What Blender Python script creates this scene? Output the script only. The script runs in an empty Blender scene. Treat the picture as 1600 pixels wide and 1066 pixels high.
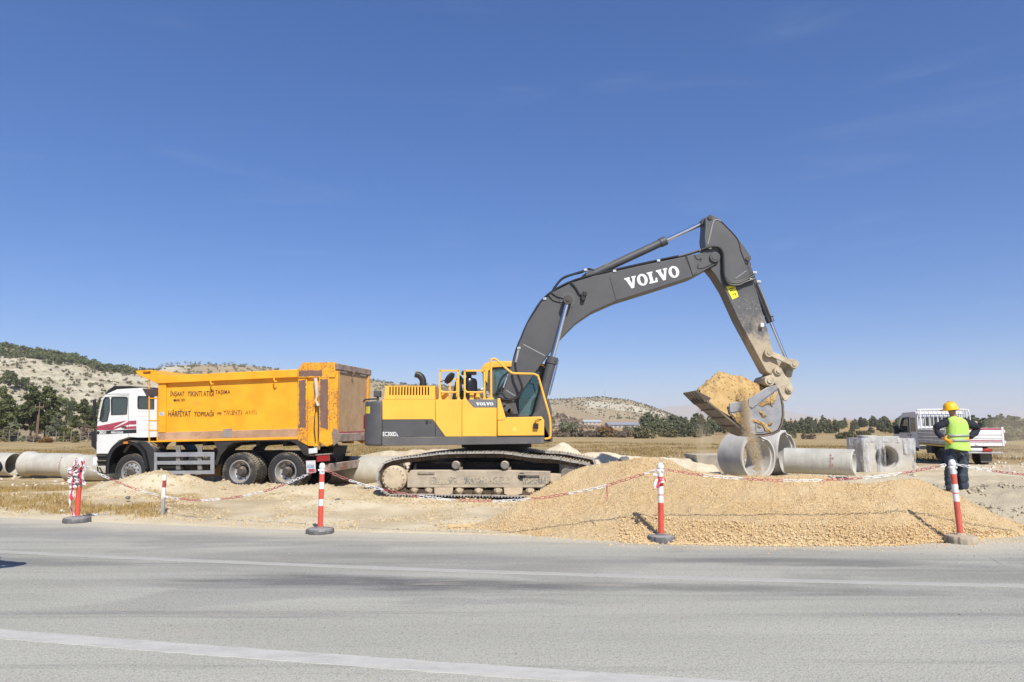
import bpy, bmesh, math, random
import numpy as np
from mathutils import Vector, Matrix, geometry
R_ = math.radians
random.seed(7)
scene = bpy.context.scene
COL = scene.collection
# ------------------------------------------------------------------ camera
F, CX, CY, H = 1100.0, 800.0, 533.0, 1.7
TH = math.atan(127.0 / F)
cam_d = bpy.data.cameras.new('camera'); cam_o = bpy.data.objects.new('camera', cam_d); COL.objects.link(cam_o)
cam_d.sensor_width = 36; cam_d.lens = 36 * F / 1600; cam_d.clip_start = 0.1; cam_d.clip_end = 30000
cam_o.location = (0, 0, H); cam_o.rotation_euler = (math.pi / 2 + TH, 0, 0)
scene.camera = cam_o
CAMP = Vector((0, 0, H))

def ray(u, v):
    x = (u - CX) / F; y = (CY - v) / F
    return Vector((x, math.cos(TH) - y * math.sin(TH), math.sin(TH) + y * math.cos(TH)))
def P(u, v, Y):
    d = ray(u, v); t = Y / d.y
    return CAMP + d * t
def G(u, v, z=0.0):                       # point at height z seen at a measured photo position
    d = ray(u, v); t = (z - H) / d.z
    return CAMP + d * t

class Frame:                              # vertical reference plane of a thing: x along it, y into depth, z up
    def __init__(s, O, yaw=0.0):
        s.O = Vector(O); s.yaw = yaw
        s.R = Vector((math.cos(yaw), math.sin(yaw), 0)); s.D = Vector((-math.sin(yaw), math.cos(yaw), 0))
    def p(s, u, v, d=0.0):
        r = ray(u, v); t = (d - (CAMP - s.O).dot(s.D)) / r.dot(s.D)
        q = CAMP + r * t - s.O
        return (q.dot(s.R), q.z)
    def poly(s, pts, d=0.0): return [s.p(u, v, d) for u, v in pts]
    def p3(s, u, v, d=0.0):
        x, z = s.p(u, v, d); return Vector((x, d, z))

# ------------------------------------------------------------------ objects
def tag(o, label=None, cat=None, group=None, kind=None):
    if label: o['label'] = label
    if cat: o['category'] = cat
    if group: o['group'] = group
    if kind: o['kind'] = kind
    return o
def thing(name, label, cat, loc=(0, 0, 0), rz=0.0, group=None):
    o = bpy.data.objects.new(name, None); COL.objects.link(o)
    o.location = loc; o.rotation_euler = (0, 0, rz); o.empty_display_size = 0.2
    return tag(o, label, cat, group)
def dup(root, loc=None, rz=None, label=None, group=None, scale=None):
    r = root.copy(); COL.objects.link(r)
    if loc is not None: r.location = loc
    if rz is not None: r.rotation_euler = (0, 0, rz)
    if scale is not None: r.scale = scale
    if label: r['label'] = label
    if group: r['group'] = group
    for ch in list(root.children):
        c = ch.copy(); COL.objects.link(c); c.parent = r
        for g in list(ch.children):
            q = g.copy(); COL.objects.link(q); q.parent = c
    return r

class MB:
    def __init__(s): s.v = []; s.f = []; s.m = []
    def add(s, vs, fs, mi=0):
        n = len(s.v); s.v += [tuple(q) for q in vs]; s.f += [tuple(i + n for i in f) for f in fs]; s.m += [mi] * len(fs)
    def prism(s, poly, y0, y1, holes=(), mi=0, T=None):
        loops = [list(poly)] + [list(h) for h in holes]
        flat = [p for l in loops for p in l]
        tris = geometry.tessellate_polygon([[Vector((p[0], p[1], 0)) for p in l] for l in loops])
        n = len(flat)
        vs = [(p[0], y0, p[1]) for p in flat] + [(p[0], y1, p[1]) for p in flat]
        fs = []
        if not holes: fs += [tuple(range(n)), tuple(range(2 * n - 1, n - 1, -1))] if len(poly) < 5 else [tuple(t) for t in tris] + [tuple(i + n for i in reversed(t)) for t in tris]
        else: fs += [tuple(t) for t in tris] + [tuple(i + n for i in reversed(t)) for t in tris]
        k = 0
        for l in loops:
            m = len(l)
            for i in range(m):
                a, b = k + i, k + (i + 1) % m
                fs.append((a, b, b + n, a + n))
            k += m
        if T: vs = [T(q) for q in vs]
        s.add(vs, fs, mi)
    def plan(s, poly, z0, z1, mi=0):      # poly in (x, y)
        n = len(poly)
        vs = [(p[0], p[1], z0) for p in poly] + [(p[0], p[1], z1) for p in poly]
        fs = [tuple(range(n - 1, -1, -1)), tuple(range(n, 2 * n))] + [(i, (i + 1) % n, (i + 1) % n + n, i + n) for i in range(n)]
        s.add(vs, fs, mi)
    def box(s, x0, x1, y0, y1, z0, z1, mi=0):
        vs = [(x, y, z) for x in (x0, x1) for y in (y0, y1) for z in (z0, z1)]
        s.add(vs, [(0, 1, 3, 2), (4, 6, 7, 5), (0, 4, 5, 1), (2, 3, 7, 6), (0, 2, 6, 4), (1, 5, 7, 3)], mi)
    def bar(s, a, b, w, t, up=(0, 1, 0), mi=0):   # rectangular bar from a to b, w along up, t across
        a = Vector(a); b = Vector(b); d = (b - a).normalized(); up = Vector(up); sd = d.cross(up)
        if sd.length < 1e-5: sd = d.cross(Vector((0, 0, 1)))
        sd.normalize(); u = sd.cross(d).normalized()
        vs = []
        for p in (a, b):
            for i, j in ((-1, -1), (1, -1), (1, 1), (-1, 1)): vs.append(p + u * (i * w / 2) + sd * (j * t / 2))
        s.add(vs, [(3, 2, 1, 0), (4, 5, 6, 7)] + [(i, (i + 1) % 4, (i + 1) % 4 + 4, i + 4) for i in range(4)], mi)
    def cyl(s, a, b, r, r2=None, n=16, caps=True, mi=0):
        a = Vector(a); b = Vector(b); r2 = r if r2 is None else r2; d = (b - a).normalized()
        x = d.orthogonal().normalized(); y = d.cross(x)
        vs = []
        for p, q in ((a, r), (b, r2)):
            for i in range(n):
                t = 2 * math.pi * i / n; vs.append(p + x * (q * math.cos(t)) + y * (q * math.sin(t)))
        fs = [(i, (i + 1) % n, (i + 1) % n + n, i + n) for i in range(n)]
        if caps: fs += [tuple(range(n - 1, -1, -1)), tuple(range(n, 2 * n))]
        s.add(vs, fs, mi)
    def tube(s, pts, r, n=8, closed=False, mi=0):
        pts = [Vector(p) for p in pts]; m = len(pts); vs = []; fs = []; x = None
        for i, p in enumerate(pts):
            if closed: d = pts[(i + 1) % m] - pts[i - 1]
            else: d = pts[min(i + 1, m - 1)] - pts[max(i - 1, 0)]
            if d.length < 1e-9: d = Vector((0, 0, 1))
            d.normalize()
            x = d.orthogonal().normalized() if x is None else (x - d * x.dot(d)).normalized()
            y = d.cross(x); rr = r[i] if isinstance(r, (list, tuple)) else r
            for k in range(n):
                t = 2 * math.pi * k / n; vs.append(p + x * (rr * math.cos(t)) + y * (rr * math.sin(t)))
        for i in range(m if closed else m - 1):
            j = (i + 1) % m
            for k in range(n): fs.append((i * n + k, i * n + (k + 1) % n, j * n + (k + 1) % n, j * n + k))
        if not closed: fs += [tuple(range(n - 1, -1, -1)), tuple(range((m - 1) * n, m * n))]
        s.add(vs, fs, mi)
    def lathe(s, prof, O=(0, 0, 0), ax=(0, 0, 1), n=24, mi=0, closed=False):   # prof: (radius, height along ax)
        O = Vector(O); ax = Vector(ax).normalized(); x = ax.orthogonal().normalized(); y = ax.cross(x); m = len(prof)
        vs = [O + ax * h + x * (r * math.cos(2 * math.pi * k / n)) + y * (r * math.sin(2 * math.pi * k / n)) for r, h in prof for k in range(n)]
        fs = []
        for i in range(m if closed else m - 1):
            j = (i + 1) % m
            for k in range(n): fs.append((i * n + k, i * n + (k + 1) % n, j * n + (k + 1) % n, j * n + k))
        s.add(vs, fs, mi)
    def strip(s, path, y0, y1, t, mi=0, closed=False):   # sheet of thickness t following a 2D path (x, z), wide along y
        n = len(path); out = []
        for i in range(n):
            if closed: a = path[i - 1]; b = path[(i + 1) % n]
            else: a = path[max(i - 1, 0)]; b = path[min(i + 1, n - 1)]
            dx, dz = b[0] - a[0], b[1] - a[1]; l = math.hypot(dx, dz) or 1
            out.append((path[i][0] - dz / l * t, path[i][1] + dx / l * t))
        vs = [(p[0], y, p[1]) for y in (y0, y1) for p in path] + [(p[0], y, p[1]) for y in (y0, y1) for p in out]
        A, B, C, D = 0, n, 2 * n, 3 * n; fs = []
        for i in range(n if closed else n - 1):
            j = (i + 1) % n
            fs += [(A + i, A + j, B + j, B + i), (C + i, D + i, D + j, C + j), (A + i, C + i, C + j, A + j), (B + i, B + j, D + j, D + i)]
        if not closed: fs += [(A, B, D, C), (A + n - 1, C + n - 1, D + n - 1, B + n - 1)]
        s.add(vs, fs, mi)
    def xf(s, fn): s.v = [tuple(fn(Vector(q))) for q in s.v]; return s
    def build(s, name, mats, parent=None, bevel=0.0, smooth=35, fix=True, seg=2):
        me = bpy.data.meshes.new(name); me.from_pydata(s.v, [], s.f)
        if fix:
            bm = bmesh.new(); bm.from_mesh(me); bmesh.ops.recalc_face_normals(bm, faces=bm.faces); bm.to_mesh(me); bm.free()
        if not isinstance(mats, (list, tuple)): mats = [mats]
        for m in mats: me.materials.append(m)
        if len(mats) > 1: me.polygons.foreach_set('material_index', s.m)
        if smooth:
            me.polygons.foreach_set('use_smooth', [True] * len(me.polygons)); me.set_sharp_from_angle(angle=R_(smooth))
        me.update()
        o = bpy.data.objects.new(name, me); COL.objects.link(o)
        if parent: o.parent = parent
        if bevel:
            b = o.modifiers.new('bevel', 'BEVEL'); b.width = bevel; b.segments = seg; b.limit_method = 'ANGLE'; b.angle_limit = R_(40)
        return o

def circ(cx, cz, r, n=20, a0=0, a1=360):
    k = n if a1 - a0 >= 360 else n + 1
    return [(cx + r * math.cos(R_(a0 + (a1 - a0) * i / n)), cz + r * math.sin(R_(a0 + (a1 - a0) * i / n))) for i in range(k)]
def smooth_path(pts, sub=6):
    pts = [Vector(p) for p in pts]; out = []
    for i in range(len(pts) - 1):
        a = pts[max(i - 1, 0)]; b = pts[i]; c = pts[i + 1]; d = pts[min(i + 2, len(pts) - 1)]
        for k in range(sub):
            t = k / sub
            out.append(0.5 * ((2 * b) + (c - a) * t + (2 * a - 5 * b + 4 * c - d) * t * t + (3 * b - a - 3 * c + d) * t ** 3))
    out.append(pts[-1]); return out

# ------------------------------------------------------------------ noise on arrays
_rs = np.random.RandomState(11); _perm = _rs.permutation(4096); _val = _rs.rand(4096)
def vnoise(x, y, seed=0):
    x = np.asarray(x, float) + seed * 17.13; y = np.asarray(y, float) + seed * 31.7
    xi = np.floor(x).astype(int); yi = np.floor(y).astype(int); fx = x - xi; fy = y - yi
    fx = fx * fx * (3 - 2 * fx); fy = fy * fy * (3 - 2 * fy)
    def h(a, b): return _val[(_perm[a & 4095] + b * 57) & 4095]
    return (h(xi, yi) * (1 - fx) + h(xi + 1, yi) * fx) * (1 - fy) + (h(xi, yi + 1) * (1 - fx) + h(xi + 1, yi + 1) * fx) * fy
def fbm(x, y, oct=4, seed=0):
    s = 0; a = 0.5; x = np.asarray(x, float); y = np.asarray(y, float)
    for i in range(oct): s = s + a * (vnoise(x, y, seed + i) - 0.5) * 2; x = x * 2.03; y = y * 2.03; a *= 0.5
    return s
def sstep(a, b, x):
    t = np.clip((np.asarray(x, float) - a) / (b - a), 0, 1); return t * t * (3 - 2 * t)
def np_mesh(name, v, f, mats, mi=None, smooth=True, parent=None, attr=None):
    me = bpy.data.meshes.new(name); v = np.asarray(v, np.float32); f = np.asarray(f, np.int32); k = f.shape[1]
    me.vertices.add(len(v)); me.vertices.foreach_set('co', v.ravel())
    me.loops.add(f.size); me.loops.foreach_set('vertex_index', f.ravel())
    me.polygons.add(len(f)); me.polygons.foreach_set('loop_start', np.arange(0, f.size, k, dtype=np.int32))
    me.polygons.foreach_set('loop_total', np.full(len(f), k, np.int32))
    if not isinstance(mats, (list, tuple)): mats = [mats]
    for m in mats: me.materials.append(m)
    if mi is not None: me.polygons.foreach_set('material_index', np.asarray(mi, np.int32))
    me.polygons.foreach_set('use_smooth', np.full(len(f), smooth))
    me.update(calc_edges=True)
    if attr is not None:
        a = me.color_attributes.new('zone', 'FLOAT_COLOR', 'POINT')
        c = np.ones((len(v), 4), np.float32); c[:, :attr.shape[1]] = attr; a.data.foreach_set('color', c.ravel())
    me.validate()
    o = bpy.data.objects.new(name, me); COL.objects.link(o)
    if parent: o.parent = parent
    return o
def grid_faces(nx, ny):
    i = np.arange(nx - 1)[None, :] + np.arange(ny - 1)[:, None] * nx
    return np.stack([i, i + 1, i + nx + 1, i + nx], -1).reshape(-1, 4)

# ------------------------------------------------------------------ materials
class NT:
    def __init__(s, name):
        s.mat = bpy.data.materials.new(name); s.mat.use_nodes = True; s.nt = s.mat.node_tree
        s.b = s.nt.nodes['Principled BSDF']; s.out = s.nt.nodes['Material Output']
    def n(s, t, **kw):
        q = s.nt.nodes.new(t)
        for k, v in kw.items():
            if k in q.inputs: q.inputs[k].default_value = v
            else: setattr(q, k, v)
        return q
    def l(s, a, b): s.nt.links.new(a, b)
    def coord(s, kind='Object'): return s.n('ShaderNodeTexCoord').outputs[kind]
    def pos(s): return s.n('ShaderNodeNewGeometry').outputs['Position']
    def scaled(s, vec, sc):
        m = s.n('ShaderNodeMapping'); m.inputs['Scale'].default_value = sc; s.l(vec, m.inputs['Vector']); return m.outputs[0]
    def noise(s, vec, scale, detail=5, rough=.55, dist=0.0):
        q = s.n('ShaderNodeTexNoise'); q.inputs['Scale'].default_value = scale; q.inputs['Detail'].default_value = detail
        q.inputs['Roughness'].default_value = rough; q.inputs['Distortion'].default_value = dist
        s.l(vec, q.inputs['Vector']); return q.outputs['Fac']
    def voro(s, vec, scale, feat='F1'):
        q = s.n('ShaderNodeTexVoronoi'); q.feature = feat; q.inputs['Scale'].default_value = scale; s.l(vec, q.inputs['Vector']); return q
    def ramp(s, fac, lo, hi):          # 0 below lo, 1 above hi
        q = s.n('ShaderNodeMapRange'); q.interpolation_type = 'SMOOTHSTEP'
        q.inputs['From Min'].default_value = lo; q.inputs['From Max'].default_value = hi; s.l(fac, q.inputs['Value']); return q.outputs[0]
    def math(s, op, a, b=None, clamp=False):
        q = s.n('ShaderNodeMath'); q.operation = op; q.use_clamp = clamp
        for i, x in enumerate((a, b)):
            if x is None: continue
            if isinstance(x, (int, float)): q.inputs[i].default_value = x
            else: s.l(x, q.inputs[i])
        return q.outputs[0]
    def mix(s, fac, a, b, mode='MIX'):
        q = s.n('ShaderNodeMix'); q.data_type = 'RGBA'; q.blend_type = mode
        for i, x in ((0, fac), (6, a), (7, b)):
            if isinstance(x, (int, float)): q.inputs[i].default_value = x
            elif isinstance(x, (tuple, list)): q.inputs[i].default_value = (x[0], x[1], x[2], 1)
            else: s.l(x, q.inputs[i])
        return q.outputs[2]
    def bump(s, h, strength=.3, dist=.02):
        q = s.n('ShaderNodeBump'); q.inputs['Strength'].default_value = strength; q.inputs['Distance'].default_value = dist
        s.l(h, q.inputs['Height']); s.l(q.outputs[0], s.b.inputs['Normal'])
    def set(s, color=None, rough=None, metal=None, spec=None):
        for k, x in (('Base Color', color), ('Roughness', rough), ('Metallic', metal), ('Specular IOR Level', spec)):
            if x is None: continue
            if isinstance(x, (int, float)): s.b.inputs[k].default_value = x
            elif isinstance(x, (tuple, list)): s.b.inputs[k].default_value = (x[0], x[1], x[2], 1)
            else: s.l(x, s.b.inputs[k])
TAN = (.50, .40, .25)
def mat(name, col, rough=.55, metal=0., var=.12, vs=3., dust=0., rust=0., bump=0., bs=40., spec=.5, dustcol=TAN, rustcol=(.16, .07, .035), scr=0., rscale=9.):
    t = NT(name); co = t.coord()
    n1 = t.noise(co, vs, 6)
    c = t.mix(t.ramp(n1, .3, .7), tuple(x * (1 - var) for x in col), tuple(min(1, x * (1 + var)) for x in col))
    r = rough
    if rust:
        n2 = t.noise(co, rscale, 8, .7); n3 = t.noise(co, 1.3, 3)
        f = t.ramp(t.math('ADD', n2, t.math('MULTIPLY', n3, .6)), 1.02 - rust, 1.10 - rust)
        c = t.mix(f, c, t.mix(t.noise(co, 30, 3), rustcol, tuple(x * 2.2 for x in rustcol)))
    if scr:
        sc = t.scaled(co, (1.2, 1.2, 14)); f = t.ramp(t.noise(sc, 5, 6, .7), .72 - scr * .2, .78 - scr * .2)
        c = t.mix(t.math('MULTIPLY', f, .6), c, tuple(min(1, x * 1.8 + .08) for x in col))
    if dust:
        n4 = t.noise(co, 2.2, 7, .65)
        nz = t.n('ShaderNodeSeparateXYZ'); g = t.n('ShaderNodeNewGeometry'); t.l(g.outputs['Normal'], nz.inputs[0])
        up = t.math('MULTIPLY', t.math('MAXIMUM', nz.outputs[2], 0.0), .35)
        f = t.ramp(t.math('ADD', n4, up), .85 - dust * .6, 1.15 - dust * .6)
        c = t.mix(f, c, dustcol)
        r = t.math('ADD', t.math('MULTIPLY', f, max(0, .9 - rough)), rough)
    t.set(c, r, metal, spec)
    if bump: t.bump(t.noise(co, bs, 5), bump, .01)
    return t.mat
# ------------------------------------------------------------------ light, sky
SUN_EL = R_(46); SX, SY = 0.34, -0.94          # horizontal direction towards the sun
sd = bpy.data.lights.new('sun', 'SUN'); sd.energy = 3.6; sd.angle = R_(.53); sd.color = (1, .95, .87)
so = bpy.data.objects.new('sun', sd); COL.objects.link(so)
tos = Vector((SX * math.cos(SUN_EL), SY * math.cos(SUN_EL), math.sin(SUN_EL)))
so.rotation_euler = tos.to_track_quat('Z', 'Y').to_euler(); so.location = (10, -20, 40)
w = bpy.data.worlds.new('World'); scene.world = w; w.use_nodes = True
nt = w.node_tree; bg = nt.nodes['Background']
sky = nt.nodes.new('ShaderNodeTexSky'); sky.sky_type = 'NISHITA'; sky.sun_disc = False
sky.sun_elevation = SUN_EL; sky.sun_rotation = math.atan2(SX, SY); sky.altitude = 3000; sky.air_density = 1.0; sky.dust_density = 8.0; sky.ozone_density = 6.0
gm = nt.nodes.new('ShaderNodeGamma'); gm.inputs[1].default_value = .70; hs = nt.nodes.new('ShaderNodeHueSaturation'); hs.inputs['Saturation'].default_value = 1.38; hs.inputs['Hue'].default_value = .514
nt.links.new(sky.outputs[0], gm.inputs[0]); nt.links.new(gm.outputs[0], hs.inputs['Color'])
# thin cirrus streaks
tc = nt.nodes.new('ShaderNodeTexCoord'); mp = nt.nodes.new('ShaderNodeMapping'); mp.inputs['Scale'].default_value = (1.2, 3.0, 9); mp.inputs['Rotation'].default_value = (.12, -.22, .3)
nz = nt.nodes.new('ShaderNodeTexNoise'); nz.inputs['Scale'].default_value = 2.0; nz.inputs['Detail'].default_value = 7; nz.inputs['Roughness'].default_value = .6; nz.inputs['Distortion'].default_value = .6
mr = nt.nodes.new('ShaderNodeMapRange'); mr.interpolation_type = 'SMOOTHSTEP'; mr.inputs['From Min'].default_value = .52; mr.inputs['From Max'].default_value = .85; mr.inputs['To Max'].default_value = .085
mx = nt.nodes.new('ShaderNodeMix'); mx.data_type = 'RGBA'; mx.inputs[7].default_value = (2.6, 3.1, 3.8, 1)
nt.links.new(tc.outputs['Generated'], mp.inputs[0]); nt.links.new(mp.outputs[0], nz.inputs['Vector']); nt.links.new(nz.outputs['Fac'], mr.inputs['Value'])
nt.links.new(mr.outputs[0], mx.inputs[0]); nt.links.new(hs.outputs[0], mx.inputs[6]); nt.links.new(mx.outputs[2], bg.inputs['Color'])
bg.inputs['Strength'].default_value = 0.15
vs_ = scene.view_settings; vs_.view_transform = 'Standard'; vs_.look = 'None'; vs_.exposure = 0.6; vs_.gamma = 1.0; vs_.use_curve_mapping = False
scene.cycles.max_bounces = 6; scene.cycles.transparent_max_bounces = 16; scene.cycles.volume_bounces = 1

# ------------------------------------------------------------------ terrain
def edge(x): return 10.75 - .15 * x + .008 * x * x
def edge_far(x): return np.where(np.abs(x) < 14, edge(np.clip(x, -14, 14)), edge(np.clip(x, -14, 14)) + np.where(x < 0, -(x + 14) * .374, (x - 14) * .07))
BUMPS = [(-8.6, 17.0, 1.15, .75, .48), (-7.2, 16.6, .8, .6, .16), (-10.2, 15.3, 1.6, .9, .14), (-5.2, 17.2, 2.4, .55, .20), (-2.4, 17.0, 1.2, .45, .10), (-3.5, 14.6, 2.6, .8, .12),
         (9.2, 14.0, 2.4, 1.7, .36), (12.0, 13.6, 2.2, 1.3, .28), (8.0, 13.3, .5, .5, .07), (6.6, 16.0, 3.0, 1.5, .12), (-12, 16, 3, 1.2, .12), (9.9, 12.6, 1.4, .5, .14)]
def gz(x, y, fine=True):
    x = np.asarray(x, float); y = np.asarray(y, float)
    e = y - edge_far(x)
    z = np.interp(y, [-50, 22, 130, 260, 600, 1500, 12000], [0, 0, -1.0, 0.0, 3.0, 6.0, 9.0])
    z = z - .24 * sstep(-2.6, -5.0, x) * sstep(17.2, 19.2, y) * sstep(40, 27, y)
    for cx, cy, sx, sy, h in BUMPS: z = z + h * np.exp(-((x - cx) / sx) ** 2 - ((y - cy) / sy) ** 2)
    n = fbm(x * .9, y * .9, 5, 3) * .07 + fbm(x * 4, y * 4, 3, 9) * .025
    near = sstep(60, 25, y)
    z = z + n * near * sstep(.1, 1.6, e) + fbm(x * .05, y * .05, 4, 5) * .35 * sstep(28, 60, y)
    lump = sstep(.1, .55, fbm(x * 2.6, y * 2.6, 3, 21)) * .09
    site = sstep(.8, 2.2, e) * sstep(24, 19, y) * np.maximum(sstep(-3.0, -5.5, x) * sstep(15.4, 16.2, y), sstep(6.5, 8.5, x))
    z = z + lump * site
    z = np.where(e < .35, -.03 + .03 * sstep(0, .35, e), z)
    return z
def gzs(x, y): return float(gz(np.array([x]), np.array([y]))[0])
def axis(lo, hi, step, far0, far1, g=1.09):
    a = list(np.arange(lo, hi, step)); s = step; x = hi
    while x < far1: a.append(x); s *= g; x += s
    a.append(far1); s = step; x = lo - step; b = []
    while x > far0: b.append(x); s *= g; x -= s
    b.append(far0); return np.array(b[::-1] + a)
xs = axis(-15, 15, .11, -9000, 9000, 1.07); ys = axis(9, 26, .11, -60, 12000, 1.05)
X, Y = np.meshgrid(xs, ys); Z = gz(X, Y)
e = Y - edge_far(X)
nb = fbm(X * .35, Y * .35, 4, 31); nb2 = fbm(X * 1.2, Y * 1.2, 4, 37)
grass = np.maximum(sstep(22.5, 27.5, Y + nb * 5 - sstep(5, 12, X) * 6.5), .95 * sstep(-4.6, -7.5, X + nb * 2) * sstep(.9, 1.6, e) * sstep(.02, .3, .25 + nb2 - .45 * np.exp(-((X + 8.4) / 2.3) ** 2 - ((Y - 16.4) / 2.0) ** 2)))
pale = sstep(.0, .5, nb2 + .15) * (1 - grass) + sstep(1.6, .2, e) * .7
pale = np.clip(pale + .8 * sstep(22, 24, Y) * sstep(33, 26, Y) * sstep(.05, .35, nb), 0, 1)
grey = sstep(5.2, 8.5, X) * sstep(26, 15, Y) * (1 - grass) + .8 * np.exp(-((X - .2) / 1.1) ** 2 - ((Y - 12.9) / .35) ** 2)
def mat_ground():
    t = NT('ground_soil'); p = t.pos(); a = t.n('ShaderNodeVertexColor'); a.layer_name = 'zone'
    sp = t.n('ShaderNodeSeparateColor'); t.l(a.outputs[0], sp.inputs[0])
    n1 = t.noise(p, 1.1, 8, .65); n2 = t.noise(p, 9, 6, .6); n3 = t.noise(p, 45, 4, .6)
    soil = t.mix(t.ramp(n1, .3, .7), (.50, .405, .25), (.64, .535, .355))
    soil = t.mix(t.math('MULTIPLY', sp.outputs[1], .8), soil, (.72, .635, .45))
    soil = t.mix(t.math('MULTIPLY', sp.outputs[2], .85), soil, t.mix(n1, (.44, .385, .275), (.57, .505, .365)))
    soil = t.mix(t.math('MULTIPLY', t.ramp(n3, .45, .75), .4), soil, (.30, .22, .13))
    soil = t.mix(t.math('MULTIPLY', t.ramp(n2, .62, .8), .5), soil, (.68, .60, .46))
    ps = t.scaled(p, (.35, 1.0, 1)); m1 = t.noise(ps, .22, 8, .7); m2 = t.noise(ps, 1.6, 7, .7); m3 = t.noise(p, 7, 4, .7)
    gr = t.mix(t.ramp(m1, .38, .62), (.36, .265, .125), (.47, .345, .165))
    gr = t.mix(t.math('MULTIPLY', t.ramp(m2, .48, .66), .75), gr, (.24, .175, .085))
    gr = t.mix(t.math('MULTIPLY', t.ramp(m2, .50, .30), .55), gr, (.56, .46, .28))
    gr = t.mix(t.math('MULTIPLY', t.ramp(m3, .5, .7), .5), gr, (.20, .15, .07))
    far = t.n('ShaderNodeSeparateXYZ'); t.l(p, far.inputs[0])
    gr = t.mix(t.math('MULTIPLY', t.ramp(far.outputs[1], 140, 230), .75), gr, t.mix(t.ramp(t.noise(p, .03, 5), .4, .6), (.47, .31, .14), (.40, .27, .13)))
    t.set(t.mix(sp.outputs[0], soil, gr), .95, 0, .15)
    t.bump(t.math('ADD', t.math('MULTIPLY', n2, .6), t.math('MULTIPLY', n3, .5)), .8, .06)
    return t.mat
M_ground = mat_ground()
ground = np_mesh('ground', np.stack([X, Y, Z], -1).reshape(-1, 3), grid_faces(len(xs), len(ys)), M_ground, attr=np.stack([grass, pale, np.clip(grey, 0, 1)], -1).reshape(-1, 3))
tag(ground, kind='structure')

# ------------------------------------------------------------------ road
def mat_road():
    t = NT('old_asphalt'); p = t.pos(); s = t.n('ShaderNodeSeparateXYZ'); t.l(p, s.inputs[0]); x, y = s.outputs[0], s.outputs[1]
    st = t.scaled(p, (.25, 1.2, 1))
    big = t.noise(st, .8, 6, .6); mid = t.noise(st, 3.0, 7, .7); fine = t.noise(p, 70, 4, .8); vo = t.voro(p, 45); med = t.noise(p, 24, 5, .75)
    c = t.mix(t.ramp(big, .3, .7), (.338, .333, .280), (.450, .441, .370))
    c = t.mix(t.math('MULTIPLY', t.ramp(mid, .5, .75), .5), c, (.45, .44, .39))
    # near lane is dustier and paler
    c = t.mix(t.math('MULTIPLY', t.ramp(t.math('ADD', y, t.math('MULTIPLY', mid, 2.0)), 8.6, 6.0), .45), c, (.53, .515, .425))
    # tyre-darkened stains (worn into the lane)
    for cx, cy, rx, ry, k in ((-1.4, 7.75, 2.3, .40, 1.0), (3.6, 8.85, 2.2, .30, .7), (2.2, 7.5, 2.6, .22, .6), (-6.0, 8.9, 1.6, .3, .5), (-3.2, 7.6, .9, .16, .4), (6.0, 8.1, 2.5, .5, .3), (-1.0, 9.2, 3.0, .25, .3)):
        dx = t.math('MULTIPLY', t.math('SUBTRACT', x, cx), 1 / rx); dy = t.math('MULTIPLY', t.math('SUBTRACT', t.math('ADD', y, t.math('MULTIPLY', x, .1)), cy + cx * .1), 1 / ry)
        d = t.math('ADD', t.math('MULTIPLY', dx, dx), t.math('MULTIPLY', dy, dy))
        d = t.math('ADD', d, t.math('MULTIPLY', t.math('SUBTRACT', mid, .5), 2.6))
        c = t.mix(t.math('MULTIPLY', t.ramp(d, 1.3, -.2), k), c, (.12, .12, .118))
    # long wheel-track streaks and patched areas
    trk = t.noise(t.scaled(p, (.10, 2.4, 1)), 1.0, 6, .7); c = t.mix(t.math('MULTIPLY', t.ramp(trk, .52, .70), .55), c, (.20, .198, .185)); c = t.mix(t.math('MULTIPLY', t.ramp(trk, .47, .30), .4), c, (.53, .515, .455))
    pt = t.noise(t.scaled(p, (.5, 1.0, 1)), .55, 3, .5, .6); c = t.mix(t.math('MULTIPLY', t.math('MULTIPLY', t.ramp(pt, .52, .57), t.ramp(y, 6.0, 7.2)), .35), c, (.235, .232, .215))
    # tan dust blown over the road
    c = t.mix(t.math('MULTIPLY', t.ramp(t.noise(st, 1.7, 8, .72), .57, .72), .6), c, (.47, .42, .32))
    ed = t.math('SUBTRACT', y, t.math('ADD', t.math('MULTIPLY', x, -.15), t.math('ADD', t.math('MULTIPLY', t.math('MULTIPLY', x, x), .008), 10.75)))
    c = t.mix(t.math('MULTIPLY', t.ramp(t.math('ADD', ed, t.math('MULTIPLY', t.math('SUBTRACT', mid, .5), 1.4)), -1.0, .0), .85), c, (.62, .56, .43))
    c = t.mix(t.math('MULTIPLY', t.ramp(fine, .46, .64), .65), c, (.11, .108, .10))
    c = t.mix(t.math('MULTIPLY', t.ramp(med, .50, .70), .5), c, (.14, .137, .125)); c = t.mix(t.math('MULTIPLY', t.ramp(med, .46, .28), .35), c, (.42, .40, .355))
    c = t.mix(t.math('MULTIPLY', t.ramp(vo.outputs['Distance'], .30, .12), .35), c, (.50, .49, .46))
    t.set(c, .88, 0, .25); t.bump(t.math('ADD', fine, vo.outputs['Distance']), .45, .006)
    return t.mat
M_road = mat_road()
rx = np.linspace(-60, 60, 161); rt = np.linspace(0, 1, 60)
wob = fbm(rx * 1.3, rx * 0 + 3, 4, 2) * .10
RX = np.repeat(rx[None, :], 60, 0); RY = -8 + (edge_far(rx) + wob + .12 + 8)[None, :] * rt[:, None]
road = np_mesh('road', np.stack([RX, RY, np.zeros_like(RX)], -1).reshape(-1, 3), grid_faces(161, 60), M_road)
tag(road, kind='structure')
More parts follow.
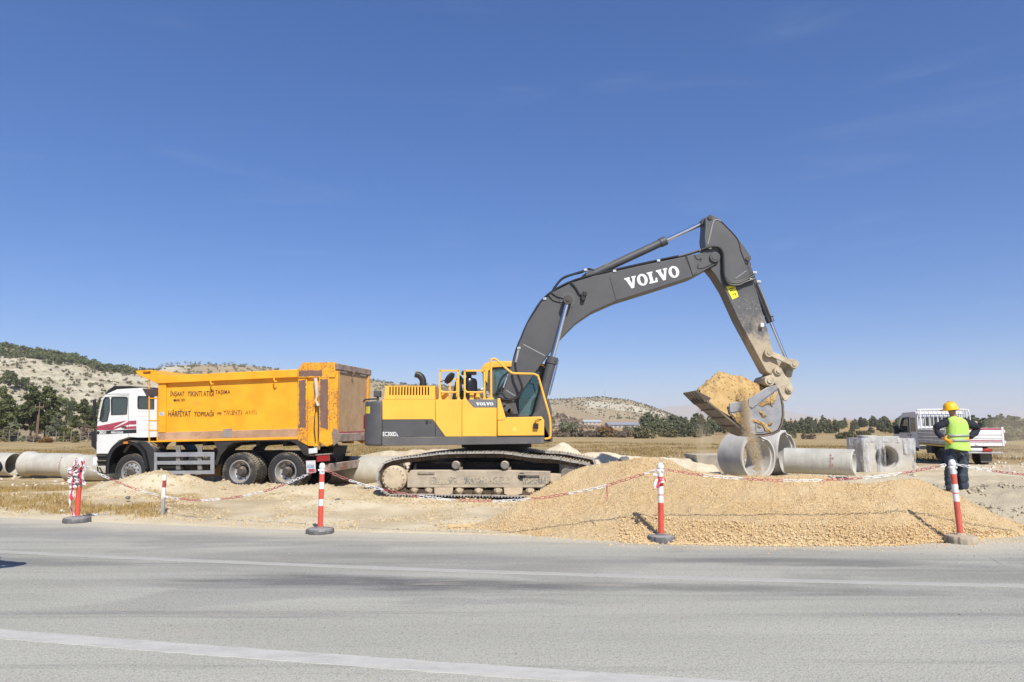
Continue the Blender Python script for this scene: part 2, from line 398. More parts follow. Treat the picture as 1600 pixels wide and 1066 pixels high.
def mat_line(name, k, lo, hi):
    t = NT(name); p = t.pos(); n1 = t.noise(t.scaled(p, (.5, 1.5, 1)), 5, 8, .75); n2 = t.noise(p, 60, 4, .7)
    c = t.mix(t.math('MULTIPLY', t.ramp(t.math('ADD', n1, t.math('MULTIPLY', n2, .4)), lo, hi), k), (.37, .362, .325), (.60, .585, .53))
    t.set(c, .85, 0, .25); t.bump(n2, .35, .005); return t.mat
def line(name, f, w, m, x0, x1, z=.004, seed=0):
    x = np.linspace(x0, x1, 400); c = f(x)
    a = c - w / 2 + fbm(x * 9, x * 0 + 1, 3, seed) * .02; b = c + w / 2 + fbm(x * 9, x * 0 + 7, 3, seed + 5) * .02
    v = np.concatenate([np.stack([x, a - .001, x * 0 - .001], -1), np.stack([x, a, x * 0 + z], -1), np.stack([x, b, x * 0 + z], -1), np.stack([x, b + .001, x * 0 - .001], -1)])
    o = np_mesh(name, v, grid_faces(400, 4), m, smooth=False); tag(o, kind='structure'); return o
line('road_marking', lambda x: 5.05 - .195 * x + .004 * x * x, .21, mat_line('worn_white_paint', .62, .40, .85), -14, 9)
line('road_marking', lambda x: 8.27 - .1537 * x + .0058 * x * x, .13, mat_line('faded_white_paint', .30, .45, .95), -14, 12, seed=4)
# crack in the asphalt at the right
cr = [G(1492, 851, .004), G(1520, 862, .004), G(1548, 872, .004), G(1565, 882, .004), G(1590, 890, .004), G(1620, 898, .004)]
mb = MB(); q = smooth_path(cr, 8)
for i in range(len(q) - 1):
    w0 = .010 + .006 * math.sin(i * 2.1); j = Vector((0, .012 * math.sin(i * 3.7), 0)); j2 = Vector((0, .012 * math.sin((i + 1) * 3.7), 0)); w1 = .010 + .006 * math.sin((i + 1) * 2.1)
    mb.add([q[i] + j, q[i + 1] + j2, q[i + 1] + j2 + Vector((0, w1, 0)), q[i] + j + Vector((0, w0, 0))], [(0, 1, 2, 3)])
tag(mb.build('road_crack', mat('crack_tar', (.07, .07, .07), .9), fix=False), kind='structure')
# ------------------------------------------------------------------ shared materials
M_black = mat('black_plastic', (.018, .018, .019), .5, dust=.25)
M_chassis = mat('oily_chassis', (.018, .017, .016), .75, dust=.3)
M_tyre = mat('tyre_rubber', (.026, .026, .027), .8, dust=.5, bump=.4, bs=60, dustcol=(.24, .21, .165))
M_tread = mat('dusty_tread_rubber', (.06, .055, .047), .9, dust=.6, bump=.5, bs=50, dustcol=(.34, .29, .21))
M_steel = mat('rim_steel', (.40, .40, .40), .45, .5, dust=.35)
M_hub = mat('rusty_hub', (.085, .075, .068), .7, .3, dust=.3)
M_chrome = mat('cylinder_rod_chrome', (.75, .76, .78), .12, 1.0, var=.02)
M_white = mat('white_cab_paint', (.74, .735, .71), .35, dust=.30, var=.06, dustcol=(.60, .54, .43))
M_alu = mat('grey_aluminium', (.46, .47, .48), .45, .6, dust=.25)
M_red = mat('dark_red_decal', (.36, .055, .085), .5, scr=.35)
M_redlamp = mat('red_lamp_lens', (.35, .02, .02), .25)
M_amber = mat('amber_lens', (.75, .22, .02), .3)
M_blackdecal = mat('black_decal', (.02, .02, .022), .5)
M_wtext = mat('white_lettering', (.82, .82, .80), .6, var=.03)
M_seat = mat('dark_upholstery', (.05, .05, .055), .8)
def glass(name, col, tr=.75):
    t = NT(name); nt = t.nt; nt.nodes.remove(t.b)
    g = t.n('ShaderNodeBsdfGlossy'); g.inputs['Color'].default_value = (.9, .95, 1, 1); g.inputs['Roughness'].default_value = .02
    tr_ = t.n('ShaderNodeBsdfTransparent'); tr_.inputs['Color'].default_value = (col[0], col[1], col[2], 1)
    fr = t.n('ShaderNodeFresnel'); fr.inputs['IOR'].default_value = 1.52
    d = t.n('ShaderNodeBsdfDiffuse'); d.inputs['Color'].default_value = (col[0] * .5, col[1] * .5, col[2] * .5, 1)
    m0 = t.n('ShaderNodeMixShader'); m0.inputs[0].default_value = tr; t.l(d.outputs[0], m0.inputs[1]); t.l(tr_.outputs[0], m0.inputs[2])
    m = t.n('ShaderNodeMixShader'); t.l(t.math('ADD', t.math('MULTIPLY', fr.outputs[0], .9), .03), m.inputs[0]); t.l(m0.outputs[0], m.inputs[1]); t.l(g.outputs[0], m.inputs[2])
    t.l(m.outputs[0], t.out.inputs['Surface']); return t.mat
M_glass = glass('cab_glass', (.50, .56, .52), .82)
M_tealglass = glass('teal_cab_glass', (.42, .68, .68), .72)

def text_mesh(body, x0, z0, x1, z1, y, rot=0.0, bold=0.0, shear=0.0):
    """letters as a thin raised mesh standing in the local x-z plane inside the given box"""
    cu = bpy.data.curves.new('lettering', 'FONT'); cu.body = body; cu.size = 1; cu.extrude = .004; cu.offset = bold; cu.resolution_u = 3; cu.shear = shear
    o = bpy.data.objects.new('lettering', cu); COL.objects.link(o); bpy.context.view_layer.update()
    me = bpy.data.meshes.new_from_object(o.evaluated_get(bpy.context.evaluated_depsgraph_get()))
    bpy.data.objects.remove(o); n = len(me.vertices); v = np.empty(n * 3, np.float32); me.vertices.foreach_get('co', v); v = v.reshape(-1, 3)
    lo = v.min(0); hi = v.max(0); v = (v - lo) / np.maximum(hi - lo, 1e-6)
    dx, dz = x1 - x0, z1 - z0; c, s = math.cos(rot), math.sin(rot); a, b = v[:, 0] * dx, v[:, 1] * dz
    w = np.stack([x0 + a * c - b * s, y - v[:, 2] * .004, z0 + a * s + b * c], -1)
    me.vertices.foreach_set('co', w.astype(np.float32).ravel()); me.update(); return me
def put_text(parent, body, x0, z0, x1, z1, y, m, name='lettering', **kw):
    me = text_mesh(body, x0, z0, x1, z1, y, **kw); me.name = name; me.materials.clear(); me.materials.append(m)
    o = bpy.data.objects.new(name, me); COL.objects.link(o); o.parent = parent; return o
LET = {'V': (1.1, [[(0, 1), (.52, 1), (.52, .86), (.45, .86), (.62, .36), (.78, .86), (.70, .86), (.70, 1), (1.12, 1), (1.12, .86), (1.02, .86), (.70, 0), (.44, 0), (.1, .86), (0, .86)]]),
       'L': (.85, [[(0, 1), (.55, 1), (.55, .86), (.43, .86), (.43, .14), (.62, .14), (.70, .38), (.84, .38), (.82, 0), (0, 0), (0, .14), (.12, .14), (.12, .86), (0, .86)]]),
       'O': (1.02, [[(.5 + .51 * math.cos(i * math.pi / 12), .5 + .52 * math.sin(i * math.pi / 12)) for i in range(24)], [(.5 + .21 * math.cos(i * math.pi / 12), .5 + .36 * math.sin(i * math.pi / 12)) for i in range(24)]])}
def slab_word(parent, word, x0, z0, w, h, y, rot, m, name='lettering'):
    tot = sum(LET[c][0] + .06 for c in word); k = w / tot; mb = MB(); cx = 0; c_, s_ = math.cos(rot), math.sin(rot)
    for ch in word:
        wd, loops = LET[ch]
        L = [[(x0 + (cx + a) * k * c_ - b * h * s_, z0 + (cx + a) * k * s_ + b * h * c_) for a, b in lp] for lp in loops]
        mb.prism(L[0], y - .004, y, L[1:]); cx += wd + .06
    return mb.build(name, m, parent, smooth=0)

# ------------------------------------------------------------------ wheels (axle along local y, outer face towards -y)
def wheel(parent, cx, cz, y0, Rr, wdt, deep, dual):
    root = None
    def tyre(yy, nm):
        mb = MB(); rr = Rr * .60
        prof = [(rr - .02, .07), (rr, .03), (rr + .03, .012), (Rr * .80, 0), (Rr - .05, .012), (Rr - .015, .035), (Rr - .012, wdt - .035), (Rr - .05, wdt - .012), (Rr * .80, wdt), (rr + .03, wdt - .012), (rr, wdt - .03), (rr - .02, wdt - .07)]
        mb.lathe(prof, (cx, yy, cz), (0, 1, 0), 48)
        mb.lathe([(Rr * .70, -.004), (Rr * .72, -.006), (Rr * .74, -.004)], (cx, yy + .006, cz), (0, 1, 0), 48)
        n = 44
        for i in range(n):
            for row, off in ((.012, 0), (wdt * .36, .5), (wdt * .68, 0)):
                a = 2 * math.pi * (i + off) / n; d = Vector((math.cos(a), 0, math.sin(a))); tdir = Vector((-math.sin(a), 0, math.cos(a)))
                c = Vector((cx, yy + row + wdt * .15, cz)) + d * (Rr - .012); hw = Rr * math.pi / n * .62
                vs = [c + tdir * (hw * q) + Vector((0, wdt * .15 * r, 0)) + d * (.014 * s) for q in (-1, 1) for r in (-1, 1) for s in (-1, 1)]
                mb.add(vs, [(0, 1, 3, 2), (4, 6, 7, 5), (0, 4, 5, 1), (2, 3, 7, 6), (0, 2, 6, 4), (1, 5, 7, 3)], 1)
        return mb.build(nm, [M_tyre, M_tread], parent, smooth=30)
    t = tyre(y0, 'wheel'); rr = Rr * .60
    mb = MB()
    if deep:
        mb.lathe([(rr + .012, .02), (rr + .005, .008), (rr - .02, .012), (rr - .03, .05), (rr - .045, .10), (rr - .06, .18), (rr * .62, .21), (rr * .55, .21), (rr * .5, .24), (0, .24)], (cx, y0, cz), (0, 1, 0), 40)
    else:
        mb.lathe([(rr + .012, .02), (rr + .005, .008), (rr - .02, .012), (rr - .035, .04), (rr * .86, .07), (rr * .80, .035), (rr * .55, .005), (rr * .46, -.0), (rr * .44, .03), (0, .03)], (cx, y0, cz), (0, 1, 0), 40)
    mb.build('rim', M_steel, t, smooth=30)
    mb = MB(); hy = y0 + (.03 if deep else -.055); base = y0 + (.24 if deep else .03)
    mb.lathe([(rr * .48, base - y0), (rr * .46, (.12 if deep else .0)), (rr * .36, (.09 if deep else -.03)), (rr * .33, hy - y0 + .02), (rr * .28, hy - y0), (0, hy - y0)], (cx, y0, cz), (0, 1, 0), 24)
    for i in range(10):
        a = 2 * math.pi * i / 10; r0 = rr * (.53 if deep else .52); c = Vector((cx + r0 * math.cos(a), y0, cz + r0 * math.sin(a)))
        yb = .21 if deep else .006; mb.cyl(c + Vector((0, yb, 0)), c + Vector((0, yb - .035, 0)), .016, n=6)
    mb.build('hub', M_hub, t, smooth=30)
    for i in range(10 if not deep else 8):
        a = 2 * math.pi * (i + .5) / (10 if not deep else 8); r0 = rr * (.72 if not deep else .70); c = Vector((cx + r0 * math.cos(a), y0 + (.022 if not deep else .196), cz + r0 * math.sin(a)))
        mb = MB(); mb.cyl(c + Vector((0, .004, 0)), c + Vector((0, -.006, 0)), rr * .075, n=12); mb.build('vent_hole', M_black, t, smooth=30)
    if dual: tyre(y0 + wdt + .05, 'wheel')
    return t

# ------------------------------------------------------------------ tipper truck
TO = Vector((-5.03, 20.0, -.22)); TYAW = R_(-10)
FT = Frame(TO, TYAW)
truck = thing('tipper_truck', 'orange tipper truck with white cab, rusty rear and worn black lettering', 'dump truck', TO, TYAW)
W_ = 2.5
def c2(cx, cy): return (130 + cx / 4.635, 560 + cy / 4.635)          # measuring helpers: enlarged detail -> photo position
def c1(cx, cy): return (200 + cx / 3.5525, 530 + cy / 3.5525)
def orange(name, rust, scr=.3, dust=.15, rs=12, soft=.06, bk=.16):
    t = NT(name); co = t.coord(); n1 = t.noise(co, 1.5, 5); n2 = t.noise(co, rs, 8, .75); n3 = t.noise(co, .9, 3); n4 = t.noise(co, 3.5, 6, .65)
    c = t.mix(t.ramp(n1, .3, .7), (.84, .35, .014), (.95, .44, .026))
    c = t.mix(t.math('MULTIPLY', t.ramp(n4, .52, .8), .55), c, (.70, .30, .06))
    st = t.noise(t.scaled(co, (3.5, 3.5, .22)), 3, 6, .7); c = t.mix(t.math('MULTIPLY', t.ramp(st, .56, .74), .45), c, (.56, .25, .06))
    sx = t.n('ShaderNodeSeparateXYZ'); t.l(co, sx.inputs[0])
    bias = t.math('MULTIPLY', t.ramp(sx.outputs[0], -4.0, -.3), bk)            # the rear end of the body has taken more knocks
    f = t.ramp(t.math('ADD', t.math('ADD', n2, t.math('MULTIPLY', n3, .5)), bias), 1.06 - rust, 1.06 - rust + soft)
    c = t.mix(f, c, t.mix(t.noise(co, 40, 3), (.14, .07, .045), (.32, .17, .10)))
    sc = t.ramp(t.noise(t.scaled(co, (.6, 1, 9)), 6, 7, .75), .76 - scr * .15, .80 - scr * .15)
    c = t.mix(t.math('MULTIPLY', sc, .5), c, (.88, .55, .2))
    dn = t.ramp(t.noise(co, 2, 7, .7), .70 - dust, .95 - dust); c = t.mix(t.math('MULTIPLY', dn, .7), c, TAN)
    t.set(c, .5, 0, .4); t.bump(t.noise(co, 4, 4), .12, .02); return t.mat
def tail_mat():
    t = NT('weathered_tailgate'); co = t.coord(); st = t.noise(t.scaled(co, (9, 9, .5)), 3, 7, .75); n = t.noise(co, 2.5, 6, .65); z = t.n('ShaderNodeSeparateXYZ'); t.l(co, z.inputs[0])
    c = t.mix(t.ramp(n, .3, .7), (.42, .25, .115), (.54, .35, .18)); c = t.mix(t.math('MULTIPLY', t.ramp(st, .42, .62), .65), c, (.36, .27, .18)); c = t.mix(t.math('MULTIPLY', t.ramp(st, .60, .70), .6), c, (.58, .52, .42))
    c = t.mix(t.math('MULTIPLY', t.ramp(t.math('ADD', z.outputs[2], n), 2.35, 1.75), .45), c, (.36, .15, .10)); t.set(c, .85); return t.mat
M_or = orange('orange_body_paint', .05, dust=.08, rs=20, soft=.05, bk=.19); M_orr = orange('rusted_orange_paint', .165, .7, .16, 22, .14)
M_rust = mat('bare_rusty_steel', (.30, .235, .19), .8, .1, var=.3, vs=5, rust=.16, dust=.35, bump=.3, bs=25, dustcol=(.46, .38, .29))
M_tail = tail_mat()
def rustplate():
    t = NT('mottled_rust_plate'); co = t.coord(); n = t.noise(co, 16, 7, .75); n2 = t.noise(t.scaled(co, (1, 1, .4)), 6, 5, .6); c = t.mix(n2, (.12, .068, .050), (.25, .15, .115)); c = t.mix(t.ramp(n, .62, .70), c, (.74, .36, .07)); c = t.mix(t.ramp(t.noise(co, 40, 3), .68, .74), c, (.5, .44, .36)); t.set(c, .85); return t.mat
def tp(name, pts, d0, d1, m, bevel=.008, ref=0.0, parent=None, holes=()):
    mb = MB(); mb.prism(FT.poly(pts, ref), d0, d1, [FT.poly(h, ref) for h in holes]); return mb.build(name, m, parent or truck, bevel=bevel)
# -- cab
cab_out = [(150.5, 709), (150.5, 690), (151, 668), (151.5, 655), (158, 622.5), (165.8, 616), (183, 608.3), (223, 606), (246, 616), (247, 683), (228, 684), (214, 684), (201, 683), (186, 688), (175.5, 698), (169.5, 709)]
wq = [c2(165, 280), c2(188, 284), c2(192, 300), c2(192, 375), c2(175, 455), c2(140, 460), c2(121, 450), c2(128, 390), c2(148, 300)]
wd = [c2(207, 283), c2(316, 280), c2(321, 288), c2(320, 340), c2(316, 405), c2(204, 410), c2(203, 300)]
wr = [c2(400, 275), c2(514, 275), c2(514, 368), c2(400, 365), c2(396, 355), c2(396, 285)]
cab = None
mb = MB(); po = FT.poly(cab_out, .05); hp = [FT.poly(h, .05) for h in (wq, wd, wr)]
mb.prism(po, .05, .09, hp); mb.prism(po, W_ - .09, W_ - .05, hp)
top = FT.poly([(158, 622.5), (165.8, 616), (183, 608.3), (223, 606), (246, 616)], .05); mb.strip(top, .09, W_ - .09, -.04)
mb.strip(FT.poly([(150.5, 709), (150.5, 690), (151, 668), (151.5, 655)], .05), .09, W_ - .09, -.04)
mb.strip(FT.poly([(246, 616), (247, 683)], .05), .09, W_ - .09, -.03)
mb.strip(FT.poly([(247, 683), (214, 684), (201, 683), (186, 688), (175.5, 698), (169.5, 709)], .05), .09, W_ - .09, -.03)
cab = mb.build('cab', M_white, truck, bevel=.012)
mb = MB(); mb.strip(FT.poly([(151.5, 655), (158, 622.5)], .05), .10, W_ - .10, -.012); mb.build('windscreen', M_glass, cab)
for nm, wp in (('door_window', wd), ('quarter_window', wq), ('rear_side_window', wr)):
    for a, b in ((.064, .070), (W_ - .070, W_ - .064)):
        mb = MB(); mb.prism(FT.poly(wp, .05), a, b); mb.build(nm, M_glass, cab, smooth=0)
    mb = MB(); pl = [Vector((x, .046, z)) for x, z in FT.poly(wp, .05)]; mb.tube(pl, .012, 6, True); mb.build('window_seal', M_black, cab)
mb = MB()      # door shut lines and sleeper ribs
for a in ([(151.5, 690), (152, 656), (160, 621), (200, 617.5)], [(200.5, 617), (200.5, 682)], [(166, 616.3), (203, 615.5)]):
    mb.tube([Vector((x, .048, z)) for x, z in FT.poly(a, .05)], .006, 5)
mb.build('door_seam', mat('shadow_gap', (.10, .10, .10), .8), cab)
mb = MB()
for v in (643, 650, 657, 664, 671): mb.bar(FT.p3(214, v, .049), FT.p3(240, v, .049), .010, .008)
mb.build('side_rib', M_white, cab)
mb = MB(); a = FT.p3(190, 667.2, .035); mb.box(a.x, a.x + .16, .02, .05, a.z - .02, a.z + .02); mb.build('door_handle', M_black, cab, bevel=.006)
mb = MB(); mb.prism(FT.poly([(158, 622), (165.6, 609.6), (176, 602.5), (201, 603), (218, 605.3), (183, 606.5), (166, 614)], .05), .12, W_ - .12); mb.build('roof_deflector', M_black, cab, bevel=.01)
mb = MB(); mb.prism(FT.poly([(222, 607), (247, 609), (247, 619), (229, 619)], .03), .03, W_ - .03); mb.build('roof_rear_cap', mat('dark_tarpaulin', (.06, .045, .04), .8), cab, bevel=.01)
# decals
for k, (pts, m) in enumerate((([(98, 493), (318, 449), (228, 497), (205, 520), (98, 521)], M_red), ([(300, 472), (335, 453), (385, 450), (385, 478), (330, 480), (215, 519), (190, 520)], M_red), ([(325, 494), (385, 490), (385, 510), (290, 514)], M_red), ([(98, 528), (385, 514), (385, 541), (98, 551)], M_blackdecal))):
    mb = MB(); mb.prism(FT.poly([c2(*q) for q in pts], .046), .0445, .0485); mb.build('stripe', m, cab, smooth=0)
def tt(s, u0, v0, u1, v1, d, m, fr=FT, par=truck, **kw):
    x0, z0 = fr.p(u0, v1, d); x1, z1 = fr.p(u1, v0, d); return put_text(par, s, x0, z0, x1, z1, d, m, **kw)
tt('3031', *c2(116, 528), *c2(166, 548), .0435, M_wtext, par=cab, bold=.02); tt('MERCEDES', *c2(202, 530), *c2(290, 544), .0435, M_wtext, par=cab, bold=.015)
# interior
mb = MB()
for d in (.35, 1.65): mb.prism(FT.poly([(186, 690), (214, 690), (216, 645), (206, 640), (203, 668), (186, 672)], .05), d, d + .5)
mb.prism(FT.poly([(153, 690), (165, 690), (165, 664), (153, 660)], .05), .12, W_ - .12)
mb.build('seat', M_seat, cab, bevel=.03)
mb = MB(); cwh = FT.p3(172, 655, .6); mb.lathe([(.22, 0), (.235, .012), (.22, .024), (.205, .012)], cwh, (-.5, 0, 1), 24, closed=True); mb.build('steering_wheel', M_black, cab)
# front end
mb = MB(); mb.prism(FT.poly([(142.2, 675), (150.3, 672), (150.3, 704), (142.2, 697)], .03), .03, W_ - .03); mb.build('grille', M_black, truck, bevel=.02)
mb = MB(); mb.prism(FT.poly([c2(68, 718), c2(95, 712), c2(95, 782), c2(72, 780), c2(66, 770)], 0), 0, W_); mb.build('bumper', M_white, truck, bevel=.02)
for d0, d1 in ((.06, .5), (2.0, W_ - .06)): mb = MB(); mb.prism(FT.poly([(150.5, 709.5), (168, 709.5), (165, 728), (150.5, 728)], .06), d0, d1); mb.build('step_box', M_chassis, truck, bevel=.01)
mb = MB()
for v in (713, 721): mb.bar(FT.p3(151, v, .045), FT.p3(166, v, .045), .05, .05)
mb.build('step', M_chassis, truck, bevel=.01)
mb = MB()
for a, b in ((c2(104, 786), c2(108, 825)), (c2(108, 825), c2(172, 838)), (c2(172, 838), c2(180, 800)), (c2(118, 790), c2(140, 830))): mb.bar(FT.p3(*a, .1), FT.p3(*b, .1), .03, .03)
mb.build('step_hanger', M_chassis, truck)
for d in (-.12, W_ + .08):
    mb = MB(); mb.prism(FT.poly([c2(91, 300), c2(108, 296), c2(110, 400), c2(98, 440), c2(91, 430)], 0), d, d + .05)
    for v0 in (300, 430): mb.tube([FT.p3(*c2(104, v0), 0) + Vector((0, d + .03, 0)), FT.p3(*c2(125, v0 + 8), 0) + Vector((0, .08 if d < 0 else W_ - .08, 0))], .012, 6)
    mb.build('wing_mirror', M_black, truck, bevel=.01)
# arches
arch = [c2(165, 838), c2(168, 760), c2(182, 690), c2(225, 628), c2(290, 600), c2(350, 600), c2(405, 622), c2(450, 680), c2(470, 760), c2(474, 800)]
arch_o = [c2(188, 838), c2(190, 765), c2(205, 705), c2(240, 650), c2(295, 622), c2(345, 622), c2(392, 645), c2(430, 695), c2(448, 770), c2(452, 800)]
for d0, d1 in ((-.02, .55), (W_ - .55, W_ + .02)):
    mb = MB(); pl = FT.poly(smooth_path([(q[0], q[1], 0) for q in arch], 3) and [(q.x, q.y) for q in smooth_path([(a, b, 0) for a, b in arch], 3)], 0); mb.strip(pl, d0, d1, -.03)
    if d0 < 0:
        o_ = [(q.x, q.y) for q in smooth_path([(a, b, 0) for a, b in arch_o], 3)]; i_ = [(q.x, q.y) for q in smooth_path([(a, b, 0) for a, b in arch], 3)]
        mb.prism(FT.poly(i_ + o_[::-1], 0), d0, d0 + .03)
    mb.build('wheel_arch', M_black, truck)
tp('mudguard', [c2(350, 598), c2(470, 602), c2(520, 660), c2(520, 876), c2(478, 886), c2(474, 790), c2(452, 680), c2(405, 622)], .02, .55, mat('dusty_black_guard', (.035, .034, .033), .6, dust=.3), .03)
tp('side_marker', [c2(296, 604), c2(328, 603), c2(328, 619), c2(296, 620)], -.035, 0, M_amber, .004)
# wheels
wz = .53
for u in (205,):
    s0 = FT.p(u, 738, .06)
    wheel(truck, s0[0], s0[1], .05, .535, .29, False, False)
    mb = MB(); mb.lathe([(.3, .22), (.44, .23), (.52, .25), (.535, .27), (.535, .29 + .2), (.50, .52), (0, .52)], (s0[0], W_ - .55, s0[1]), (0, 1, 0), 32); mb.build('wheel', M_tyre, truck)
for u in (374.5, 446):
    s0 = FT.p(u, 737, .06)
    wheel(truck, s0[0], s0[1], .05, .535, .27, True, True)
    mb = MB(); mb.lathe([(.3, 0), (.5, .0), (.535, .03), (.535, .24), (.5, .27), (.5, .31), (.535, .34), (.535, .56), (.5, .6), (0, .6)], (s0[0], W_ - .65, s0[1]), (0, 1, 0), 32); mb.build('wheel', M_tyre, truck)
    mb = MB(); mb.cyl((s0[0], .5, s0[1]), (s0[0], 2.0, s0[1]), .09, n=12); mb.lathe([(.0, -.3), (.2, -.22), (.27, 0), (.2, .22), (0, .3)], (s0[0], W_ / 2, s0[1]), (0, 1, 0), 16); mb.build('axle', M_chassis, truck)
s0 = FT.p(205, 738, .06); mb = MB(); mb.cyl((s0[0], .35, s0[1]), (s0[0], 2.1, s0[1]), .07, n=12); mb.build('axle', M_chassis, truck)
# chassis
mb = MB(); xa, za = FT.p(160, 700, .6); xb = -.35
for d in (.78, 1.64): mb.box(xa, xb, d, d + .08, .78, 1.06)
for x in np.linspace(xa + .3, xb - .2, 8): mb.box(x, x + .08, .86, 1.64, .84, 1.0)
mb.build('chassis', M_chassis, truck, bevel=.01)
mb = MB(); xa = FT.p(170, 700, .5)[0]; mb.box(xa, xa + 1.1, .8, 1.7, .62, 1.35); mb.box(xa + 1.1, xa + 1.9, 1.0, 1.5, .5, 1.0); mb.build('engine', M_chassis, truck, bevel=.03)
mb = MB(); x0 = FT.p(252, 720, .3)[0]; x1 = FT.p(330, 720, .3)[0]
mb.box(x0, x0 + .75, .22, .75, .40, .98); mb.cyl((x0 + .85, .5, .72), (x1 - .05, .5, .72), .24, n=20); mb.build('fuel_tank', M_chassis, truck, bevel=.05)
mb = MB(); mb.box(x0, x1 + .3, 1.75, 2.3, .40, 1.0); mb.build('fuel_tank', M_chassis, truck, bevel=.05)
mb = MB(); mb.prism(FT.poly([(300, 748), (345, 744), (345, 700), (334, 700), (334, 738), (258, 751), (258, 754)], .9), .9, 1.6); mb.build('propshaft_cover', mat('rusty_tan_steel', (.22, .15, .08), .8, rust=.05, dust=.4), truck, bevel=.02)
# side guard
M_brk = mat('tarnished_bracket', (.25, .24, .22), .6, .4, dust=.3)
mb = MB()
for ya, yb in ((627, 652), (674, 695), (729, 749)): mb.prism(FT.poly([c1(147, ya + 3), c1(478, ya), c1(478, yb), c1(147, yb + 2)], 0), -.02, .03)
mb.prism(FT.poly([c1(147, 630), c1(160, 630), c1(160, 750), c1(147, 750)], 0), -.022, .032); mb.prism(FT.poly([c1(459, 627), c1(479, 627), c1(479, 749), c1(459, 749)], 0), -.022, .032)
sg = mb.build('side_guard', M_alu, truck, bevel=.005)
for a in (268, 388): mb = MB(); mb.prism(FT.poly([c1(a, 596), c1(a + 22, 596), c1(a + 22, 725), c1(a, 725)], .05), .03, .09); mb.build('guard_bracket', M_brk, sg, bevel=.006)
# -- tipper body
def c3(cx, cy): return (180 + cx / 5.333, 560 + cy / 5.333)
tb = tp('tipper_body', [(258, 598), (466, 589), (466, 672), (258, 676)], .07, .12, M_or, .004)
for d0, d1 in ((.02, .07), (W_ - .07, W_ - .02)):
    mb = MB(); a = FT.poly([(247, 676), (466, 670), (466, 685.5), (247, 690.5)], 0)
    vs = [(a[0][0], d0 - .0 if d0 < 1 else d0, a[0][1]), (a[1][0], d0, a[1][1])]
    mb.prism(a, d0, d1); mb.build('lower_skirt', mat('worn_skirt', (.44, .27, .16), .7, var=.3, vs=1.2, rust=.12, dust=.2, scr=.6, rustcol=(.24, .12, .08)) if d0 < 1 else M_or, tb, bevel=.01)
mb = MB(); mb.prism(FT.poly([(247, 688), (466, 682.5), (466, 686.5), (247, 691)], 0), -.005, .018); mb.build('bottom_rail', M_or, tb, bevel=.005)
mb = MB()
mb.prism(FT.poly([c1(527, 500), c1(577, 497), c1(571, 545), c1(522, 548)], 0), .012, .0205); mb.build('bare_patch', mat('grey_weld_patch', (.30, .25, .22), .7, rust=.1), tb, smooth=0)
tp('body_side', [(247, 598), (470, 588), (470, 685), (247, 690)], W_ - .12, W_ - .07, M_or, .004, parent=tb)
for d0, d1 in ((-.05, .12), (W_ - .12, W_ + .05)):
    tp('top_rail', [c3(350, 150), c3(1522, 92), c3(1522, 158), c3(350, 212)], d0, d1, M_or, .015, parent=tb)
    tp('front_post', [(247, 599), (258.5, 598.5), (258.5, 676), (247, 676)], d0 + .05, d1 - .005 if d0 < 0 else d1 - .05, M_or, .012, parent=tb)
    A = 0 if d0 < 0 else 1
    def dd(a, b): return (a, b) if A == 0 else (W_ - b, W_ - a)
    tp('rear_post', [(466, 590), (480, 589.5), (480, 696), (466, 688)], *dd(-.02, .10), M_orr, .01, parent=tb)
    tp('rear_post', [(499.5, 589), (515.5, 588), (515.5, 697), (499.5, 690)], *dd(-.05, .10), M_orr, .01, parent=tb)
    tp('recess_panel', [(480, 589), (499.5, 589), (499.5, 697), (480, 697)], *dd(.03, .09), M_or, .006, parent=tb)
    if A == 0:
        rj = random.Random(5)
        def jag(pl):
            out = []
            for i in range(len(pl)):
                a, b = pl[i], pl[(i + 1) % len(pl)]; n = max(3, int(math.hypot(b[0] - a[0], b[1] - a[1]) / 1.6))
                for q in range(n): out.append((a[0] + (b[0] - a[0]) * q / n + rj.uniform(-.9, .9), a[1] + (b[1] - a[1]) * q / n + rj.uniform(-.9, .9)))
            return out
        for pl in ([(467.5, 594), (478.5, 593.5), (478.5, 668), (468, 668)], [(501, 593), (513.8, 592.5), (513.8, 672), (501.5, 668)], [(468, 580), (505, 578.5), (505, 588.5), (468, 589)]): tp('rust_patch', jag(pl), -.0525 if pl[0][0] > 480 else -.0225, -.045 if pl[0][0] > 480 else -.015, rustplate() if 'mottled_rust_plate' not in bpy.data.materials else bpy.data.materials['mottled_rust_plate'], 0, parent=tb) if pl[2][1] > 600 else tp('rust_patch', jag(pl), -.0625, -.055, bpy.data.materials['mottled_rust_plate'], 0, parent=tb)
    tp('rear_corner_top', [(466, 578.5), (474.5, 566.8), (524, 566.3), (525.5, 590), (466, 590.3)], *dd(-.06, .11), M_orr, .015, parent=tb)
    tp('corner_post', [(515.5, 588), (526, 587), (527, 690), (515.5, 697)], *dd(-.03, .10), M_orr, .01, parent=tb)
    tp('rear_foot', [(500, 684), (527, 670), (531, 690), (512, 698), (500, 690)], *dd(-.075, -.02), M_orr, .01, parent=tb)
mb = MB(); mb.box(FT.p(250, 690)[0], -.05, .10, W_ - .10, FT.p(300, 688)[1], FT.p(300, 688)[1] + .06); mb.build('body_floor', M_rust, tb)
mb = MB(); x0 = FT.p(247, 600)[0]; mb.box(x0 + .01, x0 + .07, .10, W_ - .10, FT.p(247, 689)[1], FT.p(247, 588)[1]); mb.build('front_wall', M_or, tb, bevel=.01)
for i in range(5):
    x = FT.p(270 + i * 42, 690)[0]; mb = MB(); mb.box(x, x + .12, .15, W_ - .15, FT.p(300, 688)[1] - .16, FT.p(300, 688)[1] - .002); mb.build('cross_member', M_chassis, tb)
